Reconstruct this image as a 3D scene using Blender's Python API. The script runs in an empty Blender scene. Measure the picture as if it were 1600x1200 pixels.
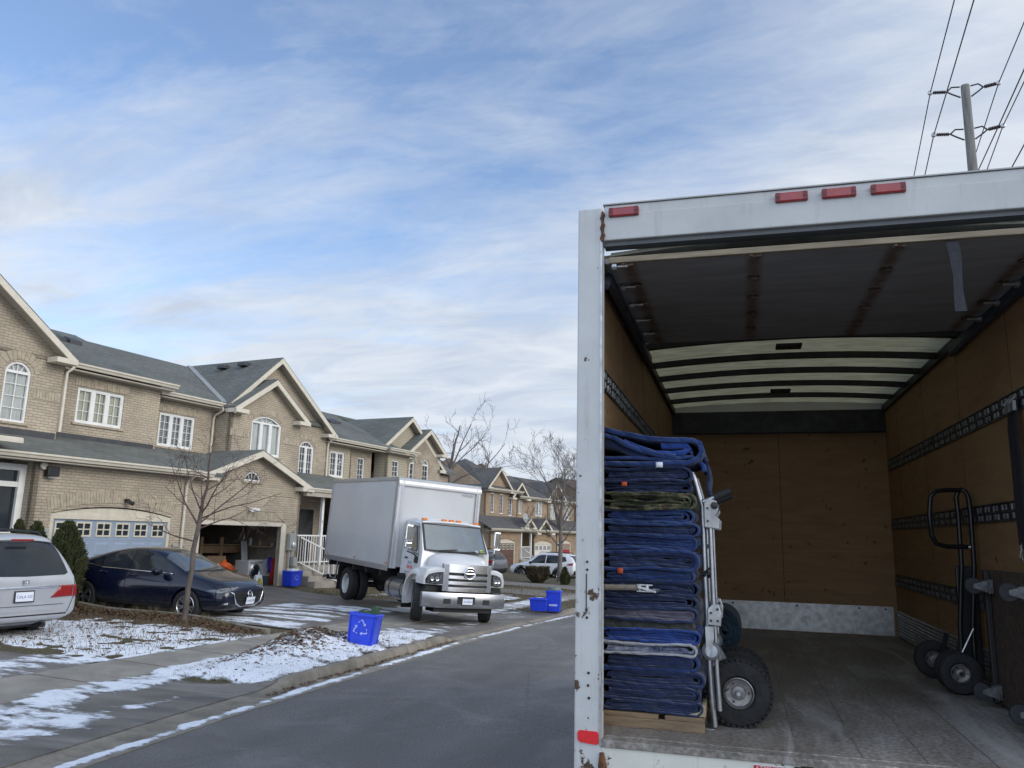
import bpy, bmesh, math, random
from mathutils import Vector, Matrix, noise
from mathutils.geometry import tessellate_polygon
from mathutils.bvhtree import BVHTree
R = math.radians
PI = math.pi
scene = bpy.context.scene
COL = scene.collection

# ---------------------------------------------------------------- camera
cam_data = bpy.data.cameras.new('camera')
cam_data.sensor_width = 36.0
cam_data.lens = 27.77
cam_data.clip_end = 3000.0
cam = bpy.data.objects.new('camera', cam_data)
COL.objects.link(cam)
def cam_axes(yaw, pitch, roll):
    f = Vector((-math.sin(yaw)*math.cos(pitch), math.cos(yaw)*math.cos(pitch), math.sin(pitch)))
    r = Vector((math.cos(yaw), math.sin(yaw), 0))
    u = r.cross(f)
    return (r*math.cos(roll)+u*math.sin(roll), u*math.cos(roll)-r*math.sin(roll), f)
cr, cu, cf = cam_axes(R(16.02), R(10.92), R(1.40))
cam.matrix_world = Matrix(((cr.x, cu.x, -cf.x, 0.6888), (cr.y, cu.y, -cf.y, -4.2113), (cr.z, cu.z, -cf.z, 2.0299), (0, 0, 0, 1)))
scene.camera = cam

# ---------------------------------------------------------------- sky, sun, exposure
SUN_EL, SUN_AZ = R(24), R(98)
world = bpy.data.worlds.new('World')
scene.world = world
world.use_nodes = True
wn, wl = world.node_tree.nodes, world.node_tree.links
wn.clear()
w_out = wn.new('ShaderNodeOutputWorld')
w_bg = wn.new('ShaderNodeBackground')
w_sky = wn.new('ShaderNodeTexSky')
w_sky.sky_type = 'NISHITA'
w_sky.sun_disc = False
w_sky.sun_elevation = SUN_EL
w_sky.sun_rotation = SUN_AZ
w_sky.air_density = 1.0
w_sky.dust_density = 0.4
w_sky.ozone_density = 2.0
w_tc = wn.new('ShaderNodeTexCoord')
w_sep = wn.new('ShaderNodeSeparateXYZ')
wl.new(w_tc.outputs['Generated'], w_sep.inputs[0])
def wmath(op, a, b=None, clamp=False):
    n = wn.new('ShaderNodeMath'); n.operation = op; n.use_clamp = clamp
    for i, x in enumerate((a, b)):
        if x is None: continue
        if isinstance(x, (int, float)): n.inputs[i].default_value = x
        else: wl.new(x, n.inputs[i])
    return n.outputs[0]
# the cloud layer lies on a plane high above: project the view direction on it
w_den = wmath('ADD', wmath('MAXIMUM', w_sep.outputs['Z'], 0.0), 0.16)
w_cx = wmath('DIVIDE', w_sep.outputs['X'], w_den)
w_cy = wmath('DIVIDE', w_sep.outputs['Y'], w_den)
w_cmb = wn.new('ShaderNodeCombineXYZ')
wl.new(w_cx, w_cmb.inputs[0]); wl.new(w_cy, w_cmb.inputs[1])
def wnoise(rot, scl, scale, detail, rough, dist, loc=(0, 0, 0)):
    m = wn.new('ShaderNodeMapping'); m.inputs['Rotation'].default_value = (0, 0, R(rot)); m.inputs['Scale'].default_value = scl; m.inputs['Location'].default_value = loc
    wl.new(w_cmb.outputs[0], m.inputs[0])
    n = wn.new('ShaderNodeTexNoise'); n.inputs['Scale'].default_value = scale; n.inputs['Detail'].default_value = detail
    n.inputs['Roughness'].default_value = rough; n.inputs['Distortion'].default_value = dist
    wl.new(m.outputs[0], n.inputs['Vector'])
    return n.outputs['Fac']
def wramp(x, stops):
    r = wn.new('ShaderNodeValToRGB')
    while len(r.color_ramp.elements) < len(stops): r.color_ramp.elements.new(0.5)
    for e, (p, c) in zip(r.color_ramp.elements, stops):
        e.position = p; e.color = (c, c, c, 1) if not isinstance(c, tuple) else c
    wl.new(x, r.inputs[0])
    return r.outputs[0]
n_big = wnoise(-35, (0.55, 0.9, 1), 0.75, 3, 0.5, 0.2, (0.7, 2.35, 0))
n_mid = wnoise(-32, (0.75, 1.9, 1), 1.7, 8, 0.62, 0.6, (3.1, 0.4, 0))
n_fine = wnoise(-26, (1.0, 2.2, 1), 4.5, 9, 0.64, 0.8, (0.4, 6.0, 0))
w_sum = wmath('ADD', wmath('ADD', wmath('MULTIPLY', n_big, 0.66), wmath('MULTIPLY', n_mid, 0.52)), wmath('MULTIPLY', n_fine, 0.20))
# thicker towards the horizon and towards the sun's side
w_hor = wmath('MULTIPLY', wmath('SUBTRACT', 0.50, w_sep.outputs['Z'], True), 0.55)
w_side = wmath('MULTIPLY', wmath('MULTIPLY', wmath('ADD', w_sep.outputs['X'], 0.02, True), 2.6, True), 0.22)
w_fac = wramp(wmath('ADD', wmath('ADD', w_sum, w_hor), w_side), [(0.60, 0.07), (0.745, 0.50), (0.89, 0.96)])
n_shade = wnoise(-30, (0.9, 1.7, 1), 2.6, 7, 0.6, 0.5, (5.0, 1.0, 0))
w_shade = wramp(n_shade, [(0.36, (2.85, 3.2, 3.8, 1)), (0.62, (3.75, 4.0, 4.35, 1))])
w_mix = wn.new('ShaderNodeMix'); w_mix.data_type = 'RGBA'
w_gain = wn.new('ShaderNodeMix'); w_gain.data_type = 'RGBA'; w_gain.blend_type = 'MULTIPLY'; w_gain.inputs[0].default_value = 1.0
wl.new(w_sky.outputs[0], w_gain.inputs[6]); w_gain.inputs[7].default_value = (1.02, 1.05, 1.12, 1)   # bright thin air
wl.new(w_fac, w_mix.inputs[0]); wl.new(w_gain.outputs[2], w_mix.inputs[6]); wl.new(w_shade, w_mix.inputs[7])
# added fill: sky brightened behind the camera to lift faces turned that way
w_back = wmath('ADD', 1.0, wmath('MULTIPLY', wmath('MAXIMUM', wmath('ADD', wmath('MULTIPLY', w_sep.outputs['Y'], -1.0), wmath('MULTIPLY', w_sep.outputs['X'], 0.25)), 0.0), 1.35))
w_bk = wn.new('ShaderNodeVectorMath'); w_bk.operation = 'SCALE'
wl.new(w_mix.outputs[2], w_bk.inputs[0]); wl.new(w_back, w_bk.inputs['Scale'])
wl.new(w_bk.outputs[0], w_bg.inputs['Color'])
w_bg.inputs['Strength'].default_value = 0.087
wl.new(w_bg.outputs[0], w_out.inputs[0])

sun_data = bpy.data.lights.new('sun', 'SUN')
sun_data.energy = 0.65
sun_data.angle = R(32)
sun_data.color = (1.0, 0.93, 0.84)
sun = bpy.data.objects.new('sun', sun_data)
COL.objects.link(sun)
sdir = Vector((math.sin(SUN_AZ)*math.cos(SUN_EL), math.cos(SUN_AZ)*math.cos(SUN_EL), math.sin(SUN_EL)))
sun.rotation_euler = sdir.to_track_quat('Z', 'Y').to_euler()
sun.location = sdir*60
scene.view_settings.view_transform = 'Standard'
scene.view_settings.look = 'None'
scene.view_settings.gamma = 1.0
scene.view_settings.exposure = 1.25

# ---------------------------------------------------------------- helpers
class MB:
    """collects shapes; build() links them as ONE mesh object"""
    def __init__(s, off=(0, 0, 0), M=None):
        s.v, s.f, s.mi, s.cur = [], [], [], 0
        s.off = Vector(off); s.M = M
    def add(s, verts, faces):
        n = len(s.v)
        for q in verts:
            q = Vector(q)
            if s.M is not None: q = s.M @ q
            s.v.append(q+s.off)
        for f in faces:
            s.f.append([i+n for i in f]); s.mi.append(s.cur)
        return s
    def mat(s, i): s.cur = i; return s
    def box(s, x0, x1, y0, y1, z0, z1):
        s.add([(x0,y0,z0),(x1,y0,z0),(x1,y1,z0),(x0,y1,z0),(x0,y0,z1),(x1,y0,z1),(x1,y1,z1),(x0,y1,z1)],
              [(0,3,2,1),(4,5,6,7),(0,1,5,4),(1,2,6,5),(2,3,7,6),(3,0,4,7)]); return s
    def obox(s, c, ax, ay, az):
        c, ax, ay, az = Vector(c), Vector(ax), Vector(ay), Vector(az)
        s.add([c+i*ax+j*ay+k*az for k in (-1,1) for i,j in ((-1,-1),(1,-1),(1,1),(-1,1))],
              [(0,3,2,1),(4,5,6,7),(0,1,5,4),(1,2,6,5),(2,3,7,6),(3,0,4,7)]); return s
    def beam(s, p, q, w, h, up=(0,0,1)):
        p, q = Vector(p), Vector(q); d = (q-p); up = Vector(up)
        x = d.cross(up)
        if x.length < 1e-6: x = d.cross(Vector((1,0,0)))
        x.normalize(); z = x.cross(d).normalized()
        return s.obox((p+q)/2, d/2, x*w/2, z*h/2)
    def cyl(s, p, q, r0, r1=None, n=16, cap=True):
        p, q = Vector(p), Vector(q); r1 = r0 if r1 is None else r1
        d = (q-p).normalized(); a = d.orthogonal().normalized(); b = d.cross(a)
        vs = [c+(a*math.cos(2*PI*i/n)+b*math.sin(2*PI*i/n))*r for c, r in ((p,r0),(q,r1)) for i in range(n)]
        fs = [(i,(i+1)%n,n+(i+1)%n,n+i) for i in range(n)]
        if cap: fs += [tuple(range(n-1,-1,-1)), tuple(range(n,2*n))]
        s.add(vs, fs); return s
    def tube(s, pts, r, n=8, closed=False, cap=True):
        pts = [Vector(q) for q in pts]; m = len(pts)
        rr = r if isinstance(r, (list, tuple)) else [r]*m
        vs, fs = [], []
        a = None
        for i, q in enumerate(pts):
            if closed: t = pts[(i+1)%m]-pts[i-1]
            else: t = pts[min(i+1,m-1)]-pts[max(i-1,0)]
            t.normalize()
            if a is None: a = t.orthogonal().normalized()
            else:
                a = a-t*a.dot(t)
                a = a.normalized() if a.length > 1e-6 else t.orthogonal().normalized()
            b = t.cross(a)
            vs += [q+(a*math.cos(2*PI*k/n)+b*math.sin(2*PI*k/n))*rr[i] for k in range(n)]
        for i in range(m if closed else m-1):
            j = (i+1)%m
            fs += [(i*n+k, i*n+(k+1)%n, j*n+(k+1)%n, j*n+k) for k in range(n)]
        if cap and not closed: fs += [tuple(range(n-1,-1,-1)), tuple(range((m-1)*n, m*n))]
        s.add(vs, fs); return s
    def prism(s, poly, fn, a, b):
        """2-D polygon poly, fn(u,v,t)->xyz, extruded t=a..b"""
        n = len(poly)
        vs = [fn(u,v,a) for u,v in poly]+[fn(u,v,b) for u,v in poly]
        tri = tessellate_polygon([[Vector((u,v,0)) for u,v in poly]])
        fs = [tuple(t) for t in tri]+[tuple(i+n for i in reversed(t)) for t in tri]
        fs += [(i,(i+1)%n,n+(i+1)%n,n+i) for i in range(n)]
        s.add(vs, fs); return s
    def lathe(s, prof, c=(0,0,0), ax=(0,0,1), n=24, cap=False):
        c, ax = Vector(c), Vector(ax).normalized(); a = ax.orthogonal().normalized(); b = ax.cross(a); m = len(prof)
        vs = [c+ax*h+(a*math.cos(2*PI*i/n)+b*math.sin(2*PI*i/n))*r for r,h in prof for i in range(n)]
        fs = [(j*n+i, j*n+(i+1)%n, (j+1)*n+(i+1)%n, (j+1)*n+i) for j in range(m-1) for i in range(n)]
        if cap and prof[0][0] > 1e-4: fs.append(tuple(range(n-1,-1,-1)))
        if cap and prof[-1][0] > 1e-4: fs.append(tuple(range((m-1)*n, m*n)))
        s.add(vs, fs); return s
    def grid(s, nu, nv, fn):
        vs = [fn(i/nu, j/nv) for j in range(nv+1) for i in range(nu+1)]
        fs = [(j*(nu+1)+i, j*(nu+1)+i+1, (j+1)*(nu+1)+i+1, (j+1)*(nu+1)+i) for j in range(nv) for i in range(nu)]
        s.add(vs, fs); return s
    def wall(s, outer, holes, fn, depth=0.12):
        """flat wall face with openings and their reveals; fn(u,v,d)->xyz with d the depth behind the face"""
        loops = [outer]+list(holes)
        tri = tessellate_polygon([[Vector((u,v,0)) for u,v in l] for l in loops])
        flat = [q for l in loops for q in l]
        s.add([fn(u,v,0) for u,v in flat], [tuple(t) for t in tri])
        for l in loops:
            n = len(l)
            s.add([fn(u,v,0) for u,v in l]+[fn(u,v,depth) for u,v in l], [(i,(i+1)%n,n+(i+1)%n,n+i) for i in range(n)])
        return s
    def slab(s, a, b, c, d, t):
        """four corners of a top face and thickness t downwards (vertical)"""
        q = [Vector(x) for x in (a,b,c,d)]; dn = Vector((0,0,-t))
        s.add(q+[x+dn for x in q], [(0,1,2,3),(7,6,5,4)]+[(i,(i+1)%4,4+(i+1)%4,4+i) for i in range(4)]); return s
    def loft(s, rings, cap=True, closed=True):
        m, n = len(rings), len(rings[0])
        vs = [q for r in rings for q in r]
        k = n if closed else n-1
        fs = [(j*n+i, j*n+(i+1)%n, (j+1)*n+(i+1)%n, (j+1)*n+i) for j in range(m-1) for i in range(k)]
        if cap: fs += [tuple(range(n-1,-1,-1)), tuple(range((m-1)*n, m*n))]
        s.add(vs, fs); return s
    def build(s, name, mats, parent=None, smooth=None, bevel=0, seg=2, sub=0, normals=True, kind=None):
        me = bpy.data.meshes.new(name)
        me.from_pydata([tuple(q) for q in s.v], [], s.f)
        mats = mats if isinstance(mats, (list, tuple)) else [mats]
        for m in mats: me.materials.append(m)
        if len(mats) > 1:
            for pl, i in zip(me.polygons, s.mi): pl.material_index = i
        if normals:
            bm = bmesh.new(); bm.from_mesh(me)
            bmesh.ops.remove_doubles(bm, verts=bm.verts, dist=1e-5)
            bmesh.ops.recalc_face_normals(bm, faces=bm.faces); bm.to_mesh(me); bm.free()
        if smooth is not None:
            for pl in me.polygons: pl.use_smooth = True
            if smooth < 179: me.set_sharp_from_angle(angle=R(smooth))
        o = bpy.data.objects.new(name, me); COL.objects.link(o)
        if parent: o.parent = parent
        if sub:
            md = o.modifiers.new('subdivision', 'SUBSURF'); md.levels = sub; md.render_levels = sub
        if bevel:
            md = o.modifiers.new('bevel', 'BEVEL'); md.width = bevel; md.segments = seg; md.limit_method = 'ANGLE'; md.angle_limit = R(40)
            md.harden_normals = False
        if kind: o['kind'] = kind
        return o
def thing(name, label, cat, loc=(0,0,0), rz=0, group=None, rot=None):
    o = bpy.data.objects.new(name, None); COL.objects.link(o)
    o.empty_display_size = 0.2
    o.location = loc; o.rotation_euler = rot if rot else (0,0,rz)
    o['label'] = label; o['category'] = cat
    if group: o['group'] = group
    return o
def tag(o, label, cat, group=None):
    o['label'] = label; o['category'] = cat
    if group: o['group'] = group
    return o
def dup(root, loc=None, rz=None, label=None, group=None, scale=None):
    r = root.copy(); COL.objects.link(r)
    if loc is not None: r.location = loc
    if rz is not None: r.rotation_euler = (0,0,rz)
    if scale: r.scale = scale
    if label: r['label'] = label
    if group: r['group'] = group
    def rec(src, dst):
        for ch in list(src.children):
            c = ch.copy(); COL.objects.link(c); c.parent = dst; rec(ch, c)
    rec(root, r)
    return r
def bake(o):
    """apply the modifiers of o"""
    dg = bpy.context.evaluated_depsgraph_get(); dg.update()
    me = bpy.data.meshes.new_from_object(o.evaluated_get(dg))
    o.modifiers.clear(); o.data = me
    return o
def text(name, body, size, mat, parent, M, ext=0.002, align='CENTER', spacing=1.0):
    cu_ = bpy.data.curves.new(name, 'FONT'); cu_.body = body; cu_.size = size; cu_.extrude = ext; cu_.align_x = align; cu_.align_y = 'CENTER'; cu_.space_character = spacing
    t = bpy.data.objects.new(name, cu_); COL.objects.link(t)
    dg = bpy.context.evaluated_depsgraph_get(); dg.update()
    me = bpy.data.meshes.new_from_object(t.evaluated_get(dg)); bpy.data.objects.remove(t)
    me.materials.clear(); me.materials.append(mat)
    o = bpy.data.objects.new(name, me); COL.objects.link(o); o.parent = parent; o.matrix_local = M
    return o
def frameM(o, x, y):
    """matrix with origin o, x axis, y axis"""
    x, y = Vector(x).normalized(), Vector(y).normalized(); z = x.cross(y)
    return Matrix(((x.x,y.x,z.x,o[0]),(x.y,y.y,z.y,o[1]),(x.z,y.z,z.z,o[2]),(0,0,0,1)))
def arc(cx, cz, r, a0, a1, n):
    return [(cx+r*math.cos(R(a0+(a1-a0)*i/n)), cz+r*math.sin(R(a0+(a1-a0)*i/n))) for i in range(n+1)]

# ---------------------------------------------------------------- materials
def nodes_of(name):
    m = bpy.data.materials.new(name); m.use_nodes = True
    nt = m.node_tree; b = nt.nodes['Principled BSDF']
    return m, nt, b
def nnode(nt, typ, **kw):
    n = nt.nodes.new(typ)
    for k, v in kw.items():
        if k in n.inputs: n.inputs[k].default_value = v
        else: setattr(n, k, v)
    return n
def c4(c): return (c[0], c[1], c[2], 1)
def pm(name, col, rough=0.6, metal=0.0, var=0.12, scale=4.0, bump=0.0, bscale=60.0, coat=0.0, spec=0.5, col2=None, stretch=(1,1,1), detail=6, thr=(0.35,0.65), rvar=0.0):
    """plain surface with a slow drift between two colours and a fine bump"""
    m, nt, b = nodes_of(name)
    tc = nnode(nt, 'ShaderNodeTexCoord'); mp = nnode(nt, 'ShaderNodeMapping', Scale=stretch)
    nt.links.new(tc.outputs['Object'], mp.inputs[0])
    nz = nnode(nt, 'ShaderNodeTexNoise', Scale=scale, Detail=detail, Roughness=0.6)
    nt.links.new(mp.outputs[0], nz.inputs['Vector'])
    rp = nnode(nt, 'ShaderNodeValToRGB')
    ca = col2 if col2 else tuple(x*(1-var) for x in col)
    cb = col if col2 else tuple(min(1, x*(1+var)) for x in col)
    rp.color_ramp.elements[0].position, rp.color_ramp.elements[1].position = thr
    rp.color_ramp.elements[0].color = c4(ca); rp.color_ramp.elements[1].color = c4(cb)
    nt.links.new(nz.outputs['Fac'], rp.inputs[0]); nt.links.new(rp.outputs[0], b.inputs['Base Color'])
    b.inputs['Roughness'].default_value = rough; b.inputs['Metallic'].default_value = metal
    b.inputs['Coat Weight'].default_value = coat; b.inputs['Coat Roughness'].default_value = 0.05
    b.inputs['Specular IOR Level'].default_value = spec
    if rvar:
        mr = nnode(nt, 'ShaderNodeMapRange'); mr.inputs['To Min'].default_value = max(0.02, rough-rvar); mr.inputs['To Max'].default_value = min(1, rough+rvar)
        nt.links.new(nz.outputs['Fac'], mr.inputs[0]); nt.links.new(mr.outputs[0], b.inputs['Roughness'])
    if bump:
        n2 = nnode(nt, 'ShaderNodeTexNoise', Scale=bscale, Detail=4)
        nt.links.new(mp.outputs[0], n2.inputs['Vector'])
        bp = nnode(nt, 'ShaderNodeBump', Strength=bump, Distance=0.02)
        nt.links.new(n2.outputs['Fac'], bp.inputs['Height']); nt.links.new(bp.outputs[0], b.inputs['Normal'])
    return m
def wall_coords(nt, yz_scale=1.0):
    """(along, up, 0) on upright faces whichever way they look, from object coordinates"""
    tc = nnode(nt, 'ShaderNodeTexCoord'); sp = nnode(nt, 'ShaderNodeSeparateXYZ'); sn = nnode(nt, 'ShaderNodeSeparateXYZ')
    nt.links.new(tc.outputs['Object'], sp.inputs[0]); nt.links.new(tc.outputs['Normal'], sn.inputs[0])
    ab = nnode(nt, 'ShaderNodeMath', operation='ABSOLUTE'); nt.links.new(sn.outputs['X'], ab.inputs[0])
    ay = nnode(nt, 'ShaderNodeMath', operation='ABSOLUTE'); nt.links.new(sn.outputs['Y'], ay.inputs[0])
    gt = nnode(nt, 'ShaderNodeMath', operation='GREATER_THAN'); nt.links.new(ab.outputs[0], gt.inputs[0]); nt.links.new(ay.outputs[0], gt.inputs[1])
    mx = nnode(nt, 'ShaderNodeMix', data_type='FLOAT')
    nt.links.new(gt.outputs[0], mx.inputs[0]); nt.links.new(sp.outputs['X'], mx.inputs[2]); nt.links.new(sp.outputs['Y'], mx.inputs[3])
    cb = nnode(nt, 'ShaderNodeCombineXYZ'); nt.links.new(mx.outputs[0], cb.inputs[0])
    if yz_scale != 1.0:
        ml = nnode(nt, 'ShaderNodeMath', operation='MULTIPLY'); ml.inputs[1].default_value = yz_scale
        nt.links.new(sp.outputs['Z'], ml.inputs[0]); nt.links.new(ml.outputs[0], cb.inputs[1])
    else: nt.links.new(sp.outputs['Z'], cb.inputs[1])
    return cb.outputs[0], tc
def brick_mat(name, c1, c2, mortar, bw=0.33, bh=0.115, ms=0.012, rough=0.9, zs=1.0, bump=0.6, cvar=0.25, offset=0.5):
    m, nt, b = nodes_of(name)
    vec, tc = wall_coords(nt, zs)
    br = nnode(nt, 'ShaderNodeTexBrick', Scale=1.0, Color1=c4(c1), Color2=c4(c2), Mortar=c4(mortar), Bias=0.0)
    br.inputs['Mortar Size'].default_value = ms; br.inputs['Mortar Smooth'].default_value = 0.2
    br.inputs['Brick Width'].default_value = bw; br.inputs['Row Height'].default_value = bh
    br.offset = offset
    nt.links.new(vec, br.inputs['Vector'])
    nz = nnode(nt, 'ShaderNodeTexNoise', Scale=0.7, Detail=8, Roughness=0.65); nt.links.new(tc.outputs['Object'], nz.inputs['Vector'])
    mr = nnode(nt, 'ShaderNodeMapRange'); mr.inputs['From Min'].default_value = 0.3; mr.inputs['From Max'].default_value = 0.7
    mr.inputs['To Min'].default_value = 1-cvar; mr.inputs['To Max'].default_value = 1+cvar
    nt.links.new(nz.outputs['Fac'], mr.inputs[0])
    mu = nnode(nt, 'ShaderNodeMix', data_type='RGBA', blend_type='MULTIPLY'); mu.inputs[0].default_value = 1.0
    nt.links.new(br.outputs['Color'], mu.inputs[6]); nt.links.new(mr.outputs[0], mu.inputs[7])
    nt.links.new(mu.outputs[2], b.inputs['Base Color'])
    b.inputs['Roughness'].default_value = rough
    n2 = nnode(nt, 'ShaderNodeTexNoise', Scale=45.0, Detail=3); nt.links.new(tc.outputs['Object'], n2.inputs['Vector'])
    sub = nnode(nt, 'ShaderNodeMath', operation='MULTIPLY_ADD'); sub.inputs[1].default_value = -1.0
    nt.links.new(br.outputs['Fac'], sub.inputs[0])
    ad = nnode(nt, 'ShaderNodeMath', operation='MULTIPLY'); ad.inputs[1].default_value = 0.5; nt.links.new(n2.outputs['Fac'], ad.inputs[0]); nt.links.new(ad.outputs[0], sub.inputs[2])
    bp = nnode(nt, 'ShaderNodeBump', Strength=bump, Distance=0.012)
    nt.links.new(sub.outputs[0], bp.inputs['Height']); nt.links.new(bp.outputs[0], b.inputs['Normal'])
    return m
def glass_mat(name, tint=(0.6,0.65,0.65), rough=0.03, refl=0.06, opac=0.25, base=(0.01,0.012,0.014)):
    """thin window pane: see through with a mirror reflection that grows at grazing angles"""
    m, nt, b = nodes_of(name)
    b.inputs['Base Color'].default_value = c4(base); b.inputs['Roughness'].default_value = rough; b.inputs['Specular IOR Level'].default_value = 0.8
    tr = nnode(nt, 'ShaderNodeBsdfTransparent', Color=c4(tint))
    gl = nnode(nt, 'ShaderNodeBsdfGlossy', Roughness=rough, Color=(1,1,1,1))
    fr = nnode(nt, 'ShaderNodeFresnel', IOR=1.6)
    m1 = nnode(nt, 'ShaderNodeMixShader'); m1.inputs[0].default_value = opac
    nt.links.new(tr.outputs[0], m1.inputs[1]); nt.links.new(b.outputs[0], m1.inputs[2])
    m2 = nnode(nt, 'ShaderNodeMixShader')
    ad = nnode(nt, 'ShaderNodeMath', operation='ADD', use_clamp=True); ad.inputs[1].default_value = refl
    nt.links.new(fr.outputs[0], ad.inputs[0]); nt.links.new(ad.outputs[0], m2.inputs[0])
    nt.links.new(m1.outputs[0], m2.inputs[1]); nt.links.new(gl.outputs[0], m2.inputs[2])
    nt.links.new(m2.outputs[0], nt.nodes['Material Output'].inputs[0])
    return m
def worn_paint(name, paint, rust=(0.10,0.045,0.02), under=(0.06,0.05,0.045), amount=0.42, rough=0.45, zfade=None, streaks=True):
    """old white paint: grime drift, vertical streaks, chipped rusty spots (more of them below zfade)"""
    m, nt, b = nodes_of(name)
    tc = nnode(nt, 'ShaderNodeTexCoord')
    n1 = nnode(nt, 'ShaderNodeTexNoise', Scale=2.5, Detail=8, Roughness=0.65); nt.links.new(tc.outputs['Object'], n1.inputs['Vector'])
    r1 = nnode(nt, 'ShaderNodeValToRGB'); r1.color_ramp.elements[0].position = .3; r1.color_ramp.elements[1].position = .7
    r1.color_ramp.elements[0].color = c4([x*.80 for x in paint]); r1.color_ramp.elements[1].color = c4(paint)
    nt.links.new(n1.outputs['Fac'], r1.inputs[0])
    mp = nnode(nt, 'ShaderNodeMapping', Scale=(9, 9, 0.7)); nt.links.new(tc.outputs['Object'], mp.inputs[0])
    n2 = nnode(nt, 'ShaderNodeTexNoise', Scale=2.0, Detail=5, Roughness=0.7); nt.links.new(mp.outputs[0], n2.inputs['Vector'])
    r2 = nnode(nt, 'ShaderNodeValToRGB'); r2.color_ramp.elements[0].position = .56; r2.color_ramp.elements[1].position = .78
    r2.color_ramp.elements[0].color = (0,0,0,1); r2.color_ramp.elements[1].color = (.45,.45,.45,1) if streaks else (0,0,0,1)
    nt.links.new(n2.outputs['Fac'], r2.inputs[0])
    mx = nnode(nt, 'ShaderNodeMix', data_type='RGBA'); nt.links.new(r2.outputs[0], mx.inputs[0]); nt.links.new(r1.outputs[0], mx.inputs[6]); mx.inputs[7].default_value = (0.26,0.23,0.17,1)
    n3 = nnode(nt, 'ShaderNodeTexNoise', Scale=9.0, Detail=7, Roughness=0.7); nt.links.new(tc.outputs['Object'], n3.inputs['Vector'])
    f = n3.outputs['Fac']
    if zfade:
        sp = nnode(nt, 'ShaderNodeSeparateXYZ'); nt.links.new(tc.outputs['Object'], sp.inputs[0])
        mr = nnode(nt, 'ShaderNodeMapRange'); mr.inputs['From Min'].default_value = zfade[0]; mr.inputs['From Max'].default_value = zfade[1]; mr.inputs['To Min'].default_value = zfade[2]; mr.inputs['To Max'].default_value = 0.0
        nt.links.new(sp.outputs['Z'], mr.inputs[0])
        ad = nnode(nt, 'ShaderNodeMath', operation='ADD'); nt.links.new(f, ad.inputs[0]); nt.links.new(mr.outputs[0], ad.inputs[1]); f = ad.outputs[0]
    r3 = nnode(nt, 'ShaderNodeValToRGB'); e = r3.color_ramp.elements
    e[0].position = 1-amount; e[0].color = (0,0,0,1); e[1].position = 1-amount+0.025; e[1].color = (1,1,1,1)
    nt.links.new(f, r3.inputs[0])
    n4 = nnode(nt, 'ShaderNodeTexNoise', Scale=30.0, Detail=4); nt.links.new(tc.outputs['Object'], n4.inputs['Vector'])
    m4 = nnode(nt, 'ShaderNodeMix', data_type='RGBA'); nt.links.new(n4.outputs['Fac'], m4.inputs[0]); m4.inputs[6].default_value = c4(rust); m4.inputs[7].default_value = c4(under)
    m5 = nnode(nt, 'ShaderNodeMix', data_type='RGBA'); nt.links.new(r3.outputs[0], m5.inputs[0]); nt.links.new(mx.outputs[2], m5.inputs[6]); nt.links.new(m4.outputs[2], m5.inputs[7])
    nt.links.new(m5.outputs[2], b.inputs['Base Color'])
    mr2 = nnode(nt, 'ShaderNodeMapRange'); mr2.inputs['To Min'].default_value = rough; mr2.inputs['To Max'].default_value = 0.9; nt.links.new(r3.outputs[0], mr2.inputs[0]); nt.links.new(mr2.outputs[0], b.inputs['Roughness'])
    bp = nnode(nt, 'ShaderNodeBump', Strength=0.35, Distance=0.004, invert=True); nt.links.new(r3.outputs[0], bp.inputs['Height']); nt.links.new(bp.outputs[0], b.inputs['Normal'])
    return m
def add_dirt(m, z0, z1, col=(.22,.21,.19), amount=.6, scale=5):
    """road salt and spray on the lower part of a body"""
    nt = m.node_tree; b = nt.nodes['Principled BSDF']; src = b.inputs['Base Color'].links[0].from_socket
    tc = nnode(nt, 'ShaderNodeTexCoord'); sp = nnode(nt, 'ShaderNodeSeparateXYZ'); nt.links.new(tc.outputs['Object'], sp.inputs[0])
    nz = nnode(nt, 'ShaderNodeTexNoise', Scale=scale, Detail=9, Roughness=.7); nt.links.new(tc.outputs['Object'], nz.inputs['Vector'])
    mr = nnode(nt, 'ShaderNodeMapRange'); mr.inputs['From Min'].default_value = z1; mr.inputs['From Max'].default_value = z0; nt.links.new(sp.outputs['Z'], mr.inputs[0])
    ml = nnode(nt, 'ShaderNodeMath', operation='MULTIPLY'); nt.links.new(mr.outputs[0], ml.inputs[0]); nt.links.new(nz.outputs['Fac'], ml.inputs[1])
    m2 = nnode(nt, 'ShaderNodeMapRange'); m2.inputs['From Min'].default_value = .12; m2.inputs['From Max'].default_value = .62; m2.inputs['To Max'].default_value = amount; nt.links.new(ml.outputs[0], m2.inputs[0])
    mix = nnode(nt, 'ShaderNodeMix', data_type='RGBA'); nt.links.new(m2.outputs[0], mix.inputs[0]); nt.links.new(src, mix.inputs[6]); mix.inputs[7].default_value = c4(col); nt.links.new(mix.outputs[2], b.inputs['Base Color'])
    r0 = b.inputs['Roughness'].default_value
    rr = nnode(nt, 'ShaderNodeMapRange'); rr.inputs['To Min'].default_value = r0; rr.inputs['To Max'].default_value = .85; nt.links.new(m2.outputs[0], rr.inputs[0]); nt.links.new(rr.outputs[0], b.inputs['Roughness'])
    cw = b.inputs['Coat Weight'].default_value
    if cw:
        rc = nnode(nt, 'ShaderNodeMapRange'); rc.inputs['To Min'].default_value = cw; rc.inputs['To Max'].default_value = 0; nt.links.new(m2.outputs[0], rc.inputs[0]); nt.links.new(rc.outputs[0], b.inputs['Coat Weight'])
M = {}
M['white_trim'] = pm('white trim', (.74,.74,.72), .45, var=.06)
M['cream_trim'] = pm('cream trim', (.60,.555,.46), .5, var=.07)
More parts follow.
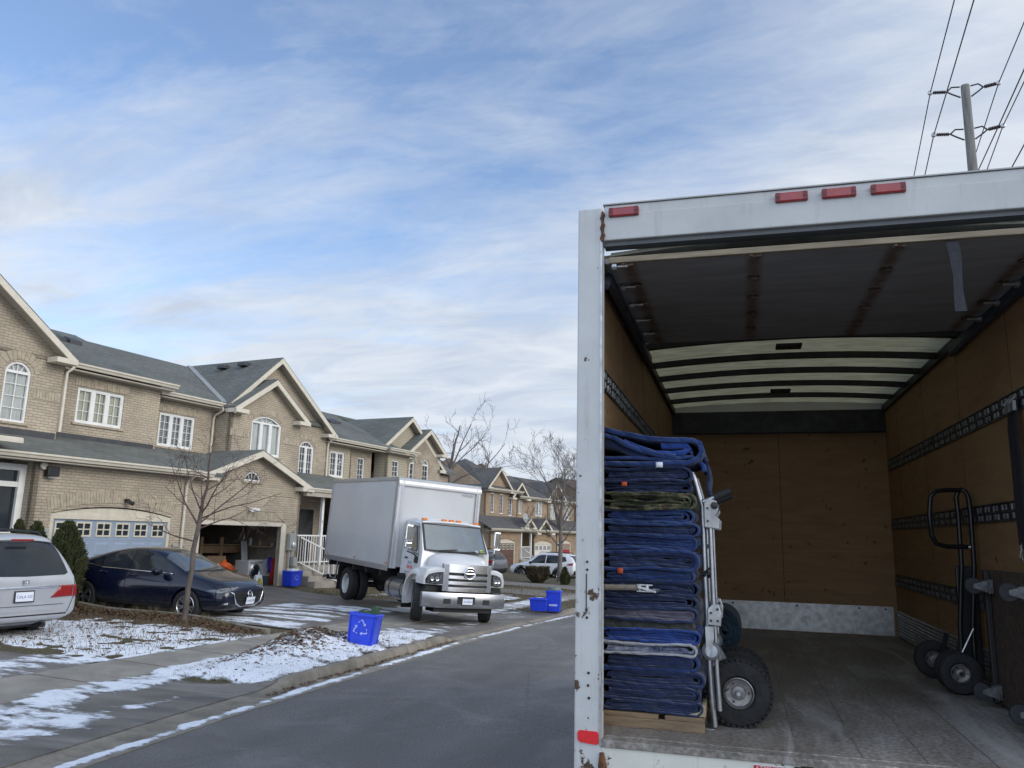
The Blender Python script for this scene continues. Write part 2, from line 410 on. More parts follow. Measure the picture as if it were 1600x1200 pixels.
M['cream_soffit'] = pm('cream soffit', (.40,.365,.30), .6, var=.08)
M['black'] = pm('black plastic', (.012,.012,.014), .45, var=.2)
M['rubber'] = pm('tyre rubber', (.017,.017,.018), .8, var=.25, scale=12, bump=.2)
M['chrome'] = pm('chrome', (.75,.76,.78), .12, 1.0, var=.04)
M['alloy'] = pm('alloy wheel', (.55,.56,.58), .28, .9, var=.06)
M['steel'] = pm('galvanised steel', (.42,.43,.44), .42, .9, var=.25, scale=14)
M['alu'] = pm('brushed aluminium', (.42,.43,.45), .36, .9, var=.15, scale=20)
M['darksteel'] = pm('dark steel', (.035,.035,.038), .5, .5, var=.3, scale=8)
M['concrete'] = pm('concrete', (.30,.275,.24), .9, var=.16, scale=3, bump=.25, bscale=90)
M['dark_room'] = pm('dark room', (.02,.02,.022), .9, var=.3)
M['red_lens'] = pm('red lens', (.26,.008,.010), .22, var=.15, scale=30, coat=.6)
M['clear_lens'] = pm('clear lens', (.55,.58,.6), .08, .3, var=.3, scale=16, coat=1)
M['amber'] = pm('amber lens', (.75,.22,.02), .25, var=.1, coat=.5)
M['car_glass'] = pm('car glass', (.018,.023,.028), .05, var=.2, scale=3, spec=.5)
M['car_glass'].node_tree.nodes['Principled BSDF'].inputs['IOR'].default_value = 1.5
M['screen_glass'] = pm('windscreen glass', (.06,.072,.078), .04, var=.2, scale=3, spec=.5)
M['screen_glass'].node_tree.nodes['Principled BSDF'].inputs['IOR'].default_value = 2.4
M['glass'] = glass_mat('window glass', tint=(.86,.9,.9), opac=.08)
M['blue_bin'] = pm('blue bin plastic', (.012,.05,.62), .38, var=.1, scale=5)
M['white_paint'] = pm('white vehicle paint', (.60,.61,.62), .3, var=.04, scale=1.5, coat=.5)
M['plate'] = pm('plate white', (.66,.70,.76), .4, var=.05)
M['plate_blue'] = pm('plate blue', (.03,.06,.30), .5, var=.05)
# ---------------------------------------------------------------- the ground
def lerp_tab(x, xs, ys):
    if x <= xs[0]: return ys[0]
    for i in range(1, len(xs)):
        if x <= xs[i]: return ys[i-1]+(ys[i]-ys[i-1])*(x-xs[i-1])/(xs[i]-xs[i-1])
    return ys[-1]
CY = [-60,12,16,20.8,30,40,50,65,90,130,400]
CX = [-5.15,-5.15,-4.9,-4.45,-3.6,-3.2,-3.4,-4.6,-8,-16,-70]
def curbx(y): return lerp_tab(y, CY, CX)
def smooth(a, b, x):
    t = max(0.0, min(1.0, (x-a)/(b-a))); return t*t*(3-2*t)
def ground(x, y):
    d = curbx(y)-x
    b = lerp_tab(y, [-60,4,38,120,400], [0,0,-.61,-.7,-.7])
    return b+lerp_tab(d, [-1,0,2,5,8,10.2,40], [0,0,.06,.20,.24,.46,.6])
def box_w(x, y, x0, x1, y0, y1, s=0.3):
    return smooth(x0-s, x0+s, x)*(1-smooth(x1-s, x1+s, x))*smooth(y0-s, y0+s, y)*(1-smooth(y1-s, y1+s, y))
def fbm(x, y, z=0.0, o=4, g=0.55):
    a, s, f = 1.0, 0.0, 1.0
    for _ in range(o):
        s += a*noise.noise((x*f, y*f, z+f)); a *= g; f *= 2.1
    return s

def ground_mat(name, cols, scale, thr, rough=0.95, bump=0.4, bscale=40, speck=None, speckscale=220, stains=None, stretch=(1,1,1), wet=None):
    m, nt, b = nodes_of(name)
    tc = nnode(nt, 'ShaderNodeTexCoord'); mp = nnode(nt, 'ShaderNodeMapping', Scale=stretch); nt.links.new(tc.outputs['Object'], mp.inputs[0])
    nz = nnode(nt, 'ShaderNodeTexNoise', Scale=scale, Detail=9, Roughness=0.65, Distortion=0.3); nt.links.new(mp.outputs[0], nz.inputs['Vector'])
    rp = nnode(nt, 'ShaderNodeValToRGB'); el = rp.color_ramp.elements
    while len(el) < len(cols): el.new(.5)
    for e, t, c in zip(el, thr, cols): e.position = t; e.color = c4(c)
    nt.links.new(nz.outputs['Fac'], rp.inputs[0]); col = rp.outputs[0]
    n2 = nnode(nt, 'ShaderNodeTexNoise', Scale=speckscale, Detail=2); nt.links.new(tc.outputs['Object'], n2.inputs['Vector'])
    if speck:
        r2 = nnode(nt, 'ShaderNodeValToRGB'); r2.color_ramp.elements[0].position = .35; r2.color_ramp.elements[1].position = .72
        r2.color_ramp.elements[0].color = (1-speck,1-speck,1-speck,1); r2.color_ramp.elements[1].color = (1+speck*1.5,1+speck*1.5,1+speck*1.5,1)
        nt.links.new(n2.outputs['Fac'], r2.inputs[0])
        mu = nnode(nt, 'ShaderNodeMix', data_type='RGBA', blend_type='MULTIPLY'); mu.inputs[0].default_value = 1
        nt.links.new(col, mu.inputs[6]); nt.links.new(r2.outputs[0], mu.inputs[7]); col = mu.outputs[2]
    if stains:
        n3 = nnode(nt, 'ShaderNodeTexNoise', Scale=stains[0], Detail=10, Roughness=.7, Distortion=1.0); nt.links.new(mp.outputs[0], n3.inputs['Vector'])
        r3 = nnode(nt, 'ShaderNodeValToRGB'); r3.color_ramp.elements[0].position = .5; r3.color_ramp.elements[1].position = .66
        r3.color_ramp.elements[0].color = (0,0,0,1); r3.color_ramp.elements[1].color = (stains[2],)*3+(1,)
        nt.links.new(n3.outputs['Fac'], r3.inputs[0])
        m3 = nnode(nt, 'ShaderNodeMix', data_type='RGBA'); nt.links.new(r3.outputs[0], m3.inputs[0]); nt.links.new(col, m3.inputs[6]); m3.inputs[7].default_value = c4(stains[1]); col = m3.outputs[2]
    nt.links.new(col, b.inputs['Base Color']); b.inputs['Roughness'].default_value = rough
    if wet:
        r4 = nnode(nt, 'ShaderNodeMapRange'); r4.inputs['From Min'].default_value = .35; r4.inputs['From Max'].default_value = .65; r4.inputs['To Min'].default_value = wet; r4.inputs['To Max'].default_value = rough
        nt.links.new(nz.outputs['Fac'], r4.inputs[0]); nt.links.new(r4.outputs[0], b.inputs['Roughness'])
    n4 = nnode(nt, 'ShaderNodeTexNoise', Scale=bscale, Detail=6); nt.links.new(tc.outputs['Object'], n4.inputs['Vector'])
    bp = nnode(nt, 'ShaderNodeBump', Strength=bump, Distance=0.02); nt.links.new(n4.outputs['Fac'], bp.inputs['Height']); nt.links.new(bp.outputs[0], b.inputs['Normal'])
    return m
M['lawn'] = ground_mat('dormant lawn', [(.05,.036,.022),(.095,.075,.042),(.085,.078,.042),(.13,.10,.065)], 2.2, (.3,.45,.58,.72), bump=1.0, bscale=70, speck=.5, speckscale=60)
M['asphalt'] = ground_mat('asphalt', [(.108,.105,.10),(.135,.131,.125),(.166,.161,.153)], 0.9, (.3,.5,.72), bump=.5, bscale=160, speck=.5, speckscale=130, stains=(.5,(.22,.216,.208),.6), wet=.72)
def road_wear(m):
    """tyre bands along the street, sparse cracks, coarse grain"""
    nt = m.node_tree; b = nt.nodes['Principled BSDF']; src = b.inputs['Base Color'].links[0].from_socket
    tc = nnode(nt, 'ShaderNodeTexCoord')
    mp = nnode(nt, 'ShaderNodeMapping', Scale=(1.1, .04, 1)); nt.links.new(tc.outputs['Object'], mp.inputs[0])
    n1 = nnode(nt, 'ShaderNodeTexNoise', Scale=1.0, Detail=3, Roughness=.5); nt.links.new(mp.outputs[0], n1.inputs['Vector'])
    r1 = nnode(nt, 'ShaderNodeMapRange'); r1.inputs['From Min'].default_value = .3; r1.inputs['From Max'].default_value = .7; r1.inputs['To Min'].default_value = .82; r1.inputs['To Max'].default_value = 1.16; nt.links.new(n1.outputs['Fac'], r1.inputs[0])
    n2 = nnode(nt, 'ShaderNodeTexNoise', Scale=48.0, Detail=4, Roughness=.85); nt.links.new(tc.outputs['Object'], n2.inputs['Vector'])
    r2 = nnode(nt, 'ShaderNodeMapRange'); r2.inputs['From Min'].default_value = .3; r2.inputs['From Max'].default_value = .7; r2.inputs['To Min'].default_value = .45; r2.inputs['To Max'].default_value = 1.6; nt.links.new(n2.outputs['Fac'], r2.inputs[0])
    n3 = nnode(nt, 'ShaderNodeTexNoise', Scale=1.3, Detail=6, Roughness=.7); nt.links.new(tc.outputs['Object'], n3.inputs['Vector'])
    vadd = nnode(nt, 'ShaderNodeMix', data_type='VECTOR'); vadd.inputs[0].default_value = .12; nt.links.new(tc.outputs['Object'], vadd.inputs[4]); nt.links.new(n3.outputs['Color'], vadd.inputs[5])
    vo = nnode(nt, 'ShaderNodeTexVoronoi', feature='DISTANCE_TO_EDGE', Scale=.33); nt.links.new(vadd.outputs[1], vo.inputs['Vector'])
    r3 = nnode(nt, 'ShaderNodeMapRange'); r3.inputs['From Min'].default_value = .002; r3.inputs['From Max'].default_value = .006; r3.inputs['To Min'].default_value = .85; r3.inputs['To Max'].default_value = 1.0; nt.links.new(vo.outputs['Distance'], r3.inputs[0])
    x = src
    for r in (r1, r2, r3):
        mu = nnode(nt, 'ShaderNodeMix', data_type='RGBA', blend_type='MULTIPLY'); mu.inputs[0].default_value = 1.0; nt.links.new(x, mu.inputs[6]); nt.links.new(r.outputs[0], mu.inputs[7]); x = mu.outputs[2]
    nt.links.new(x, b.inputs['Base Color'])
road_wear(M['asphalt'])
M['drive'] = ground_mat('driveway asphalt', [(.085,.077,.068),(.16,.147,.13),(.225,.21,.19)], 1.3, (.3,.5,.7), bump=.4, bscale=150, speck=.35, stains=(.8,(.30,.285,.265),.6), stretch=(.5,1.6,1), wet=.55)
M['walk'] = ground_mat('sidewalk concrete', [(.21,.195,.165),(.28,.262,.225),(.34,.32,.28)], 1.6, (.3,.5,.7), bump=.25, bscale=120, speck=.2, stains=(.7,(.13,.12,.105),.6), wet=.7)
M['kerb'] = ground_mat('kerb concrete', [(.15,.135,.11),(.24,.215,.175),(.30,.27,.225)], 2.5, (.3,.5,.7), bump=.5, bscale=80, speck=.3, stains=(1.5,(.10,.09,.075),.7))
M['snow'] = pm('snow', (.78,.82,.88), .75, scale=7, col2=(.62,.65,.70), thr=(.28,.5), bump=.9, bscale=28)
M['leaf'] = pm('dead leaves', (.16,.085,.045), .8, scale=9, col2=(.075,.045,.03), var=.3)
M['drygrass'] = pm('dry grass', (.19,.15,.08), .85, scale=9, col2=(.09,.08,.04))
M['soil'] = ground_mat('soil and leaf litter', [(.028,.02,.014),(.075,.05,.032),(.13,.09,.055)], 9, (.3,.5,.72), bump=1.0, bscale=40, speck=.5, speckscale=50)

def strip(name, mat, d_of, ys, nd, dz, kind='structure', zf=None):
    """a sheet between two lines along the street; d_of(y) -> (d0, d1) measured from the kerb towards the houses"""
    mb = MB(); rows = []
    for y in ys:
        d0, d1 = d_of(y)
        rows.append([(curbx(y)-(d0+(d1-d0)*i/nd), y) for i in [0]+list(range(nd+1))+[nd]])
    n = nd+3   # the outermost points hang down as a skirt
    vs = [(x, y, (zf(x,y) if zf else ground(x,y))+dz-(.09 if k in (0, n-1) else 0)) for r in rows for k, (x, y) in enumerate(r)]
    mb.add(vs, [(j*n+i, j*n+i+1, (j+1)*n+i+1, (j+1)*n+i) for j in range(len(rows)-1) for i in range(n-1)])
    return mb.build(name, mat, smooth=40, kind=kind)
def frange(a, b, s):
    n = max(1, int(round((b-a)/s))); return [a+(b-a)*i/n for i in range(n+1)]
ys_all = frange(-60, 14, 2)+frange(14.5, 60, .75)[0:]+frange(62, 400, 13)
ds = [400,200,100,60,40,25,16,12,10.2,9,8,7,6,5,4,3,2,1,.02,-9.6,-10.5,-14,-30,-80,-250,-600]
mb = MB(); n = len(ds)
vs = [(curbx(y)-d, y, (ground(curbx(y)-d, y)-(0.03 if -9.6 < d < 0.5 else 0.012)+(0.0 if d > -9.7 else .05))) for y in ys_all for d in ds]
mb.add(vs, [(j*n+i, j*n+i+1, (j+1)*n+i+1, (j+1)*n+i) for j in range(len(ys_all)-1) for i in range(n-1)])
mb.build('ground', M['lawn'], smooth=180, kind='structure')
strip('road', M['asphalt'], lambda y: (-9.3, -.25), ys_all, 6, 0.0)
strip('gutter', M['kerb'], lambda y: (-.40, 0.02), ys_all, 1, 0.008)
# kerb: full height between the driveways, dropped across them
DRIVES = [(-1.0, 5.2), (12.2, 20.0), (27.5, 31.5)]
def kerb_h(y):
    h = 0.13
    for a, b in DRIVES: h = min(h, 0.03+0.10*max(smooth(a, a-.7, y) if y < (a+b)/2 else 0, smooth(b, b+.7, y) if y > (a+b)/2 else 0))
    return h
def smooth_rev(a, b, x): return smooth(a, b, x)
mb = MB()
rings = []
for y in frange(-40, 14, .22)+frange(14.3, 60, .35)+frange(61, 110, 2):
    x = curbx(y); z = ground(x, y); h = kerb_h(y); w = .006*noise.noise((y*.7, 0, 3)); j = .006*noise.noise((y*6, 1, 3))
    rings.append([(x+.03+w, y, z-.1), (x+.03+w, y, z+.004), (x+.005+w, y, z+h*.75+j), (x-.03+w, y, z+h+j), (x-.15+w, y, z+h+.004+j), (x-.16+w, y, z-.1)])
mb.loft(rings)
mb.build('kerb', M['kerb'], smooth=50, kind='structure')
# raised boulevard and lawns behind the kerb
def lawn_z(x, y):
    d = curbx(y)-x
    return ground(x, y)+(kerb_h(y)-.035)*(1-smooth(1.2, 2.1, d))+.015*fbm(x*1.5, y*1.5)
WD0, WD1 = 2.05, 3.1
def walk_d(y):
    k = -.55*smooth(15, 30, y)
    return (WD0+k, WD1+k)
def lawn_patch(name, y0, y1, d0, d1, dz=0.0, mat='lawn', skew=0.0):
    return strip(name, M[mat], lambda y: (d0, d1) if not callable(d0) else (d0(y), d1(y)), frange(y0, y1, .3), max(2, int((d1-d0 if not callable(d0) else 2)/.25)), dz, zf=lawn_z)
lawn_patch('boulevard', 5.25, 12.1, .15, 2.05, 0.0)
lawn_patch('boulevard', 20.1, 27.4, .15, 1.6, 0.0)
lawn_patch('boulevard', 31.6, 58, .15, 1.4, 0.0)
strip('sidewalk', M['walk'], walk_d, frange(-30, 60, .5), 3, 0.022)
mb = MB()
for y in frange(-28.5, 58.5, 1.5):
    d0, d1 = walk_d(y); x0, x1 = curbx(y)-d0, curbx(y)-d1
    mb.add([(x0,y-.007,ground(x0,y)+.025),(x1,y-.007,ground(x1,y)+.025),(x1,y+.007,ground(x1,y)+.025),(x0,y+.007,ground(x0,y)+.025)], [(0,1,2,3)])
mb.build('sidewalk_joints', M['soil'], kind='structure')
# driveways: the apron between walk and kerb and the drive behind the walk
for nm, y0, y1, far in (('driveway', -1.2, 5.6, 10.3), ('driveway', 11.2, 20.2, 10.35), ('driveway', 27.6, 31.4, 22), ('driveway', 33.8, 37.5, 22)):
    strip(nm, M['drive'], lambda y: (.12, walk_d(y)[0]), frange(y0-.1 if y0 > 0 else y0, y1, .4), 4, 0.012, zf=lambda x, y: ground(x, y)+(kerb_h(y))*(1-smooth(.1, .9, curbx(y)-x)))
    strip(nm, M['drive'], lambda y, far=far: (walk_d(y)[1], far), frange(y0, y1, .4), 10, 0.010)
# concrete border between the planting bed and the sedan's driveway
mb = MB(); pts = []
for t in frange(0, 1, .05):
    x = -15.4+7.1*t; y = 11.25-.9*smooth(.55, 1.0, t)-.25*t
    pts.append((x, y))
for (xa, ya), (xb, yb) in zip(pts, pts[1:]):
    mb.beam((xa, ya, ground(xa, ya)+.05), (xb, yb, ground(xb, yb)+.05), .14, .14)
mb.build('garden_edging', M['kerb'], smooth=40, kind='structure')
# planting bed soil
def bed_y(x): 
    t = (x+15.4)/7.1
    return 11.25-.9*smooth(.55, 1.0, t)-.25*t
mb = MB()
mb.grid(60, 30, lambda u, v: (lambda x, y: (x, y, ground(x, y)+.02+.03*fbm(x*3, y*3)+.02*u))(-8.6-6.6*u, (bed_y(-8.6-6.6*u)-.07)-(1.0+1.5*u)*v))
mb.build('planting_bed', M['soil'], smooth=180, kind='structure')
# lawn of the first house
mb = MB()
mb.grid(50, 40, lambda u, v: (lambda x, y: (x, y, ground(x, y)+.018+.02*fbm(x*2, y*2, 5)-(.1 if u in (0,1) or v in (0,1) else 0)))(-8.28-6.2*u, 5.75+v*(bed_y(-8.28-6.2*u)-.1-5.75)))
mb.build('front_lawn', M['lawn'], smooth=180, kind='structure')
# heap of soil and leaves on the boulevard
def mound(x, y):
    dx, dy = x+6.62, y-8.5
    return .24*math.exp(-(dx*dx/.24+dy*dy/1.3))*(1+.35*fbm(x*2.5, y*2.5, 9))+.09*math.exp(-((x+6.2)**2/.5+(y-9.0)**2/6))
mb = MB()
mb.grid(70, 150, lambda u, v: (lambda x, y: (x, y, lawn_z(x, y)+mound(x, y)-.012+.03*fbm(x*9, y*9, 2)*min(1, mound(x, y)*9)))(-5.34-1.85*u, 5.4+6.6*v))
o = mb.build('soil_mound', M['soil'], smooth=180)
o['label'] = 'low heap of brown soil and dead leaves dusted with snow on the boulevard'; o['category'] = 'mound'

# ---------------------------------------------------------------- snow: a thin ragged sheet that sinks into the ground where it has melted
def snow_cover(x, y):
    """0..1, how much of the spot is snowed over"""
    d = curbx(y)-x
    m = 0.0
    m = max(m, .88*box_w(x, y, -7.35, -5.3, 5.4, 12.0, .25)-1.15*mound(x, y))          # boulevard
    m = max(m, .90*box_w(x, y, -12.8, -8.25, 5.9, 9.75-.12*(x+8.3), .40))             # front lawn
    m = max(m, .80*box_w(x, y, -8.9, -8.25, 5.6, 10.3, .15))
    m = max(m, .62*box_w(x, y, -9.6, -8.3, 3.0, 6.4, .5))
    if 11 < y < 19.5 and d > 3.1:                                                     # sedan driveway with tyre tracks along it
        k = (.70+.22*noise.noise((x*.5, y*1.3, 8)))*box_w(x, y, -11.8, -8.35, 11.2, 16.8, .5)
        for ty in (12.6, 13.55, 14.55, 15.3): k -= (.50+.3*noise.noise((x*.9, ty, 2)))*math.exp(-((y-ty-.10*(x+9)-.12*noise.noise((x*.6, ty, 0)))/.17)**2)
        m = max(m, k)
    m = max(m, .68*box_w(x, y, -7.3, -6.5, 0.8, 5.6, .25), .64*box_w(x, y, -7.2, -5.6, 0.8, 3.6, .5), .5*box_w(x, y, -6.1, -5.7, 3.4, 5.2, .2))   # van's apron
    m = max(m, .60*box_w(x, y, -7.3, -5.5, 12.0, 13.6, .6), .42*box_w(x, y, -7.2, -5, 13.2, 20, .5))
    m = max(m, .70*box_w(x, y, -9.2, -7.2, 16.5, 26, .35), .66*box_w(x, y, -7.0, -6.1, 18.5, 27, .3), .5*box_w(x, y, -6.4, -4.6, 20, 27, .3))
    m = max(m, .88*math.exp(-((d+.27+.05*noise.noise((y*.8, 0, 0)))/.12)**2)*(0.85+.35*noise.noise((y*.45, 7, 0))) if y > 0 else 0)                 # along the gutter
    m = max(m, .5*box_w(x, y, -12, -7.6, 21, 27, .5))
    return m
mb = MB(); COV = []
def snow_sheet(x0, x1, y0, y1, st, sy):
    nx, ny = int((x1-x0)/st), int((y1-y0)/sy)
    idx = {}
    V, F = [], []
    H = [[None]*(nx+1) for _ in range(ny+1)]
    for j in range(ny+1):
        y = y0+sy*j
        for i in range(nx+1):
            x = x0+st*i
            m = snow_cover(x, y)
            if m < .05: continue
            d = curbx(y)-x
            on_drive = not (5.3 < y < 12.1 and d < 2.1) and not (5.7 < y < 10.6 and d > 3.1)
            sx_, sy_ = (1.6, 3.4) if on_drive else (2.4, 2.4)
            nz = fbm(x*sx_, y*sy_, 4, 5, .62)*.5
            t = m-.5+nz*.62
            if t < -.16: continue
            g = lawn_z(x, y)+(mound(x, y) if (5.4 < y < 12 and d < 2.05 and d > .18) else 0) if d > .16 and not on_drive else ground(x, y)+(.012 if d > .15 else .006)
            if WD0-.6 < d < WD1: g = max(g, ground(x, y)+.022) if not walk_d(y)[0] < d < walk_d(y)[1] else ground(x, y)+.022
            if on_drive and 0 < d < .9: g = ground(x, y)+.012+kerb_h(y)*(1-smooth(.1, .9, d))
            H[j][i] = len(V)
            hh = .002+max(0, min(.03 if not on_drive else .008, t*.07))
            COV.append(t); V.append((x, y, g+hh+(.004*noise.noise((x*14, y*14, 0)) if hh > .008 else 0)))
    for j in range(ny):
        for i in range(nx):
            q = (H[j][i], H[j][i+1], H[j+1][i+1], H[j+1][i])
            if None not in q: F.append(q)
    mb.add(V, F)
snow_sheet(-13.2, -4.4, .4, 14, .036, .045)
snow_sheet(-13.2, -3.4, 14, 28, .055, .07)
o = mb.build('snow', M['snow'], smooth=180, normals=False, kind='stuff')
at = o.data.attributes.new('cover', 'FLOAT', 'POINT'); at.data.foreach_set('value', COV)
# melting edge: the sheet breaks up into grains where the cover is thin
nt = M['snow'].node_tree; b_ = nt.nodes['Principled BSDF']
aa = nnode(nt, 'ShaderNodeAttribute', attribute_name='cover'); tcs = nnode(nt, 'ShaderNodeTexCoord')
mps = nnode(nt, 'ShaderNodeMapping', Scale=(.55, 1.0, 1.0)); nt.links.new(tcs.outputs['Object'], mps.inputs[0])
nzs = nnode(nt, 'ShaderNodeTexNoise', Scale=16.0, Detail=9, Roughness=.75); nt.links.new(mps.outputs[0], nzs.inputs['Vector'])
m_a = nnode(nt, 'ShaderNodeMath', operation='MULTIPLY_ADD'); m_a.inputs[1].default_value = .55; m_a.inputs[2].default_value = -.275
nt.links.new(nzs.outputs['Fac'], m_a.inputs[0])
m_b = nnode(nt, 'ShaderNodeMath', operation='ADD'); nt.links.new(m_a.outputs[0], m_b.inputs[0]); nt.links.new(aa.outputs['Fac'], m_b.inputs[1])
m_r = nnode(nt, 'ShaderNodeMapRange'); m_r.inputs['From Min'].default_value = -.01; m_r.inputs['From Max'].default_value = .20; nt.links.new(m_b.outputs[0], m_r.inputs[0])
nt.links.new(m_r.outputs[0], b_.inputs['Alpha'])

# fallen leaves and dry grass
rnd = random.Random(4)
mb = MB()
def leaf(x, y, z, s):
    a = rnd.uniform(0, 2*PI); t1, t2 = rnd.uniform(-.7, .7), rnd.uniform(-.7, .7)
    ux, uy = math.cos(a)*s, math.sin(a)*s
    mb.add([(x-ux, y-uy, z-s*t1*.6), (x-uy*.55, y+ux*.55, z+s*t2*.5+.004), (x+ux, y+uy, z+s*t1*.6), (x+uy*.5, y-ux*.5, z-s*t2*.3+.01)], [(0,1,2),(0,2,3)])
for _ in range(2800):
    x = rnd.uniform(-14.8, -8.4); y = bed_y(x)-.06-abs(rnd.gauss(0, .45))
    leaf(x, y, ground(x, y)+.06+rnd.uniform(0, .04), rnd.uniform(.02, .05))
for _ in range(700):
    x = rnd.uniform(-14, -8.4); y = rnd.uniform(6, 10.6)
    leaf(x, y, ground(x, y)+.045+rnd.uniform(0, .02), rnd.uniform(.02, .05))
for _ in range(1300):
    x = -6.5+rnd.gauss(0, .38); y = 8.5+rnd.gauss(0, 1.25)
    if 5.5 < y < 12 and -7.15 < x < -5.35: leaf(x, y, lawn_z(x, y)+mound(x, y)+.025, rnd.uniform(.02, .05))
for _ in range(260):
    y = rnd.uniform(5, 12); x = curbx(y)+rnd.uniform(.02, .16)
    leaf(x, y, ground(x, y)+.02, rnd.uniform(.015, .04))
mb.build('leaf_litter', M['leaf'], normals=False, kind='stuff')
mb = MB()
def blade(x, y, z, h, w=.006):
    a = rnd.uniform(0, 2*PI); l = rnd.uniform(.2, 1.1)*h
    mb.add([(x-w*math.sin(a), y+w*math.cos(a), z), (x+w*math.sin(a), y-w*math.cos(a), z), (x+l*math.cos(a), y+l*math.sin(a), z+h)], [(0,1,2)])
for _ in range(9000):
    x = rnd.uniform(-14.5, -8.3); y = bed_y(x)-.02-abs(rnd.gauss(0, .5)) if rnd.random() < .55 else rnd.uniform(6, 10.7)
    blade(x, y, ground(x, y)+.02, rnd.uniform(.03, .10))
for _ in range(6000):
    x = rnd.uniform(-7.15, -5.35); y = rnd.uniform(5.4, 12)
    blade(x, y, lawn_z(x, y)+mound(x, y)-.01, rnd.uniform(.03, .075))
for _ in range(7000):
    y = rnd.uniform(20.2, 34); x = curbx(y)-rnd.uniform(.2, 9)
    if not walk_d(y)[0] < curbx(y)-x < walk_d(y)[1]: blade(x, y, lawn_z(x, y)-.01, rnd.uniform(.04, .1), .012)
for t in range(26):
    cx, cy = rnd.uniform(-13.5, -9), 0; cy = bed_y(cx)-.1-abs(rnd.gauss(0, .25))
    for _ in range(28): blade(cx+rnd.gauss(0, .05), cy+rnd.gauss(0, .05), ground(cx, cy)+.02, rnd.uniform(.1, .26), .006)
mb.build('dry_grass', M['drygrass'], normals=False, kind='stuff')
# ---------------------------------------------------------------- houses
BR1, BR2, MOR = (.43,.365,.275), (.365,.31,.235), (.235,.208,.168)
M['brick'] = brick_mat('buff brick', BR1, BR2, MOR, .235, .076, .009)
M['brick_soldier'] = pm('soldier brick', (.385,.33,.25), .9, scale=6, var=.2, bump=.3)
M['brick2'] = brick_mat('brown brick', (.39,.285,.185), (.30,.215,.14), (.22,.18,.14), .22, .075, .009)
M['brick2_soldier'] = pm('brown soldier brick', (.33,.23,.15), .9, scale=6, var=.25, bump=.3)
M['siding'] = brick_mat('vinyl siding', (.40,.355,.265), (.39,.345,.255), (.24,.21,.155), 9.0, .12, .010, .6, bump=.4, cvar=.06)
M['stone'] = brick_mat('stone base', (.34,.32,.29), (.27,.25,.225), (.16,.145,.125), .30, .21, .016, .9)
M['shingle'] = brick_mat('grey green shingles', (.150,.158,.143), (.115,.124,.115), (.080,.085,.080), .30, .075, .008, .95, zs=1.0, bump=.5, cvar=.2)
M['shingle2'] = brick_mat('dark grey shingles', (.115,.112,.108), (.085,.083,.082), (.055,.053,.053), .30, .075, .008, .95, bump=.5, cvar=.22)
M['shingle3'] = brick_mat('brown shingles', (.12,.083,.066), (.09,.064,.052), (.04,.03,.026), .30, .075, .008, .95, bump=.5, cvar=.22)
M['flash'] = pm('dark flashing', (.045,.047,.052), .5, var=.2)
M['curtain'] = pm('cream curtain', (.62,.60,.46), .9, var=.12, scale=3, stretch=(6,6,.6))
M['curtain_white'] = pm('white curtain', (.72,.72,.70), .9, var=.12, scale=3, stretch=(6,6,.6))
M['dark_blind'] = pm('dark room behind glass', (.06,.064,.07), .9, scale=1.2, col2=(.015,.016,.018))
M['slat_blind'] = brick_mat('slatted blind', (.55,.56,.56), (.5,.51,.52), (.10,.10,.11), 9.0, .055, .014, .7, bump=.2, cvar=.1)
M['garage_blue'] = pm('blue grey garage door', (.25,.31,.40), .5, var=.06, scale=1.5)
M['garage_brown'] = pm('brown garage door', (.10,.05,.035), .5, var=.1)
M['garage_white'] = pm('white garage door', (.62,.60,.57), .5, var=.06)
M['garage_red'] = pm('red garage door', (.30,.015,.02), .5, var=.1)
M['cream_frame'] = pm('cream frame', (.55,.51,.41), .55, var=.08, scale=6)
M['meter'] = pm('meter grey', (.33,.34,.33), .5, .2, var=.1)

FTH = R(80.5)
G0 = Vector((-14.79, 20.77, 0))
FE = Vector((math.cos(FTH), math.sin(FTH), 0)); FN = Vector((-math.sin(FTH), math.cos(FTH), 0))
def front(o):
    """maps wall coordinates (s, z, depth) of a wall facing the street at offset o"""
    return lambda u, v, d: (u, o+d, v)
def side(s, sgn=1):
    return lambda u, v, d: (s+sgn*d, u, v)
def rect(s0, s1, z0, z1): return [(s0,z0),(s1,z0),(s1,z1),(s0,z1)]
def arch_pts(s0, s1, z0, zs, rise, n=12):
    """opening with straight sides to zs and a segmental or half-round head"""
    w = (s1-s0)/2; c = (s0+s1)/2
    r = (w*w+rise*rise)/(2*rise); zc = zs+rise-r; a = math.asin(min(1, w/r))
    top = [(c+r*math.sin(a-2*a*i/n), zc+r*math.cos(a-2*a*i/n)) for i in range(n+1)]
    return [(s0,z0),(s1,z0)]+top
def inset(poly, t):
    """shrink a star-shaped outline towards its middle by about t"""
    cx = (min(q[0] for q in poly)+max(q[0] for q in poly))/2; cy = (min(q[1] for q in poly)+max(q[1] for q in poly))/2
    hx = (max(q[0] for q in poly)-min(q[0] for q in poly))/2; hy = (max(q[1] for q in poly)-min(q[1] for q in poly))/2
    return [(cx+(x-cx)*(1-t/hx), cy+(y-cy)*(1-t/hy)) for x, y in poly]
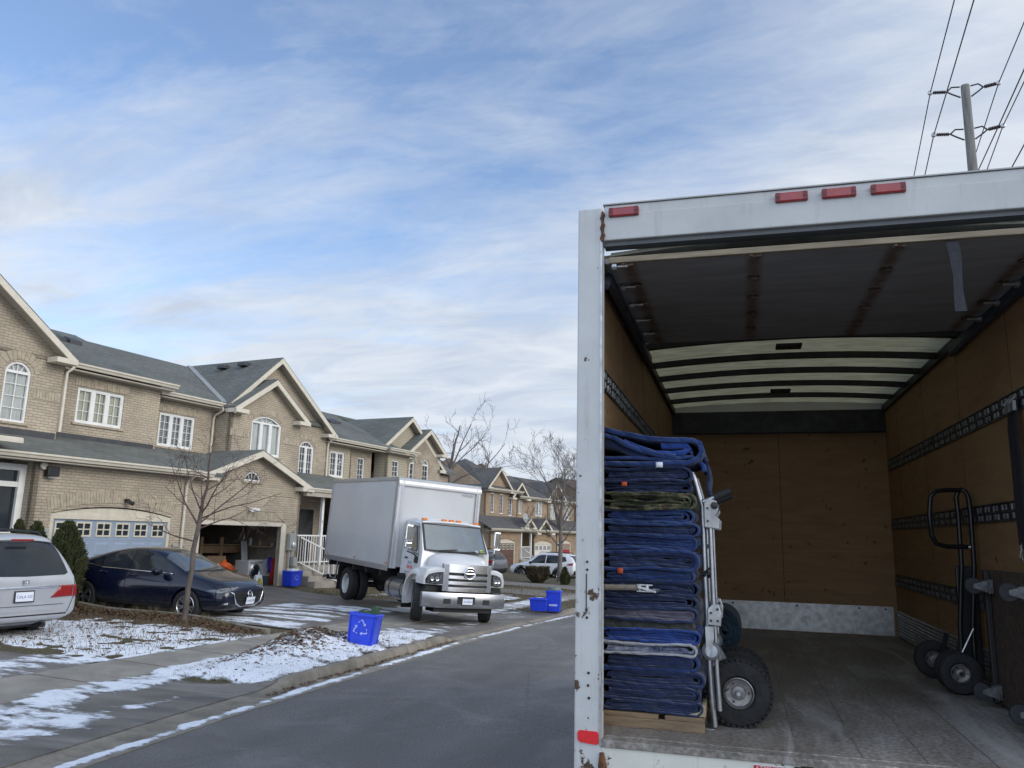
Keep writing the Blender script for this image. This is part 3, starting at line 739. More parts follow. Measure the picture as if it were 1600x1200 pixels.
def window(par, fn, s0, s1, z0, z1, rise=0.0, bays=1, cols=2, rows=4, back='dark_blind', sill=True, trans=None, dep=0.0, grid_all=True, lab=None, fan=True):
    """white framed window with casements, glazing bars, pane and what hangs behind it; returns its opening"""
    zs = z1-rise
    out = arch_pts(s0, s1, z0, zs, rise) if rise else rect(s0, s1, z0, z1)
    fw = .055
    inn = inset(out, fw)
    mb = MB()
    n = len(out); vs = []
    for d in (.03, .10):
        vs += [fn(u, v, d) for u, v in out]+[fn(u, v, d) for u, v in inn]
    fs = []
    for i in range(n):
        j = (i+1) % n
        fs += [(i,j,n+j,n+i), (2*n+i,3*n+i,3*n+j,2*n+j), (n+i,n+j,3*n+j,3*n+i), (i,2*n+i,2*n+j,j)]
    mb.add(vs, fs)
    def bar(a, b, w, d0, d1):
        (u0,v0), (u1,v1) = a, b
        dx, dy = u1-u0, v1-v0; l = math.hypot(dx, dy); px, py = -dy/l*w/2, dx/l*w/2
        mb.prism([(u0+px,v0+py),(u0-px,v0-py),(u1-px,v1-py),(u1+px,v1+py)], lambda u,v,t: fn(u,v,t), d0, d1)
    i0, i1 = s0+fw, s1-fw; b0, b1 = z0+fw, (zs if rise else z1-fw)
    bw = (i1-i0)/bays
    for k in range(1, bays): bar((i0+bw*k, b0), (i0+bw*k, b1), .085, .035, .098)
    if rise: bar((i0, zs), (i1, zs), .07, .036, .097)
    for k in range(bays):
        a, b = i0+bw*k+(.042 if k else 0), i0+bw*(k+1)-(.042 if k < bays-1 else 0)
        if bays > 1:
            for q in ((a+.015, a+.015), (b-.015, b-.015)): bar((q[0], b0), (q[1], b1), .035, .04, .094)
            bar((a, b0+.015), (b, b0+.015), .035, .041, .093); bar((a, b1-.015), (b, b1-.015), .035, .041, .093)
        if grid_all:
            for c in range(1, cols): bar((a+(b-a)*c/cols, b0), (a+(b-a)*c/cols, b1), .018, .06, .082)
            for r_ in range(1, rows): bar((a, b0+(b1-b0)*r_/rows), (b, b0+(b1-b0)*r_/rows), .018, .061, .081)
    if rise and fan:
        cx = (s0+s1)/2
        for a in ((-.55, .8), (0, 1), (.55, .8)) if rise > .18 else ((-.5,.75),(.5,.75)):
            bar((cx+a[0]*.12, zs), (cx+a[0]*(s1-s0)/2*.86, zs+rise*a[1]*.86), .018, .062, .08)
    w = mb.build('window', M['white_trim'], par)
    if lab: w['label'] = lab
    g = MB(); g.add([fn(u, v, .088) for u, v in inn], [tuple(t) for t in tessellate_polygon([[Vector((u,v,0)) for u,v in inn]])]); g.build('pane', M['glass'], w, normals=False)
    c = MB()
    if back in ('curtain', 'curtain_white'):
        seg = 40
        a = [(s0+(s1-s0)*i/seg, .13+.018*math.sin(i*1.7)+.012*math.sin(i*.61+s0)) for i in range(seg+1)]
        c.add([fn(u, zz, d) for zz in (z0, z1) for u, d in a], [(i, i+1, seg+2+i, seg+1+i) for i in range(seg)])
        c.build('curtain', M[back], w, smooth=180, normals=False)
    else:
        c.add([fn(u, v, .30 if back == 'dark_blind' else .15) for u, v in rect(s0, s1, z0, z1)], [(0,1,2,3)])
        c.build('blind', M[back], w, normals=False)  # dark backing paints the shade of an unlit room behind the pane
    if sill:
        sm = MB(); p0 = fn(s0-.08, z0-.07, -.05); p1 = fn(s1+.08, z0-.005, .07)
        sm.box(min(p0[0],p1[0]), max(p0[0],p1[0]), min(p0[1],p1[1]), max(p0[1],p1[1]), p0[2], p1[2]); sm.build('sill', M['brick_soldier'], w, bevel=.006)
    return out
def soldiers(sb, fn, s0, s1, z0, h, w=.075, d0=-.014, d1=.03, taper=0.0, rise=0.0):
    """upright bricks in a row; with rise they follow a segmental arch"""
    par, mt, off = sb; mb = MB(off=off)
    n = max(2, int((s1-s0)/(w+.008))); st = (s1-s0)/n; c = (s0+s1)/2; hw = (s1-s0)/2
    if rise: r = (hw*hw+rise*rise)/(2*rise); zc = z0+rise-r
    for k in range(n):
        a, b = s0+st*k+.004, s0+st*(k+1)-.004
        if not rise: q = [(a,z0),(b,z0),(b,z0+h),(a,z0+h)]
        else:
            q = []
            for u, rr in ((a,r),(b,r),(b,r+h),(a,r+h)):
                t = math.asin(max(-1, min(1, (u-c)/r))); q.append((c+rr*math.sin(t), zc+rr*math.cos(t)))
        jz = .0015*((k*7) % 5)
        mb.prism(q, lambda u,v,t: fn(u,v,t), d0-jz, d1)
    mb.build('soldier_course', M[mt], par)
def gable_roof(par, s, z, hw, slope, o0, o1, mats=('shingle','cream_soffit','cream_trim'), hl=None, hr=None, fas=.20, thick=.16, ret=(-1, 1), sl=None):
    """two roof slopes either side of a ridge that runs back from the street, with rake boards; hl/hr are the half widths"""
    hl = hl or hw; hr = hr or hw
    r = None; slope_r = slope
    for sg, h in ((-1, hl), (1, hr)):
        slope = sl if (sg < 0 and sl) else slope_r
        mb = MB(); sf = MB(); fa = MB()
        e = (s+sg*h, z-slope*h)
        mb.slab((s, o0, z), (e[0], o0, e[1]), (e[0], o1, e[1]), (s, o1, z), .045)
        sf.slab((s, o0+.03, z-.0455), (e[0]-sg*.03, o0+.03, e[1]-.0455+slope*.03), (e[0]-sg*.03, o1, e[1]-.0455+slope*.03), (s, o1, z-.0455), thick-.05)
        # rake board
        t = fas
        fa.add([(s, o0-.02, z-.047), (e[0], o0-.02, e[1]-.047), (e[0], o0-.02, e[1]-.047-t), (s, o0-.02, z-.047-t),
                (s, o0+.028, z-.047), (e[0], o0+.028, e[1]-.047), (e[0], o0+.028, e[1]-.047-t), (s, o0+.028, z-.047-t)],
               [(0,1,2,3),(7,6,5,4),(0,4,5,1),(1,5,6,2),(2,6,7,3),(3,7,4,0)])
        if sg in ret:
            fa.box(min(e[0], e[0]-sg*.62), max(e[0], e[0]-sg*.62), o0-.06, o0+.36, e[1]-.20, e[1]-.06)
        r = mb.build('roof_slope', M[mats[0]], par)
        sf.build('soffit', M[mats[1]], r)
        fa.build('rake_board', M[mats[2]], r)
    return r
def gutter(par, s0, s1, o, z, end=True):
    """eaves: soffit board and a K-shaped gutter along the street side"""
    mb = MB()
    prof = [(0,0),(0,-.13),(-.06,-.13),(-.085,-.07),(-.12,-.045),(-.12,0),(-.105,0),(-.105,-.03)]
    mb.prism(prof[:6], lambda u,v,t: (t, o+u, z+v), s0, s1)
    return mb.build('gutter', M['cream_trim'], par, bevel=.006, seg=1)
def downspout(par, pts, mat='cream_trim', r=.042):
    mb = MB(); mb.tube(pts, r, 6); return mb.build('downspout', M[mat], par, smooth=40)
def roof_vent(par, s, o, z, slope):
    mb = MB()
    mb.prism([(-.22,-.02),(.22,-.02),(.20,.12),(-.20,.12)], lambda u,v,t: (s+u, o+t, z+v+slope*t), -.2, .2)
    return mb.build('roof_vent', M['flash'], par, bevel=.02)
def garage_door(par, s0, s1, z0, z1, o, mat, lites=6, frame='cream_frame', arch=0.0, windows=True):
    """sectional door with raised panels and a row of small lights"""
    d = MB(); n = lites; pw = (s1-s0)/n; rows = 4; ph = (z1-z0)/rows
    d.box(s0, s1, o+.03, o+.07, z0, z1)
    for r_ in range(rows if not windows else rows-1):
        for k in range(n):
            a, b = s0+pw*k+.09, s0+pw*(k+1)-.09; c, e = z0+ph*r_+.09, z0+ph*(r_+1)-.09
            d.add([(a,o+.029,c),(b,o+.029,c),(b,o+.029,e),(a,o+.029,e),(a+.04,o+.012,c+.04),(b-.04,o+.012,c+.04),(b-.04,o+.012,e-.04),(a+.04,o+.012,e-.04)], [(4,5,6,7),(0,1,5,4),(1,2,6,5),(2,3,7,6),(3,0,4,7)])
    for r_ in range(1, rows): d.box(s0, s1, o+.022, o+.0295, z0+ph*r_-.012, z0+ph*r_+.006)
    dr = d.build('garage_door', M[mat], par)
    if windows:
        for k in range(n):
            f = MB(); a, b = s0+pw*k+.07, s0+pw*(k+1)-.07; c, e = z1-ph+.07, z1-.06; t = .045
            for bx in ((a,b,c,c+t),(a,b,e-t,e),(a,a+t,c+t,e-t),(b-t,b,c+t,e-t),((a+b)/2-.018,(a+b)/2+.018,c+t,e-t),(a+t,(a+b)/2-.018,(c+e)/2-.016,(c+e)/2+.016),((a+b)/2+.018,b-t,(c+e)/2-.016,(c+e)/2+.016)):
                f.box(bx[0], bx[1], o+.008, o+.0285, bx[2], bx[3])
            w = f.build('door_window', M['cream_frame'] if mat != 'garage_white' else M['white_trim'], dr)
            g = MB(); g.add([(a+.02,o+.024,c+.02),(b-.02,o+.024,c+.02),(b-.02,o+.024,e-.02),(a+.02,o+.024,e-.02)], [(0,1,2,3)]); g.build('pane', M['car_glass'], w, normals=False)
    fr = MB(); t = .12
    fr.box(s0-t, s0, o-.02, o+.10, z0, z1+t); fr.box(s1, s1+t, o-.02, o+.10, z0, z1+t); fr.box(s0, s1, o-.02, o+.10, z1, z1+t)
    if arch:
        pts = arch_pts(s0-t, s1+t, z1+t, z1+t+.001, arch)
        fr.prism(pts, lambda u,v,tt: (u, o+tt, v), .01, .09)
    fr.build('door_frame', M[frame], par)
    return dr
def house_root(s0, label):
    p = G0+FE*s0
    return thing('townhouse', label, 'house', p, FTH, 'brick townhouses along the street')
def railing(par, name, p, q, h, n, mat='white_trim', r=.018):
    """top and bottom rail with pickets between two foot points"""
    mb = MB(); p, q = Vector(p), Vector(q); up = Vector((0,0,h))
    mb.beam(p+up, q+up, .06, .05); mb.beam(p+Vector((0,0,.12)), q+Vector((0,0,.12)), .05, .04)
    for i in range(1, n):
        a = p+(q-p)*i/n; mb.beam(a+Vector((0,0,.13)), a+up-Vector((0,0,.02)), r*1.4, r*1.4, up=(1,0,0))
    return mb.build(name, M[mat], par)

# ================================================================ first house: blue garage door
S1 = -9.5
h1 = house_root(S1, 'buff brick house at the left edge with blue grey garage door and storm door entry')
def mb1(): return MB(off=(-S1, 0, 0))
def off1(fn): return lambda u,v,d: (lambda q: (q[0]-S1, q[1], q[2]))(fn(u,v,d))
f0 = off1(front(0)); zb = -.1
# garage wall with the arched door opening
gs0, gs1, gz1 = -8.62, -4.82, 2.22
w = MB(); w.wall(rect(-9.18, -4.25, zb, 3.72), [arch_pts(gs0, gs1, zb+.02, 2.34, .22)], f0, .14)
w.wall(rect(0, 2.2, zb, 3.72), [], off1(side(-9.18)), .12)
# upper walls
fA, fB = off1(front(1.2)), off1(front(1.6))
winA = arch_pts(-9.56, -8.86, 4.66, 5.98, .28); winB = rect(-7.18, -5.63, 4.95, 5.98)
zA = 9.05; sA = -11.35
w.wall([(-15.2,4.0),(-7.95,4.0),(-7.95,zA-.714*(sA*-1-7.95)-.16),(sA,zA-.16),(-15.2,zA-.714*3.85-.16)], [winA], fA, .14)
w.wall(rect(-7.951, -4.42, 4.0, 6.62), [winB], fB, .14)
w.wall(rect(1.6, 2.4, 4.0, 6.6), [], off1(side(-4.42)), .1)
# recessed entry and the far sides, so that the house is closed
w.wall(rect(-15.2, -9.181, zb, 3.9), [rect(-10.4, -8.9-.55, .4, 3.3)], off1(front(1.0)), .14)
w.wall([(1.2,zb),(11.3,zb),(11.3,6.5),(6.2,8.5),(1.2,6.5)], [], off1(side(-15.2)), .1)
w.wall(rect(-15.2, -4.25, zb, 6.6), [], off1(lambda u,v,d: (u, 11.3-d, v)), .1)
wall1 = w.build('wall', M['brick'], h1)
sb = (h1, 'brick_soldier', (-S1,0,0))
soldiers(sb, front(0), gs0-.1, gs1+.1, 2.40, .33, rise=.27)
soldiers(sb, front(1.2), -9.66, -8.76, 5.99, .24, rise=.34)
soldiers(sb, front(1.6), -7.3, -5.5, 6.02, .24)
soldiers(sb, front(1.2), -8.75, -7.97, 5.36, .24); soldiers(sb, front(1.2), -10.6, -9.67, 5.36, .24)
def win1(fr, *a, **k): return window(h1, off1(fr), *a, **k)
window(h1, off1(front(1.2)), -9.56, -8.86, 4.66, 6.26, rise=.28, cols=2, rows=4, back='curtain_white')  # white sheet here stands in for the pale reflection in this pane
window(h1, off1(front(1.6)), -7.18, -5.63, 4.95, 5.98, bays=3, cols=2, rows=3, back='curtain')
gd = garage_door(h1, gs0+.1-S1, gs1-.1-S1, .12, 2.2, 0.03, 'garage_blue', 6, arch=.2)
# roofs
rf = mb1()
rf.slab((-15.4,1.2,6.58),(-4.3,1.2,6.58),(-4.3,6.2,8.62),(-15.4,6.2,8.62),.14)
rf.slab((-15.4,6.2,8.62),(-4.25,6.2,8.62),(-4.25,11.7,6.4),(-15.4,11.7,6.4),.14)
rm = rf.build('roof', M['shingle'], h1)
sk = mb1(); sk.slab((-15.4,-.42,3.76),(-4.25,-.42,3.76),(-4.25,2.0,4.62),(-15.4,2.0,4.62),.10); sk.build('skirt_roof', M['shingle'], h1)
for b_ in ((-8.0,-4.43,1.56,1.6,4.40,4.60),(-15.2,-8.0,1.16,1.2,4.27,4.50)):
    fl = mb1(); fl.box(*b_); fl.build('flashing', M['flash'], h1)
for b_ in ((-15.4,-4.25,-.40,.0,3.585,3.625),(-7.95,-4.1,1.22,1.62,6.35,6.39)):
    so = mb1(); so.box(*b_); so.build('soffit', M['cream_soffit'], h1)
gutter(h1, -15.4-S1, -4.25-S1, -.40, 3.77); gutter(h1, -7.8-S1, -4.05-S1, 1.20, 6.56)
gable_roof(h1, sA-S1, zA, 3.45, .714, .78, 6.0)
roof_vent(h1, -6.15-S1, 4.4, 7.90, .41); roof_vent(h1, -5.6-S1, 4.4, 7.90, .41)
downspout(h1, [(-7.72-S1,1.12,6.42),(-7.78-S1,1.1,6.36),(-7.9-S1,1.14,6.22),(-7.9-S1,1.14,4.55)])
downspout(h1, [(-4.42-S1,-.36,3.6),(-4.42-S1,-.10,3.42),(-4.42-S1,-.07,3.3),(-4.42-S1,-.07,.2)], 'cream_trim')
# small entrance gable, just inside the frame
pg = mb1(); pg.box(-12.2,-10.12,-.82,-.7,3.93,4.03); pg.box(-12.2,-10.12,-.8,.6,4.03,4.06); pg.build('porch_eave', M['cream_trim'], h1)
# storm door and its frame
d = mb1()
d.box(-10.3,-9.36,.41,.47,.35,.55); d.box(-9.36,-9.19,.33,.49,.1,3.52); d.box(-10.5,-10.3,.33,.49,.1,3.52); d.box(-10.3,-9.36,.35,.48,2.95,3.08); d.box(-10.3,-9.36,.33,.49,3.36,3.52); d.box(-10.3,-9.36,.38,.46,1.78,1.84)
dd = d.build('storm_door', M['white_trim'], h1)
g = mb1(); g.box(-10.3,-9.36,.42,.43,.55,1.78); g.box(-10.3,-9.36,.42,.43,1.84,2.95); g.box(-10.3,-9.36,.42,.43,3.08,3.36); g.build('door_glass', M['car_glass'], dd)
st = mb1(); st.box(-10.9,-9.2,-.3,1.0,-.1,.35); st.box(-10.9,-9.2,-.62,-.3,-.1,.18); st.build('steps', M['concrete'], h1, bevel=.015)
railing(h1, 'stair_rail', (-9.22-S1,.75,.5), (-8.85-S1,-1.3,-.35), .95, 9)
# wall mounted bits
b = mb1(); b.box(-8.98,-8.66,-.2,-.03,3.25,3.5); wl_ = b.build('wall_lamp', M['black'], h1, bevel=.015)
b = mb1(); b.cyl((-8.82,-.12,3.24),(-8.82,-.12,3.2),.09,.07); b.build('lamp_glass', M['clear_lens'], wl_)
b = mb1(); b.cyl((-9.02,-.03,3.5),(-9.02,-.10,3.5),.09,.09); b.build('alarm_bell', M['cream_trim'], h1, smooth=40)
b = mb1(); b.box(-9.12,-8.72,-.17,-.012,1.12,1.95); mt = b.build('meter_box', M['meter'], h1, bevel=.02)
b = mb1(); b.lathe([(.10,0),(.10,.06),(.085,.12),(.0,.14)], (-8.9,-.17,1.56), (0,-1,0)); b.build('meter_dial', M['clear_lens'], mt, smooth=40)
b = mb1(); b.box(-6.52,-6.44,-.16,-.012,2.72,2.80); b.cyl((-6.48,-.12,2.74),(-6.4,-.26,2.66),.05,.06); b.build('garage_lamp', M['black'], h1, smooth=40)
b = mb1(); b.wall(rect(-4.72,-4.255,zb,1.55), [], lambda u,v,d_: (u,-.035+d_,v), .03); b.build('stone_base', M['stone'], h1)

# ================================================================ second house: open garage
S2 = 0.0
h2 = thing('townhouse', 'buff brick house with an open dark garage and a railed porch behind the white truck', 'house', G0, FTH, 'brick townhouses along the street')
w = MB()
og = rect(-3.68, -.02, zb, 2.17)
fanw = arch_pts(-1.98, -1.22, 3.64, 3.66, .31)
w.wall([(-4.249,zb),(.88,zb),(.88,3.62),(-1.5,4.60),(-4.05,3.55),(-4.249,3.72)], [rect(-3.68,-.02,zb+.02,2.17), fanw], front(0), .16)
w.wall(rect(0,2.3,zb,3.7), [], side(.88,-1), .12)
fC, fD, fR = front(2.0), front(1.25), front(1.7)
winC = rect(-3.93,-2.46,4.66,5.76); winD = arch_pts(-.55,1.0,4.72,5.90,.26); winR = arch_pts(2.62,3.5,4.16,5.36,.24)
w.wall(rect(-4.42,-1.58,4.0,6.5), [winC], fC, .14)
zD, sD = 7.40, .24
w.wall([(-1.58,3.8),(2.05,3.8),(2.05,zD-.67*1.81+.02),(sD,zD),(-1.58,zD-.67*1.82+.02)], [winD], fD, .14)
w.wall(rect(1.25,2.4,3.8,6.4), [], side(-1.58), .12)
zG, sG = 8.40, .9
w.wall([(-1.4,6.4),(2.051,6.0),(2.051,3.0),(4.4,3.0),(4.4,zG-.70*3.5),(sG,zG)], [winR], fR, .14)
w.wall(rect(.88,4.4,zb,3.6), [rect(2.9,3.8,.75,2.9)], front(1.72), .12)
w.wall([(1.7,zb),(11.3,zb),(11.3,6.2),(6.2,8.3),(1.7,6.2)], [], side(4.4,-1), .1)
w.wall(rect(-4.25,4.4,zb,6.4), [], lambda u,v,d: (u, 11.3-d, v), .1)
w.build('wall', M['brick'], h2)
sb = (h2, 'brick_soldier', (0,0,0))
soldiers(sb, front(0), -3.75, .05, 2.36, .26)
soldiers(sb, front(2.0), -4.05, -2.34, 5.80, .24)
soldiers(sb, front(1.25), -.66, 1.1, 5.91, .22, rise=.32)
soldiers(sb, front(1.7), 2.52, 3.6, 5.37, .22, rise=.30)
soldiers(sb, front(1.25), -1.57, -.66, 5.28, .24); soldiers(sb, front(1.25), 1.1, 2.04, 5.28, .24); soldiers(sb, front(1.7), 3.6, 4.39, 4.85, .24)
window(h2, front(0), -1.98, -1.22, 3.64, 3.97, rise=.31, cols=1, rows=1, back='dark_blind')
window(h2, front(2.0), -3.93, -2.46, 4.66, 5.76, bays=3, cols=2, rows=4, back='slat_blind')
window(h2, front(1.25), -.55, 1.0, 4.72, 6.16, rise=.26, bays=3, cols=1, rows=1, back='curtain_white', grid_all=False)
window(h2, front(1.7), 2.62, 3.5, 4.16, 5.60, rise=.24, bays=2, cols=2, rows=4, back='dark_blind')
fr = MB()
fr.box(-3.80,-3.68,-.02,.12,zb,2.29); fr.box(-.02,.22,-.02,.14,zb,2.29); fr.box(-3.68,-.02,-.02,.12,2.17,2.29)
fr.build('garage_door_frame', M['cream_trim'], h2, bevel=.008)
# roofs
rf = MB()
rf.slab((-4.3,1.58,6.40),(3.9,1.58,6.40),(3.9,6.2,8.52),(-4.3,6.2,8.52),.14)
rf.slab((-4.3,6.2,8.52),(4.45,6.2,8.52),(4.45,11.7,6.3),(-4.3,11.7,6.3),.14)
rf.build('roof', M['shingle'], h2)
gable_roof(h2, sG, 8.58, 3.6, .70, 1.36, 6.6, hl=2.62, sl=.87, ret=(1,))
gable_roof(h2, sD, 7.58, 1.98, .67, .93, 3.4)
gable_roof(h2, -1.55, 4.72, 2.55, .395, -.32, 2.0, hl=2.5, hr=2.72)
# valley flashing between main roof and the cross gable
v = MB(); v.beam((-1.62,1.62,6.45),(.82,6.2,8.57),.20,.03); v.build('valley_flashing', M['meter'], h2)
sk = MB(); sk.slab((-4.25,-.42,3.74),(-3.2,-.42,3.74),(-1.5,2.0,4.60),(-4.25,2.0,4.60),.10); sk.slab((.6,-.3,3.6),(4.75,-.3,3.6),(4.75,1.8,4.35),(.6,1.8,4.35),.10); sk.build('skirt_roof', M['shingle'], h2)
for b_ in ((-4.25,-3.9,-.40,.0,3.575,3.615),(-4.3,-1.5,1.58,2.0,6.18,6.22),(.9,4.7,-.28,1.7,3.42,3.46),(.9,4.7,-.28,-.1,3.3,3.42)):
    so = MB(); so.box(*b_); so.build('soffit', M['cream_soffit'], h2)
gutter(h2, -4.25, -3.75, -.40, 3.75); gutter(h2, -4.35, -1.65, 1.58, 6.38); gutter(h2, .95, 4.75, -.28, 3.60)
roof_vent(h2, .46, 3.9, 8.22, .0); roof_vent(h2, .52, 2.9, 8.27, .0)
downspout(h2, [(-1.75,1.52,6.22),(-1.72,1.5,6.12),(-1.7,1.9,5.95),(-1.7,1.94,5.8),(-1.7,1.94,4.65)])
downspout(h2, [(4.3,1.3,6.0),(4.3,1.35,5.85),(4.3,1.6,5.7),(4.3,1.64,5.5),(4.3,1.64,4.3)])
# porch: floor, steps, post, rails, front door
p_ = MB(); p_.box(1.0,4.4,.15,1.7,-.1,.80); p_.box(1.15,2.6,-.15,.15,-.1,.62); p_.box(1.1,2.75,-.45,-.15,-.1,.45); p_.box(1.05,2.85,-.78,-.45,-.1,.28); p_.build('porch_steps', M['concrete'], h2, bevel=.015)
p_ = MB(); p_.box(2.32,2.44,.12,.24,.8,3.42); p_.box(4.2,4.32,.12,.24,.8,3.42); p_.build('porch_post', M['white_trim'], h2, bevel=.01)
railing(h2, 'porch_rail', (1.05,.2,.80), (2.32,.2,.80), 1.08, 9); railing(h2, 'porch_rail', (2.44,.2,.80), (4.2,.2,.80), 1.08, 12)
railing(h2, 'stair_rail', (1.25,.15,.80), (2.35,-1.0,.05), 1.02, 9)
p_ = MB(); p_.box(2.30,2.38,-1.06,-.98,.05,1.16); p_.box(2.24,2.44,-1.12,-.92,.05,.10); p_.build('newel_post', M['white_trim'], h2)
d = MB(); d.box(2.9,3.8,1.74,1.79,.8,2.9); d.build('front_door', M['dark_blind'], h2)
# meters and lights
b = MB(); b.box(.30,.62,-.18,-.012,1.35,1.95); mt = b.build('meter_box', M['meter'], h2, bevel=.02)
b = MB(); b.lathe([(.10,0),(.10,.06),(.0,.12)], (.46,-.18,1.55), (0,-1,0)); b.build('meter_dial', M['clear_lens'], mt, smooth=40)
b = MB(); b.tube([(.40,-.08,1.35),(.40,-.08,.2)], .03); b.tube([(.6,-.1,1.95),(.6,-.1,2.05)], .04); b.tube([(.52,-.08,1.35),(.52,-.1,1.1),(.62,-.12,.9),(.62,-.12,.3)], .025)
b.box(.5,.72,-.22,-.05,.82,1.12); b.build('gas_pipes', M['meter'], h2, smooth=40)
b = MB(); b.box(-1.66,-1.48,-.08,-.012,2.66,2.74)
for k in (-1, 1): b.cyl((-1.57+k*.06,-.10,2.72),(-1.57+k*.16,-.24,2.68),.055,.065)
b.build('floodlight', M['white_trim'], h2, smooth=40)
b = MB(); b.wall(rect(-4.245,-3.80,zb,1.35), [], lambda u,v,d_: (u,-.035+d_,v), .03); b.build('stone_base', M['stone'], h2)
# inside of the garage
b = MB()
b.add([(-3.68,.16,0),(.86,.16,0),(.86,6,0),(-3.68,6,0)],[(0,1,2,3)]); b.build('garage_floor', M['concrete'], h2)
M['drywall'] = pm('unpainted garage wall', (.24,.21,.18), .9, var=.2)
b = MB()
b.add([(-3.9,.17,0),(-3.9,6,0),(-3.9,6,2.9),(-3.9,.17,2.9)],[(0,1,2,3)]); b.add([(.86,.17,0),(.86,6,0),(.86,6,2.9),(.86,.17,2.9)],[(0,1,2,3)]); b.add([(-3.9,6,0),(.86,6,0),(.86,6,2.9),(-3.9,6,2.9)],[(0,1,2,3)]); b.add([(-3.9,.17,2.9),(.86,.17,2.9),(.86,6,2.9),(-3.9,6,2.9)],[(0,1,2,3)])
b.build('garage_lining', M['drywall'], h2, normals=False)
# ================================================================ third house, partly behind the white truck
S3 = 9.5
h3 = house_root(S3, 'buff brick and cream siding house whose gable rises right behind the white truck')
def o3(fn): return lambda u,v,d: (lambda q: (q[0]-S3, q[1], q[2]))(fn(u,v,d))
f3 = front(2.0)
zb3 = -.4
w = MB()
wA = rect(7.1, 7.62, 4.3, 5.37)
wE1 = arch_pts(11.0, 11.6, 4.3, 5.5, .28); wE2 = arch_pts(12.4, 12.98, 4.3, 5.5, .28)
w.wall(rect(6.4, 8.15, zb3, 5.75), [wA], o3(front(2.15)), .14)
w.wall([(10.5,zb3),(14.1,zb3),(14.1,6.0),(12.55,7.2),(10.5,5.78)], [wE1, wE2], o3(f3), .14)
w.wall(rect(14.1, 15.6, zb3, 5.2), [], o3(front(2.3)), .1)
w.wall(rect(4.41, 8.0, zb3, 3.6), [rect(5.2,7.4,zb3+.02,1.9)], o3(front(.3)), .14)
w.wall(rect(8.0, 15.6, zb3, 3.4), [], o3(front(1.0)), .1)
w.wall(rect(4.41, 15.6, zb3, 5.6), [], o3(lambda u,v,d: (u, 11.3-d, v)), .1)
w.wall([(2.3,zb3),(11.3,zb3),(11.3,5.2),(6.2,7.6),(2.3,5.2)], [], o3(side(15.6,-1)), .1)
w.wall(rect(2.0, 3.0, zb3, 5.8), [], o3(side(10.5)), .1)
w.build('wall', M['brick'], h3)
w = MB()
wS1 = rect(4.93, 5.9, 4.34, 5.44); wS3 = rect(9.05, 9.62, 4.4, 5.42)
w.wall(rect(4.41, 6.4, 3.4, 5.85), [wS1], o3(front(1.98)), .14); w.wall(rect(1.98, 2.3, 3.4, 5.85), [], o3(side(6.4,-1)), .1)
w.build('siding', M['siding'], h3); w = MB()
w.wall(rect(8.6, 10.5, 3.4, 5.9), [wS3], o3(front(1.6)), .14); w.wall(rect(1.6, 2.3, 3.4, 5.8), [], o3(side(8.6)), .1)
w.build('siding', M['siding'], h3); w = MB()
w.wall([(8.9,5.8),(13.5,5.8),(11.3,7.62)], [], o3(front(2.35)), .1)
w.build('siding', M['siding'], h3)
sb = (h3, 'brick_soldier', (-S3,0,0))
soldiers(sb, f3, 10.9, 11.7, 5.5, .2, rise=.34); soldiers(sb, f3, 12.3, 13.08, 5.5, .2, rise=.34); soldiers(sb, front(2.15), 7.0, 7.72, 5.4, .2)
window(h3, o3(front(1.98)), 4.93, 5.9, 4.34, 5.44, bays=2, cols=2, rows=4)
window(h3, o3(front(2.15)), 7.1, 7.62, 4.3, 5.37, cols=2, rows=4)
window(h3, o3(front(1.6)), 9.05, 9.62, 4.4, 5.42, cols=2, rows=4)
window(h3, o3(f3), 11.0, 11.6, 4.3, 5.78, rise=.28, cols=2, rows=4); window(h3, o3(f3), 12.4, 12.98, 4.3, 5.78, rise=.28, cols=2, rows=4)
mm = lambda: MB(off=(-S3,0,0))
rf = mm(); rf.slab((4.2,1.5,5.94),(10,1.5,5.94),(10,6.2,7.98),(4.2,6.2,7.98),.14); rf.slab((4.4,6.2,7.98),(15.8,6.2,7.98),(15.8,11.7,5.4),(4.4,11.7,5.4),.14); rf.slab((13.9,1.95,5.35),(15.9,1.95,5.35),(14.9,6.2,7.98),(13.9,6.2,7.98),.14)
rf.build('roof', M['shingle'], h3)
gable_roof(h3, 11.3-S3, 7.82, 2.5, .70, 2.0, 6.6, hl=2.5, hr=3.4)
gable_roof(h3, 12.55-S3, 7.34, 1.85, .66, 1.66, 4.4, hl=1.95, hr=1.7)
sk = mm(); sk.slab((4.75,-.2,3.45),(8.2,-.2,3.45),(8.2,2.1,4.1),(4.75,2.1,4.1),.1); sk.slab((8.2,.6,3.3),(15.7,.6,3.3),(15.7,2.1,3.9),(8.2,2.1,3.9),.1); sk.build('skirt_roof', M['shingle'], h3)
gutter(h3, 4.15-S3, 8.3-S3, 1.5, 5.92); gutter(h3, 8.3-S3, 10.75-S3, 1.22, 5.92)
for b_ in ((4.2,8.3,1.5,2.2,5.70,5.74),(8.3,10.6,1.22,1.7,5.70,5.74)):
    so = mm(); so.box(*b_); so.build('soffit', M['cream_soffit'], h3)
downspout(h3, [(10.3-S3,1.1,5.75),(10.35-S3,1.3,5.55),(10.42-S3,1.55,5.4),(10.42-S3,1.55,3.6)])
roof_vent(h3, 7.6-S3, 4.2, 7.1, .43); roof_vent(h3, 8.2-S3, 4.4, 7.18, .43)
garage_door(h3, 5.3-S3, 7.3-S3, -.2, 1.9, .33, 'garage_white', 4)

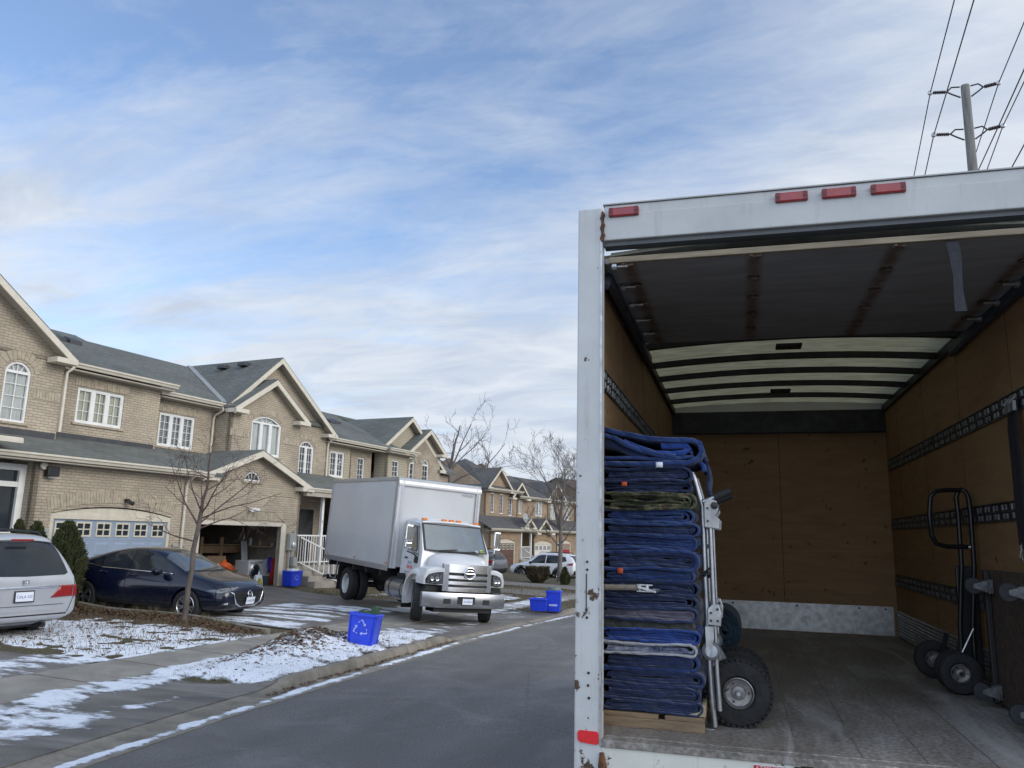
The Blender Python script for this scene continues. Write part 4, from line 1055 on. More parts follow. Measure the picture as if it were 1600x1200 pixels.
# ================================================================ the brown brick houses down the street
def far_house(p, th, label, cfg):
    r = thing('townhouse', label, 'house', p, th, 'brown brick houses down the street')
    s0, s1 = cfg['s']; z0 = 0.0; o = cfg.get('o', 1.5); ze = cfg['eave']; zr = cfg['ridge']; orr = cfg.get('orr', 6.0)
    w = MB(); holes = [arch_pts(a,b,c,d-e,e) if e else rect(a,b,c,d) for a,b,c,d,e in cfg['win']]
    gab = cfg.get('gables', [])
    segs = []
    w.wall(rect(s0, s1, 2.6, ze), holes, front(o), .14)
    for (gs, gz, hl, hr, sl) in gab:
        w.wall([(gs-hl, gz-sl*hl), (gs+hr, gz-sl*hr), (gs, gz)] , [], front(o-.012), .1)
    gar = cfg['garage']
    w.wall(rect(cfg['gw'][0], cfg['gw'][1], z0, 3.2), [arch_pts(a,b,z0+.01,zt,.22) for a,b,zt,_ in gar], front(0), .14)
    w.wall(rect(s0, s1, z0, 3.2), [], front(1.5), .1)
    for sd in (s0, s1): w.wall([(o,z0),(11,z0),(11,ze),(orr,zr-.15),(o,ze)], [], side(sd, 1 if sd == s0 else -1), .1)
    for sd in cfg['gw']: w.wall(rect(0, 1.6, z0, 3.2), [], side(sd, 1 if sd == cfg['gw'][0] else -1), .1)
    w.wall(rect(s0, s1, z0, ze), [], lambda u,v,d: (u, 11-d, v), .1)
    w.build('wall', M['brick2'], r)
    sb = (r, 'brick2_soldier', (0,0,0))
    for a,b,c,d,e in cfg['win']: soldiers(sb, front(o), a-.08, b+.08, d-e+.01 if e else d+.02, .2, rise=e*1.2)
    for a,b,zt,_ in gar: soldiers(sb, front(0), a-.1, b+.1, zt+.02, .28, rise=.27)
    for a,b,c,d,e in cfg['win']: window(r, front(o), a, b, c, d, rise=e, cols=2, rows=5, bays=2 if b-a > .9 else 1, back=cfg.get('back','dark_blind'))
    for a,b,zt,mt in gar: garage_door(r, a+.1, b-.1, z0, zt-.1, .03, mt, 4 if b-a < 3.2 else 6, arch=.2)
    ms = (cfg.get('roofmat','shingle2'),'cream_soffit','cream_trim')
    rf = MB(); hip = cfg.get('hip', 0)
    rf.slab((s0-.3,o-.4,ze+.02),(s1+.3,o-.4,ze+.02),(s1+.3-hip,orr,zr),(s0-.3+hip,orr,zr),.14)
    rf.slab((s0-.3+hip,orr,zr),(s1+.3-hip,orr,zr),(s1+.3,11.4,ze),(s0-.3,11.4,ze),.14)
    if hip:
        rf.slab((s0-.3,11.4,ze),(s0-.3,o-.4,ze+.02),(s0-.3+hip,orr,zr),(s0-.29+hip,orr,zr),.14); rf.slab((s1+.3,o-.4,ze+.02),(s1+.3,11.4,ze),(s1+.29-hip,orr,zr),(s1+.3-hip,orr,zr),.14)
    rf.build('roof', M[ms[0]], r)
    for (gs, gz, hl, hr, sl) in gab: gable_roof(r, gs, gz+.16, hl, sl, o-.36, orr-.2, ms, hl=hl+.3, hr=hr+.3)
    sk = MB(); a, b = cfg['skirt']; sk.slab((a,-.45,3.17),(b,-.45,3.17),(b,o,4.15),(a,o,4.15),.1); sk.build('skirt_roof', M[ms[0]], r)
    gutter(r, a, b, -.43, 3.18); gutter(r, s0-.3, s1+.3, o-.4, ze+.02)
    for b_ in ((a,b,-.42,0,2.98,3.02),(s0-.3,s1+.3,o-.4,o,ze-.2,ze-.16)):
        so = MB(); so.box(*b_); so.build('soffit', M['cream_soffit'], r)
    for (gs, gz, h, ob) in cfg.get('small', []):
        gable_roof(r, gs, gz, h, .72, ob, 1.5, ms)
        t = MB(); t.wall([(gs-h+.1, gz-.72*h+.02), (gs+h-.1, gz-.72*h+.02), (gs, gz-.1)], [], front(ob+.34), .06); t.build('gable_wall', M[cfg.get('smallmat','white_trim')], r)
    for s in cfg.get('posts', []):
        t = MB(); t.box(s-.07, s+.07, -.1, .04, 0, 3.0); t.build('porch_post', M['white_trim'], r)
    if cfg.get('posts'):
        a, b = cfg['posts'][0], cfg['posts'][-1]
        t = MB(); t.box(a-.1, b+.1, -.1, 1.5, 0, .9); t.box(a-.1, a+1.0, -.9, -.1, 0, .5); t.build('porch_steps', M['concrete'], r)
        railing(r, 'porch_rail', (a,-.03,.9), (b,-.03,.9), .95, 12); railing(r, 'stair_rail', (a,-.1,.9), (a-.1,-1.3,.1), .95, 8)
    return r
TH2 = R(76)
G2 = Vector((-15.85, 55.18, -.59)); E2 = Vector((math.cos(TH2), math.sin(TH2), 0))
hA = far_house(G2, TH2, 'brown brick house with three tall arched windows and a brown garage door down the street', dict(
    s=(-2.0, 2.9), eave=6.2, ridge=8.75, o=1.5, orr=5.0, hip=2.6, win=[(-1.2,-.7,4.4,6.1,.25),(.15,.7,4.35,6.08,.25),(1.5,2.1,4.25,5.95,.3)],
    gables=[(-.28,7.75,1.55,1.75,.85)], gw=(-3.6,1.0), garage=[(-2.6,0.05,2.2,'garage_brown')], skirt=(-4.2,2.85), posts=(.92,2.5), small=[(1.45,4.08,.95,-.6)]))
hB = far_house(G2+E2*2.95, TH2, 'brown brick house with a white garage door behind the bare street tree', dict(
    s=(0.0, 5.4), eave=5.85, ridge=7.9, o=1.5, orr=5.0, win=[(.25,.75,4.45,5.55,0),(3.15,4.4,4.35,5.6,0)], gables=[(.1,6.85,1.2,1.2,.85)],
    gw=(.2,4.2), garage=[(.3,3.3,2.1,'garage_white')], skirt=(-.1,5.4), small=[(1.5,4.12,1.55,-.4)], smallmat='brick2', back='curtain_white'))
hC = far_house(G2+E2*8.4, TH2, 'brown brick house with a dark red garage door beside the rear truck post', dict(
    s=(0.0, 5.4), eave=5.85, ridge=7.9, o=1.5, orr=5.0, win=[(.5,1.4,4.1,5.5,0),(3.3,4.4,4.2,5.6,0)], gables=[(1.2,7.3,1.7,1.7,.85)],
    gw=(-1.2,3.0), garage=[(-1.0,1.5,2.2,'garage_red')], skirt=(-1.3,5.6), back='curtain_white'))
hD = far_house(G2+E2*15.2+Vector((1.2,0,0)), TH2+R(-6), 'house with a reddish brown roof farthest down the street', dict(
    s=(-1.0, 7.5), eave=5.7, ridge=8.3, o=.6, orr=5.0, win=[(.6,1.5,4.1,5.4,0),(4,5,4.1,5.4,0)], gables=[(0.2,6.7,1.0,1.2,.85)],
    gw=(1.0,5.0), garage=[(1.6,4.4,2.2,'garage_white')], skirt=(-1,7.5), roofmat='shingle3'))
# satellite dish on the porch roof
ds_ = thing('satellite_dish', 'grey satellite dish on the porch roof of the brown brick house', 'satellite dish', G2+E2*1.0+Vector((.35,-.15,3.55)), 0)
b = MB(); b.lathe([(.0,.0),(.2,.02),(.38,.09),(.40,.10),(.38,.105),(.2,.04),(.0,.02)], (0,0,.45), (.85,-.35,.25)); b.build('reflector', M['meter'], ds_, smooth=60)
b = MB(); b.tube([(0,0,-.2),(-.05,0,.3),(0,0,.45)], .025); b.tube([(.1,-.04,.15),(.42,-.17,.5)], .014); b.box(.38,.46,-.21,-.13,.46,.54); b.build('mast', M['meter'], ds_)

# ---------------------------------------------------------------- bare trees
M['bark'] = pm('grey brown bark', (.14,.115,.095), .9, scale=14, col2=(.07,.055,.048), bump=.8, bscale=40, stretch=(1,1,.3))
M['bark_red'] = pm('reddish twigs', (.11,.065,.058), .85, scale=10, col2=(.055,.035,.033))
M['bark_grey'] = pm('pale grey bark', (.20,.175,.16), .9, scale=14, col2=(.11,.095,.088), bump=.6, bscale=40)
def bare_tree(name, label, loc, seed, trunk_h, r0, fork, nmain, length, spread, up, levels, mat, twig, lean=(0,0), mains=None, kids=(3,4), group=None, rmin=.0035, n0=10, droop=0.0, start=0.25):
    t = thing(name, label, 'tree', loc, group=group); rn = random.Random(seed)
    tm = MB(); cm = MB()
    P = [Vector((lean[0]*i/6+rn.gauss(0,.012), lean[1]*i/6+rn.gauss(0,.012), -.1+(trunk_h+.1)*i/6)) for i in range(7)]; P[0].x = 0; P[0].y = 0
    tm.tube(P, [r0*1.35, r0*1.08, r0, r0*.95, r0*.9, r0*.86, r0*.82], n0)
    def grow(p, d, l, r, lev):
        seg = 5 if lev < 2 else (4 if lev < 3 else 3); pts = [p.copy()]; rr = [r]; q = p.copy(); dd = d.copy()
        for i in range(seg):
            dd = (dd+Vector((rn.gauss(0,.14), rn.gauss(0,.14), rn.gauss(0,.10)+up*.10-droop*lev*.05))).normalized(); q = q+dd*l/seg; pts.append(q.copy()); rr.append(max(rmin, r*(1-.68*(i+1)/seg)))
        cm.tube(pts, rr, (7, 6, 5, 4, 3, 3)[min(lev, 5)], cap=False)
        if lev >= levels: return
        k = rn.randint(*kids) if lev < levels-1 else rn.randint(kids[0], kids[1]+1)
        for j in range(k):
            f = start+(1-start)*(j+rn.uniform(.2,.8))/k; i = min(seg-1, int(f*seg)); pp = pts[i].lerp(pts[i+1], f*seg-i); ax = (pts[i+1]-pts[i]).normalized()
            side_ = ax.orthogonal(); side_.rotate(Matrix.Rotation(rn.uniform(0, 2*PI), 3, ax)); a = rn.uniform(.45, .95)
            nd = (ax*math.cos(a)+side_*math.sin(a)+Vector((0,0,.12*up))).normalized()
            grow(pp, nd, l*rn.uniform(.42, .66), max(rmin, rr[i]*rn.uniform(.45,.62)), lev+1)
    top = P[-1]
    if mains is None:
        mains = [(2*PI*i/nmain+rn.uniform(-.4,.4), spread*rn.uniform(.7,1.2), length*rn.uniform(.75,1.15), trunk_h*fork+(trunk_h*(1-fork))*(i+.5)/nmain) for i in range(nmain)]
    for az, sp, l, h in mains:
        i = min(5, int(h/trunk_h*6)); q = P[i].lerp(P[i+1], h/trunk_h*6-i) if h < trunk_h else top
        grow(q, Vector((math.cos(az)*math.sin(sp), math.sin(az)*math.sin(sp), math.cos(sp))), l, r0*rn.uniform(.30,.44), 0)
    grow(top, Vector((lean[0]*.2, lean[1]*.2, 1)).normalized(), length, r0*.7, 0)
    tm.build('trunk', M[mat], t, smooth=60); cm.build('crown', M[twig], t, smooth=60, normals=False)
    return t
# street tree in front of the first houses
bare_tree('street_tree', 'bare young tree with low spreading twigs standing beside the dark blue sedan', (-10.45, 10.33, ground(-10.45, 10.33)), 11, 2.30, .056, .75, 6, 1.25, 1.1, .35, 4, 'bark', 'bark_red', lean=(.10,.06), droop=.35,
          mains=[(R(200),1.0,1.35,2.0),(R(225),1.25,1.15,1.7),(R(40),.85,1.75,2.15),(R(20),1.0,1.6,2.05),(R(330),.8,1.3,2.25),(R(80),1.0,1.3,1.95),(R(140),.9,1.2,2.25),(R(225),.6,1.2,2.3)], kids=(2,3), rmin=.0028)
# tall tree whose top shows over the white truck
bare_tree('tall_tree', 'tall bare tree with long spreading limbs behind the white truck', (-15.7, 40.0, -.45), 23, 6.4, .15, .7, 5, 2.6, .8, .5, 3, 'bark_grey', 'bark_grey',
          mains=[(R(165),.75,2.2,6.2),(R(350),.55,3.0,6.3),(R(20),.8,3.0,6.2),(R(185),.35,2.6,6.3),(R(5),1.05,4.2,5.4),(R(300),.6,2,6.1)], kids=(2,3), rmin=.008)
# street tree beyond the bins
bare_tree('street_tree', 'bare upright street tree standing before the white sport utility car', (-9.05, 40.3, ground(-9.05, 40.3)), 5, 3.2, .13, .5, 8, 3.2, .5, 1.0, 4, 'bark_grey', 'bark_grey', rmin=.0065, kids=(3,4),
          mains=[(R(180),.42,3.4,2.9),(R(0),.42,3.4,3.0),(R(90),.45,3.2,3.0),(R(260),.5,3.0,2.8),(R(40),.35,3.6,3.2),(R(215),.3,3.6,3.2),(R(170),1.0,2.4,1.9),(R(330),.9,2.2,2.1),(R(130),.6,2.8,2.6)], lean=(.05,0))
bare_tree('back_tree', 'small bare tree rising between the distant rooftops', (-20.5, 62, -.5), 31, 6.5, .12, .6, 6, 3.4, .6, .8, 3, 'bark_grey', 'bark_grey', rmin=.014, kids=(3,4))
# ---------------------------------------------------------------- evergreens
M['cedar'] = pm('cedar foliage', (.055,.07,.020), .8, scale=5, col2=(.028,.040,.013), var=.4)
M['cedar_brown'] = pm('bronze foliage', (.085,.06,.025), .8, scale=5, col2=(.045,.038,.018))
M['hedge'] = pm('brown hedge foliage', (.07,.05,.022), .85, scale=6, col2=(.04,.036,.016))
def evergreen(name, label, loc, h, r, n, shape, mat, seed, cat='shrub', leafs=.05, group=None):
    t = thing(name, label, cat, loc, group=group); rn = random.Random(seed); mb = MB(); kn = MB()
    kn.tube([(0,0,-.05),(0,0,h*.3),(0,0,h*.8)], [.05,.04,.015], 6)
    for i in range(n):
        f = rn.random()**.85; a = rn.uniform(0, 2*PI); z = h*f
        w = shape(f)*r*(1+.16*noise.noise((math.cos(a)*2+seed, math.sin(a)*2, z*2.2))+.10*math.sin(a*5+z*4)); q = rn.uniform(.55, 1.0)**.5; rad = w*q
        p = Vector((math.cos(a)*rad, math.sin(a)*rad, z)); s = leafs*rn.uniform(.6, 1.5)
        d = Vector((math.cos(a)*.55+rn.gauss(0,.25), math.sin(a)*.55+rn.gauss(0,.25), 1+rn.gauss(0,.3))).normalized(); u = d.orthogonal().normalized(); u.rotate(Matrix.Rotation(rn.uniform(0,2*PI), 3, d))
        mb.mat(1 if rn.random() < .16 else 0)
        mb.add([p-u*s*.35, p+u*s*.35, p+d*s*1.5+u*s*.18, p+d*s*1.5-u*s*.18], [(0,1,2,3)])
    kn.build('trunk', M['bark'], t); mb.build('foliage', [M[mat], M['cedar_brown']], t, normals=False)
    return t
cone = lambda f: (1-f)**.62*(.55+.75*min(1, f*4))*.95 if f > 0 else .5
sh_p = Vector((-14.1, 10.75, 0))
evergreen('cedar_shrub', 'tall pointed cedar shrub between the silver minivan and the dark sedan', (sh_p.x, sh_p.y, ground(sh_p.x, sh_p.y)), 1.85, .50, 11000, lambda f: (.62+.5*f if f < .45 else .85*(1-((f-.45)/.58)**1.7)), 'cedar', 3, group='cedar shrubs by the entry')
s2_ = G0+FE*(-9.95)+FN*(-1.5)
evergreen('cedar_shrub', 'smaller cedar shrub beside the white stair rail of the left entry', (s2_.x, s2_.y, ground(s2_.x, s2_.y)), 1.75, .38, 3200, lambda f: (.8+.3*f if f < .4 else .92*(1-((f-.4)/.62)**1.8)), 'cedar', 8, group='cedar shrubs by the entry')
s2_ = G0+FE*(-10.25)+FN*(-1.3)
evergreen('cedar_shrub', 'slimmest cedar shrub, leftmost by the white stair rail', (s2_.x, s2_.y, ground(s2_.x, s2_.y)), 1.75, .24, 2200, lambda f: (.8+.3*f if f < .4 else .92*(1-((f-.4)/.62)**1.8)), 'cedar', 12, group='cedar shrubs by the entry')
evergreen('round_bush', 'brown clipped bush in front of the white sport utility car', (-9.9, 38.6, ground(-9.9, 38.6)-.02), .80, .58, 3600, lambda f: 1.0 if f > .35 else .45+1.5*f, 'hedge', 21, leafs=.07)
evergreen('cone_bush', 'small dark cone shaped bush right of the brown clipped bush', (-8.3, 38.2, ground(-8.3, 38.2)-.02), .85, .27, 2200, lambda f: .7+.7*f if f < .3 else .95*(1-((f-.3)/.7)**1.4), 'cedar', 22, leafs=.06)

# ---------------------------------------------------------------- utility pole and wires
M['pole'] = pm('weathered pole wood', (.26,.255,.24), .9, scale=6, stretch=(3,3,.25), col2=(.14,.135,.125), bump=.4)
M['wire'] = pm('wire', (.03,.032,.038), .5, .3)
M['insul'] = pm('insulator', (.05,.035,.035), .3, var=.1, coat=.5)
PX, PY = 5.5, 12.75
pole = thing('utility_pole', 'weathered wooden utility pole with two tiers of insulator arms above the truck roof', 'utility pole', (PX, PY, ground(PX, PY)))
pz = ground(PX, PY)
b = MB(); b.tube([(0,0,-1),(0,0,5),(0,0,11.5-pz)], [.14,.115,.082], 14); b.build('pole', M['pole'], pole, smooth=50)
arms = []
for zt, la, ra in ((11.38, 0, 0), (10.42, 0, 0)):
    for sg in (-1, 1):
        z = zt-pz; tilt = .10
        root = Vector((sg*.10, 0, z)); tip = Vector((sg*(.62 if sg > 0 else .66), .0, z+.09*(1 if sg > 0 else .5)))
        a = MB(); mid = root.lerp(tip, .45)
        a.tube([root+Vector((0,0,.10)), root.lerp(tip,.28)+Vector((0,0,.10)), mid], .016, 6); a.tube([root+Vector((0,0,-.14)), root.lerp(tip,.28)+Vector((0,0,-.06)), mid], .016, 6)
        a.cyl(mid, tip, .014, n=8); ar = a.build('arm_bracket', M['darksteel'], pole, smooth=40)
        i_ = MB(); d = (tip-mid)
        for k in range(7): c = mid+d*(.12+.11*k); i_.lathe([(.014,-.022),(.040,-.006),(.040,.004),(.014,.02)], c, d, 10)
        i_.build('insulator', M['insul'], ar, smooth=40)
        c = MB(); c.lathe([(.0,-.05),(.05,-.02),(.05,.02),(.0,.05)], tip, (0,1,0), 10); c.build('wire_clamp', M['steel'], ar, smooth=40)
        arms.append(Vector((PX, PY, pz))+tip)
WD = Vector((.10, 1, 0)).normalized()
def wire(p, label, sag=1.0, back=34.0, fwd=70.0, r=.011):
    pts = []
    for i in range(41):
        t = -back+(back+fwd)*i/40
        span = 46.0; u = ((t % span)/span); s_ = -sag*4*u*(1-u)
        pts.append(p+WD*t+Vector((0,0,s_)))
    # one vertex exactly at the clamp
    pts.append(p.copy()); pts.sort(key=lambda q: (q-p).dot(WD))
    b = MB(); b.tube(pts, r, 5); o = b.build('power_line', M['wire'], smooth=60)
    tag(o, label, 'cable', 'overhead lines along the street'); return o
wire(arms[0], 'power line on the upper left insulator of the pole', .7)
wire(arms[1], 'power line on the upper right insulator of the pole', .7)
wire(arms[2], 'power line on the lower left insulator of the pole', .7)
wire(arms[3], 'power line on the lower right insulator of the pole', .7)
wire(Vector((PX+.14, PY, 8.6)), 'overhead cable crossing low behind the pole', .6)
wire(Vector((PX+1.0, PY, 8.3)), 'overhead cable at the right edge of the picture', .5, r=.014)
wire(Vector((PX-.05, PY-.13, 9.3)), 'overhead cable crossing close in front of the pole', .6)
# ---------------------------------------------------------------- vehicles
def body_loft(st, sub=2):
    """st rows: x, zb, wl, zm, wm, zbelt, wbelt, zr, wr ; a closed body from ring sections, symmetric in y"""
    mb = MB(); rings = []
    for x, zb_, wl, zm, wm, zbelt, wb, zr, wr in st:
        h = [(0,zb_),(wl*.75,zb_),(wl,zb_+.07),(wm*.995,(zb_+zm)/2+.04),(wm,zm),(wm*.985,(zm+zbelt)/2+.03),(wb,zbelt),((wb+wr)/2+.01,(zbelt*.55+zr*.45)),(wr,zr-.10*(zr-zbelt)-.02),(wr*.72,zr-.012),(0,zr)]
        full = [(x,-y,z) for y,z in h]+[(x,y,z) for y,z in reversed(h[1:-1])]
        rings.append(full)
    mb.loft(rings)
    return mb
def make_body(st, mat, par, arches, r_arch, wheel_w=.30, name='body'):
    o = body_loft(st).build(name, M[mat], par, sub=2)
    o.parent = None; bake(o)
    cut = MB()
    for x, z in arches:
        for sg in (-1, 1):
            cut.cyl((x, sg*.52, z), (x, sg*1.3, z), r_arch, n=40)
    c = cut.build('wheel_cut', M['black'])
    md = o.modifiers.new('b', 'BOOLEAN'); md.operation = 'DIFFERENCE'; md.object = c; md.solver = 'EXACT'
    bake(o); cm = c.data; bpy.data.objects.remove(c); bpy.data.meshes.remove(cm)
    for pl in o.data.polygons: pl.use_smooth = True
    o.data.set_sharp_from_angle(angle=R(38))
    o.parent = par
    return o
def bvh_of(o):
    bm = bmesh.new(); bm.from_mesh(o.data); t = BVHTree.FromBMesh(bm); bm.free(); return t
def project(par, bvh, poly, fn, ray, name, mat, off=.004, cuts=.06, thick=0.0):
    """panel with the outline poly laid on the body along ray; fn(u,v)->start point outside the body"""
    xs = [q[0] for q in poly]; ys = [q[1] for q in poly]
    bm = bmesh.new()
    f = bm.faces.new([bm.verts.new((u, v, 0)) for u, v in poly])
    bmesh.ops.triangulate(bm, faces=[f])
    for axis, lo, hi in ((0, min(xs), max(xs)), (1, min(ys), max(ys))):
        k = lo+cuts
        while k < hi-1e-4:
            no = (1,0,0) if axis == 0 else (0,1,0); co = (k,0,0) if axis == 0 else (0,k,0)
            bmesh.ops.bisect_plane(bm, geom=bm.verts[:]+bm.edges[:]+bm.faces[:], plane_co=co, plane_no=no); k += cuts
    ray = Vector(ray).normalized(); vs = []; bad = set()
    bm.verts.index_update()
    for v in bm.verts:
        p = Vector(fn(v.co.x, v.co.y)); hit = bvh.ray_cast(p, ray)
        if hit[0] is None: bad.add(v.index); vs.append(p)
        else: vs.append(hit[0]+(-ray*.6+(hit[1] if hit[1].dot(ray) < 0 else -hit[1])*.4)*off)
    fs = [[v.index for v in f.verts] for f in bm.faces if not any(v.index in bad for v in f.verts)]
    bm.free()
    mb = MB(); mb.add(vs, fs)
    o = mb.build(name, M[mat], par, smooth=50)
    if thick:
        md = o.modifiers.new('s', 'SOLIDIFY'); md.thickness = thick; md.offset = 0
    return o
def wheel(par, x, y, z, r, w, sg, rim='alloy', spokes=10, rim_r=.68, loc_parent=True, steer=0.0, dual=False, hubmat=None):
    """tyre with rim and spokes; sg is the outer side"""
    t = MB(); rr = r*rim_r
    T = Matrix.Translation((x, y, z)) @ Matrix.Rotation(steer, 4, 'Z')
    prof = [(rr,-w*.42),(rr*1.04,-w*.5),(r*.93,-w*.5),(r*.985,-w*.40),(r,-w*.25),(r,w*.25),(r*.985,w*.40),(r*.93,w*.5),(rr*1.04,w*.5),(rr,w*.42)]
    t.M = T; t.lathe(prof, (0,0,0), (0,sg,0), 40)
    for k in range(-1, 2): t.lathe([(r+.0012,k*w*.17-.006),(r-.012,k*w*.17),(r+.0012,k*w*.17+.006)], (0,0,0), (0,sg,0), 40)
    o = t.build('wheel', M['rubber'], par, smooth=40)
    m = MB(); m.M = T
    m.lathe([(rr*1.0,w*.43),(rr*.95,w*.46),(rr*.90,w*.40),(rr*.88,-w*.1)], (0,0,0), (0,sg,0), 40)
    if spokes:
        m.lathe([(0,w*.30),(rr*.20,w*.30),(rr*.22,w*.2)], (0,0,0), (0,sg,0), 20)
        for k in range(spokes):
            a = 2*PI*k/spokes+(.13 if k % 2 else -.13)
            d = Vector((math.cos(a), 0, math.sin(a))); pp = Vector((0, sg*w*.27, 0))
            m.beam(pp+d*rr*.15, pp+d*rr*.93+Vector((0,sg*w*.1,0)), rr*.13, w*.12, up=(0,1,0))
    else:
        m.lathe([(0,w*.12),(rr*.25,w*.14),(rr*.3,w*.05),(rr*.62,w*.10),(rr*.70,-.02),(rr*.88,-.02)], (0,0,0), (0,sg,0), 28)
        for k in range(8): a = 2*PI*k/8; m.cyl((math.cos(a)*rr*.45, sg*w*.05, math.sin(a)*rr*.45), (math.cos(a)*rr*.45, sg*w*.14, math.sin(a)*rr*.45), rr*.05, n=8)
    m.build('rim', M[rim], o, smooth=40)
    b = MB(); b.M = T; b.lathe([(0,-w*.05),(rr*.87,-w*.05),(rr*.87,-w*.2),(0,-w*.2)], (0,0,0), (0,sg,0), 24); b.build('brake_disc', M['darksteel'], o, smooth=40)
    return o
def plate(par, txt, o, xax, yax, w=.30, h=.15, size=.085, backing=True):
    n = Vector(xax).cross(Vector(yax)).normalized()
    m = MB(); c = Vector(o); x = Vector(xax).normalized(); y = Vector(yax).normalized()
    if backing: m.obox(c-n*.006, x*(w/2+.02), y*(h/2+.02), n*.005)
    p_ = m.build('plate_frame', M['black'], par) if backing else None
    m = MB(); m.obox(c+n*.002, x*w/2, y*h/2, n*.003); q = m.build('licence_plate', M['plate'], p_ or par)
    text('plate_text', txt, size, M['plate_blue'], q, frameM(c+n*.0055-y*.005, x, y), .001)
    return q
def side_fn(yy): return lambda u, v: (u, yy, v)

# ================================================================ dark blue sedan
M['navy'] = pm('dark navy car paint', (.004,.007,.021), .16, var=.15, scale=2, coat=.55, spec=.35)
add_dirt(M['navy'], .15, .60, (.10,.10,.10), .5)
M['lamp_glass'] = pm('smoked lamp glass', (.25,.26,.28), .08, .5, scale=22, col2=(.03,.03,.035), coat=1.0)
def make_sedan():
    r = thing('parked_sedan', 'dark navy blue sedan with bright alloy wheels parked before the blue grey garage door', 'car')
    st = [(-2.28,.46,.62,.60,.76,.86,.72,1.00,.58),(-2.22,.36,.74,.60,.83,.92,.78,1.06,.62),(-2.0,.27,.80,.58,.875,.94,.80,1.09,.64),(-1.7,.22,.84,.58,.895,.95,.80,1.12,.64),
          (-1.35,.20,.86,.58,.897,.95,.79,1.235,.60),(-.95,.19,.86,.57,.895,.95,.785,1.375,.575),(-.5,.18,.86,.56,.89,.945,.785,1.445,.57),(0,.18,.86,.56,.89,.935,.785,1.455,.57),
          (.35,.18,.86,.56,.89,.925,.79,1.425,.575),(.75,.18,.86,.56,.89,.915,.80,1.265,.61),(1.12,.19,.86,.56,.895,.91,.81,1.06,.67),(1.35,.20,.86,.56,.895,.90,.81,.985,.68),(1.7,.21,.85,.55,.885,.84,.79,.93,.66),
          (2.0,.23,.80,.52,.85,.76,.75,.865,.62),(2.18,.27,.72,.48,.77,.68,.68,.79,.56),(2.29,.34,.55,.46,.60,.62,.54,.70,.45)]
    b = make_body(st, 'navy', r, [(1.35,.325),(-1.35,.325)], .372)
    bv = bvh_of(b)
    for sg in (-1, 1):
        fn = side_fn(sg*2); ray = (0,-sg,0)
        project(b, bv, [(-1.02,.985),(-.30,.975),(-.33,1.365),(-.62,1.352),(-.88,1.29),(-1.10,1.19)], fn, ray, 'rear_side_window', 'car_glass')
        project(b, bv, [(-.24,.972),(.80,.965),(.86,1.0),(.40,1.265),(.20,1.345),(-.02,1.37),(-.27,1.37)], fn, ray, 'front_side_window', 'car_glass')
        project(b, bv, [(-1.14,1.0),(-1.06,.99),(-1.13,1.16),(-1.36,1.075)], fn, ray, 'quarter_glass', 'car_glass')
        project(b, bv, [(-1.42,1.02),(-1.40,1.008),(-1.03,.958),(.86,.938),(.86,.955),(-1.03,.974)], fn, ray, 'window_trim', 'chrome', off=.006, thick=.006)
        for seam in ([(-.28,.30),(-.265,.30),(-.265,.955),(-.28,.955)],[(.84,.32),(.852,.32),(.90,.62),(.90,.93),(.888,.93),(.888,.62)],[(-1.0,.62),(-.988,.62),(-.985,.95),(-.998,.95)],[(-.97,.36),(.80,.30),(.80,.31),(-.97,.37)]):
            project(b, bv, seam, fn, ray, 'door_seam', 'black', off=.0025, cuts=.1)
        project(b, bv, [(-.24,.84),(-.04,.835),(-.04,.868),(-.24,.872)], fn, ray, 'door_handle', 'navy', off=.028, thick=.02)
        project(b, bv, [(-1.0,.855),(-.80,.85),(-.80,.883),(-1.0,.887)], fn, ray, 'door_handle', 'navy', off=.028, thick=.02)
        m = MB(); m.lathe([(0,-.10),(.06,-.095),(.085,-.04),(.09,.03),(.07,.09),(0,.10)], (.62,sg*1.0,.99), (0,1,0), 16); m.beam((.64,sg*.84,.95),(.62,sg*.95,.97),.06,.03)
        mi = m.build('wing_mirror', M['navy'], b, smooth=60)
        # lights at the corners, laid on along a slanting view
        dv = Vector((1,sg*.75,0)).normalized(); sx = Vector((-dv.y,dv.x,0))
        corner = lambda u, v: tuple(Vector((1.9,sg*.55,v))+sx*u+dv*2)
        s_ = -sg
        project(b, bv, [(s_*-.30,.665),(s_*-.08,.63),(s_*.14,.665),(s_*.40,.735),(s_*.36,.755),(s_*.08,.735),(s_*-.2,.695)], corner, tuple(-dv), 'headlight', 'lamp_glass', off=.006, cuts=.04)
        project(b, bv, [(s_*-.06,.30),(s_*.20,.31),(s_*.24,.42),(s_*.10,.45)], corner, tuple(-dv), 'bumper_vent', 'black', off=.004, cuts=.04)
        project(b, bv, [(s_*-.02,.395),(s_*.12,.40),(s_*.12,.435),(s_*.02,.44)], corner, tuple(-dv), 'fog_light', 'chrome', off=.012, cuts=.04)
        dv2 = Vector((-1,sg*.9,0)).normalized(); sx2 = Vector((-dv2.y,dv2.x,0)); back = lambda u, v: tuple(Vector((-1.95,sg*.6,v))+sx2*u+dv2*2)
        project(b, bv, [(-.30,.80),(.30,.78),(.32,.92),(-.28,.93)], back, tuple(-dv2), 'tail_light', 'red_lens', off=.006, cuts=.05)
    top = lambda u, v: (u, v, 3)
    project(b, bv, [(.50,-.60),(1.13,-.70),(1.20,-.35),(1.22,0),(1.20,.35),(1.13,.70),(.50,.60),(.44,.3),(.42,0),(.44,-.3)], top, (0,0,-1), 'windscreen', 'screen_glass')
    project(b, bv, [(-1.05,-.56),(-1.62,-.58),(-1.68,0),(-1.62,.58),(-1.05,.56),(-.98,0)], top, (0,0,-1), 'rear_window', 'car_glass')
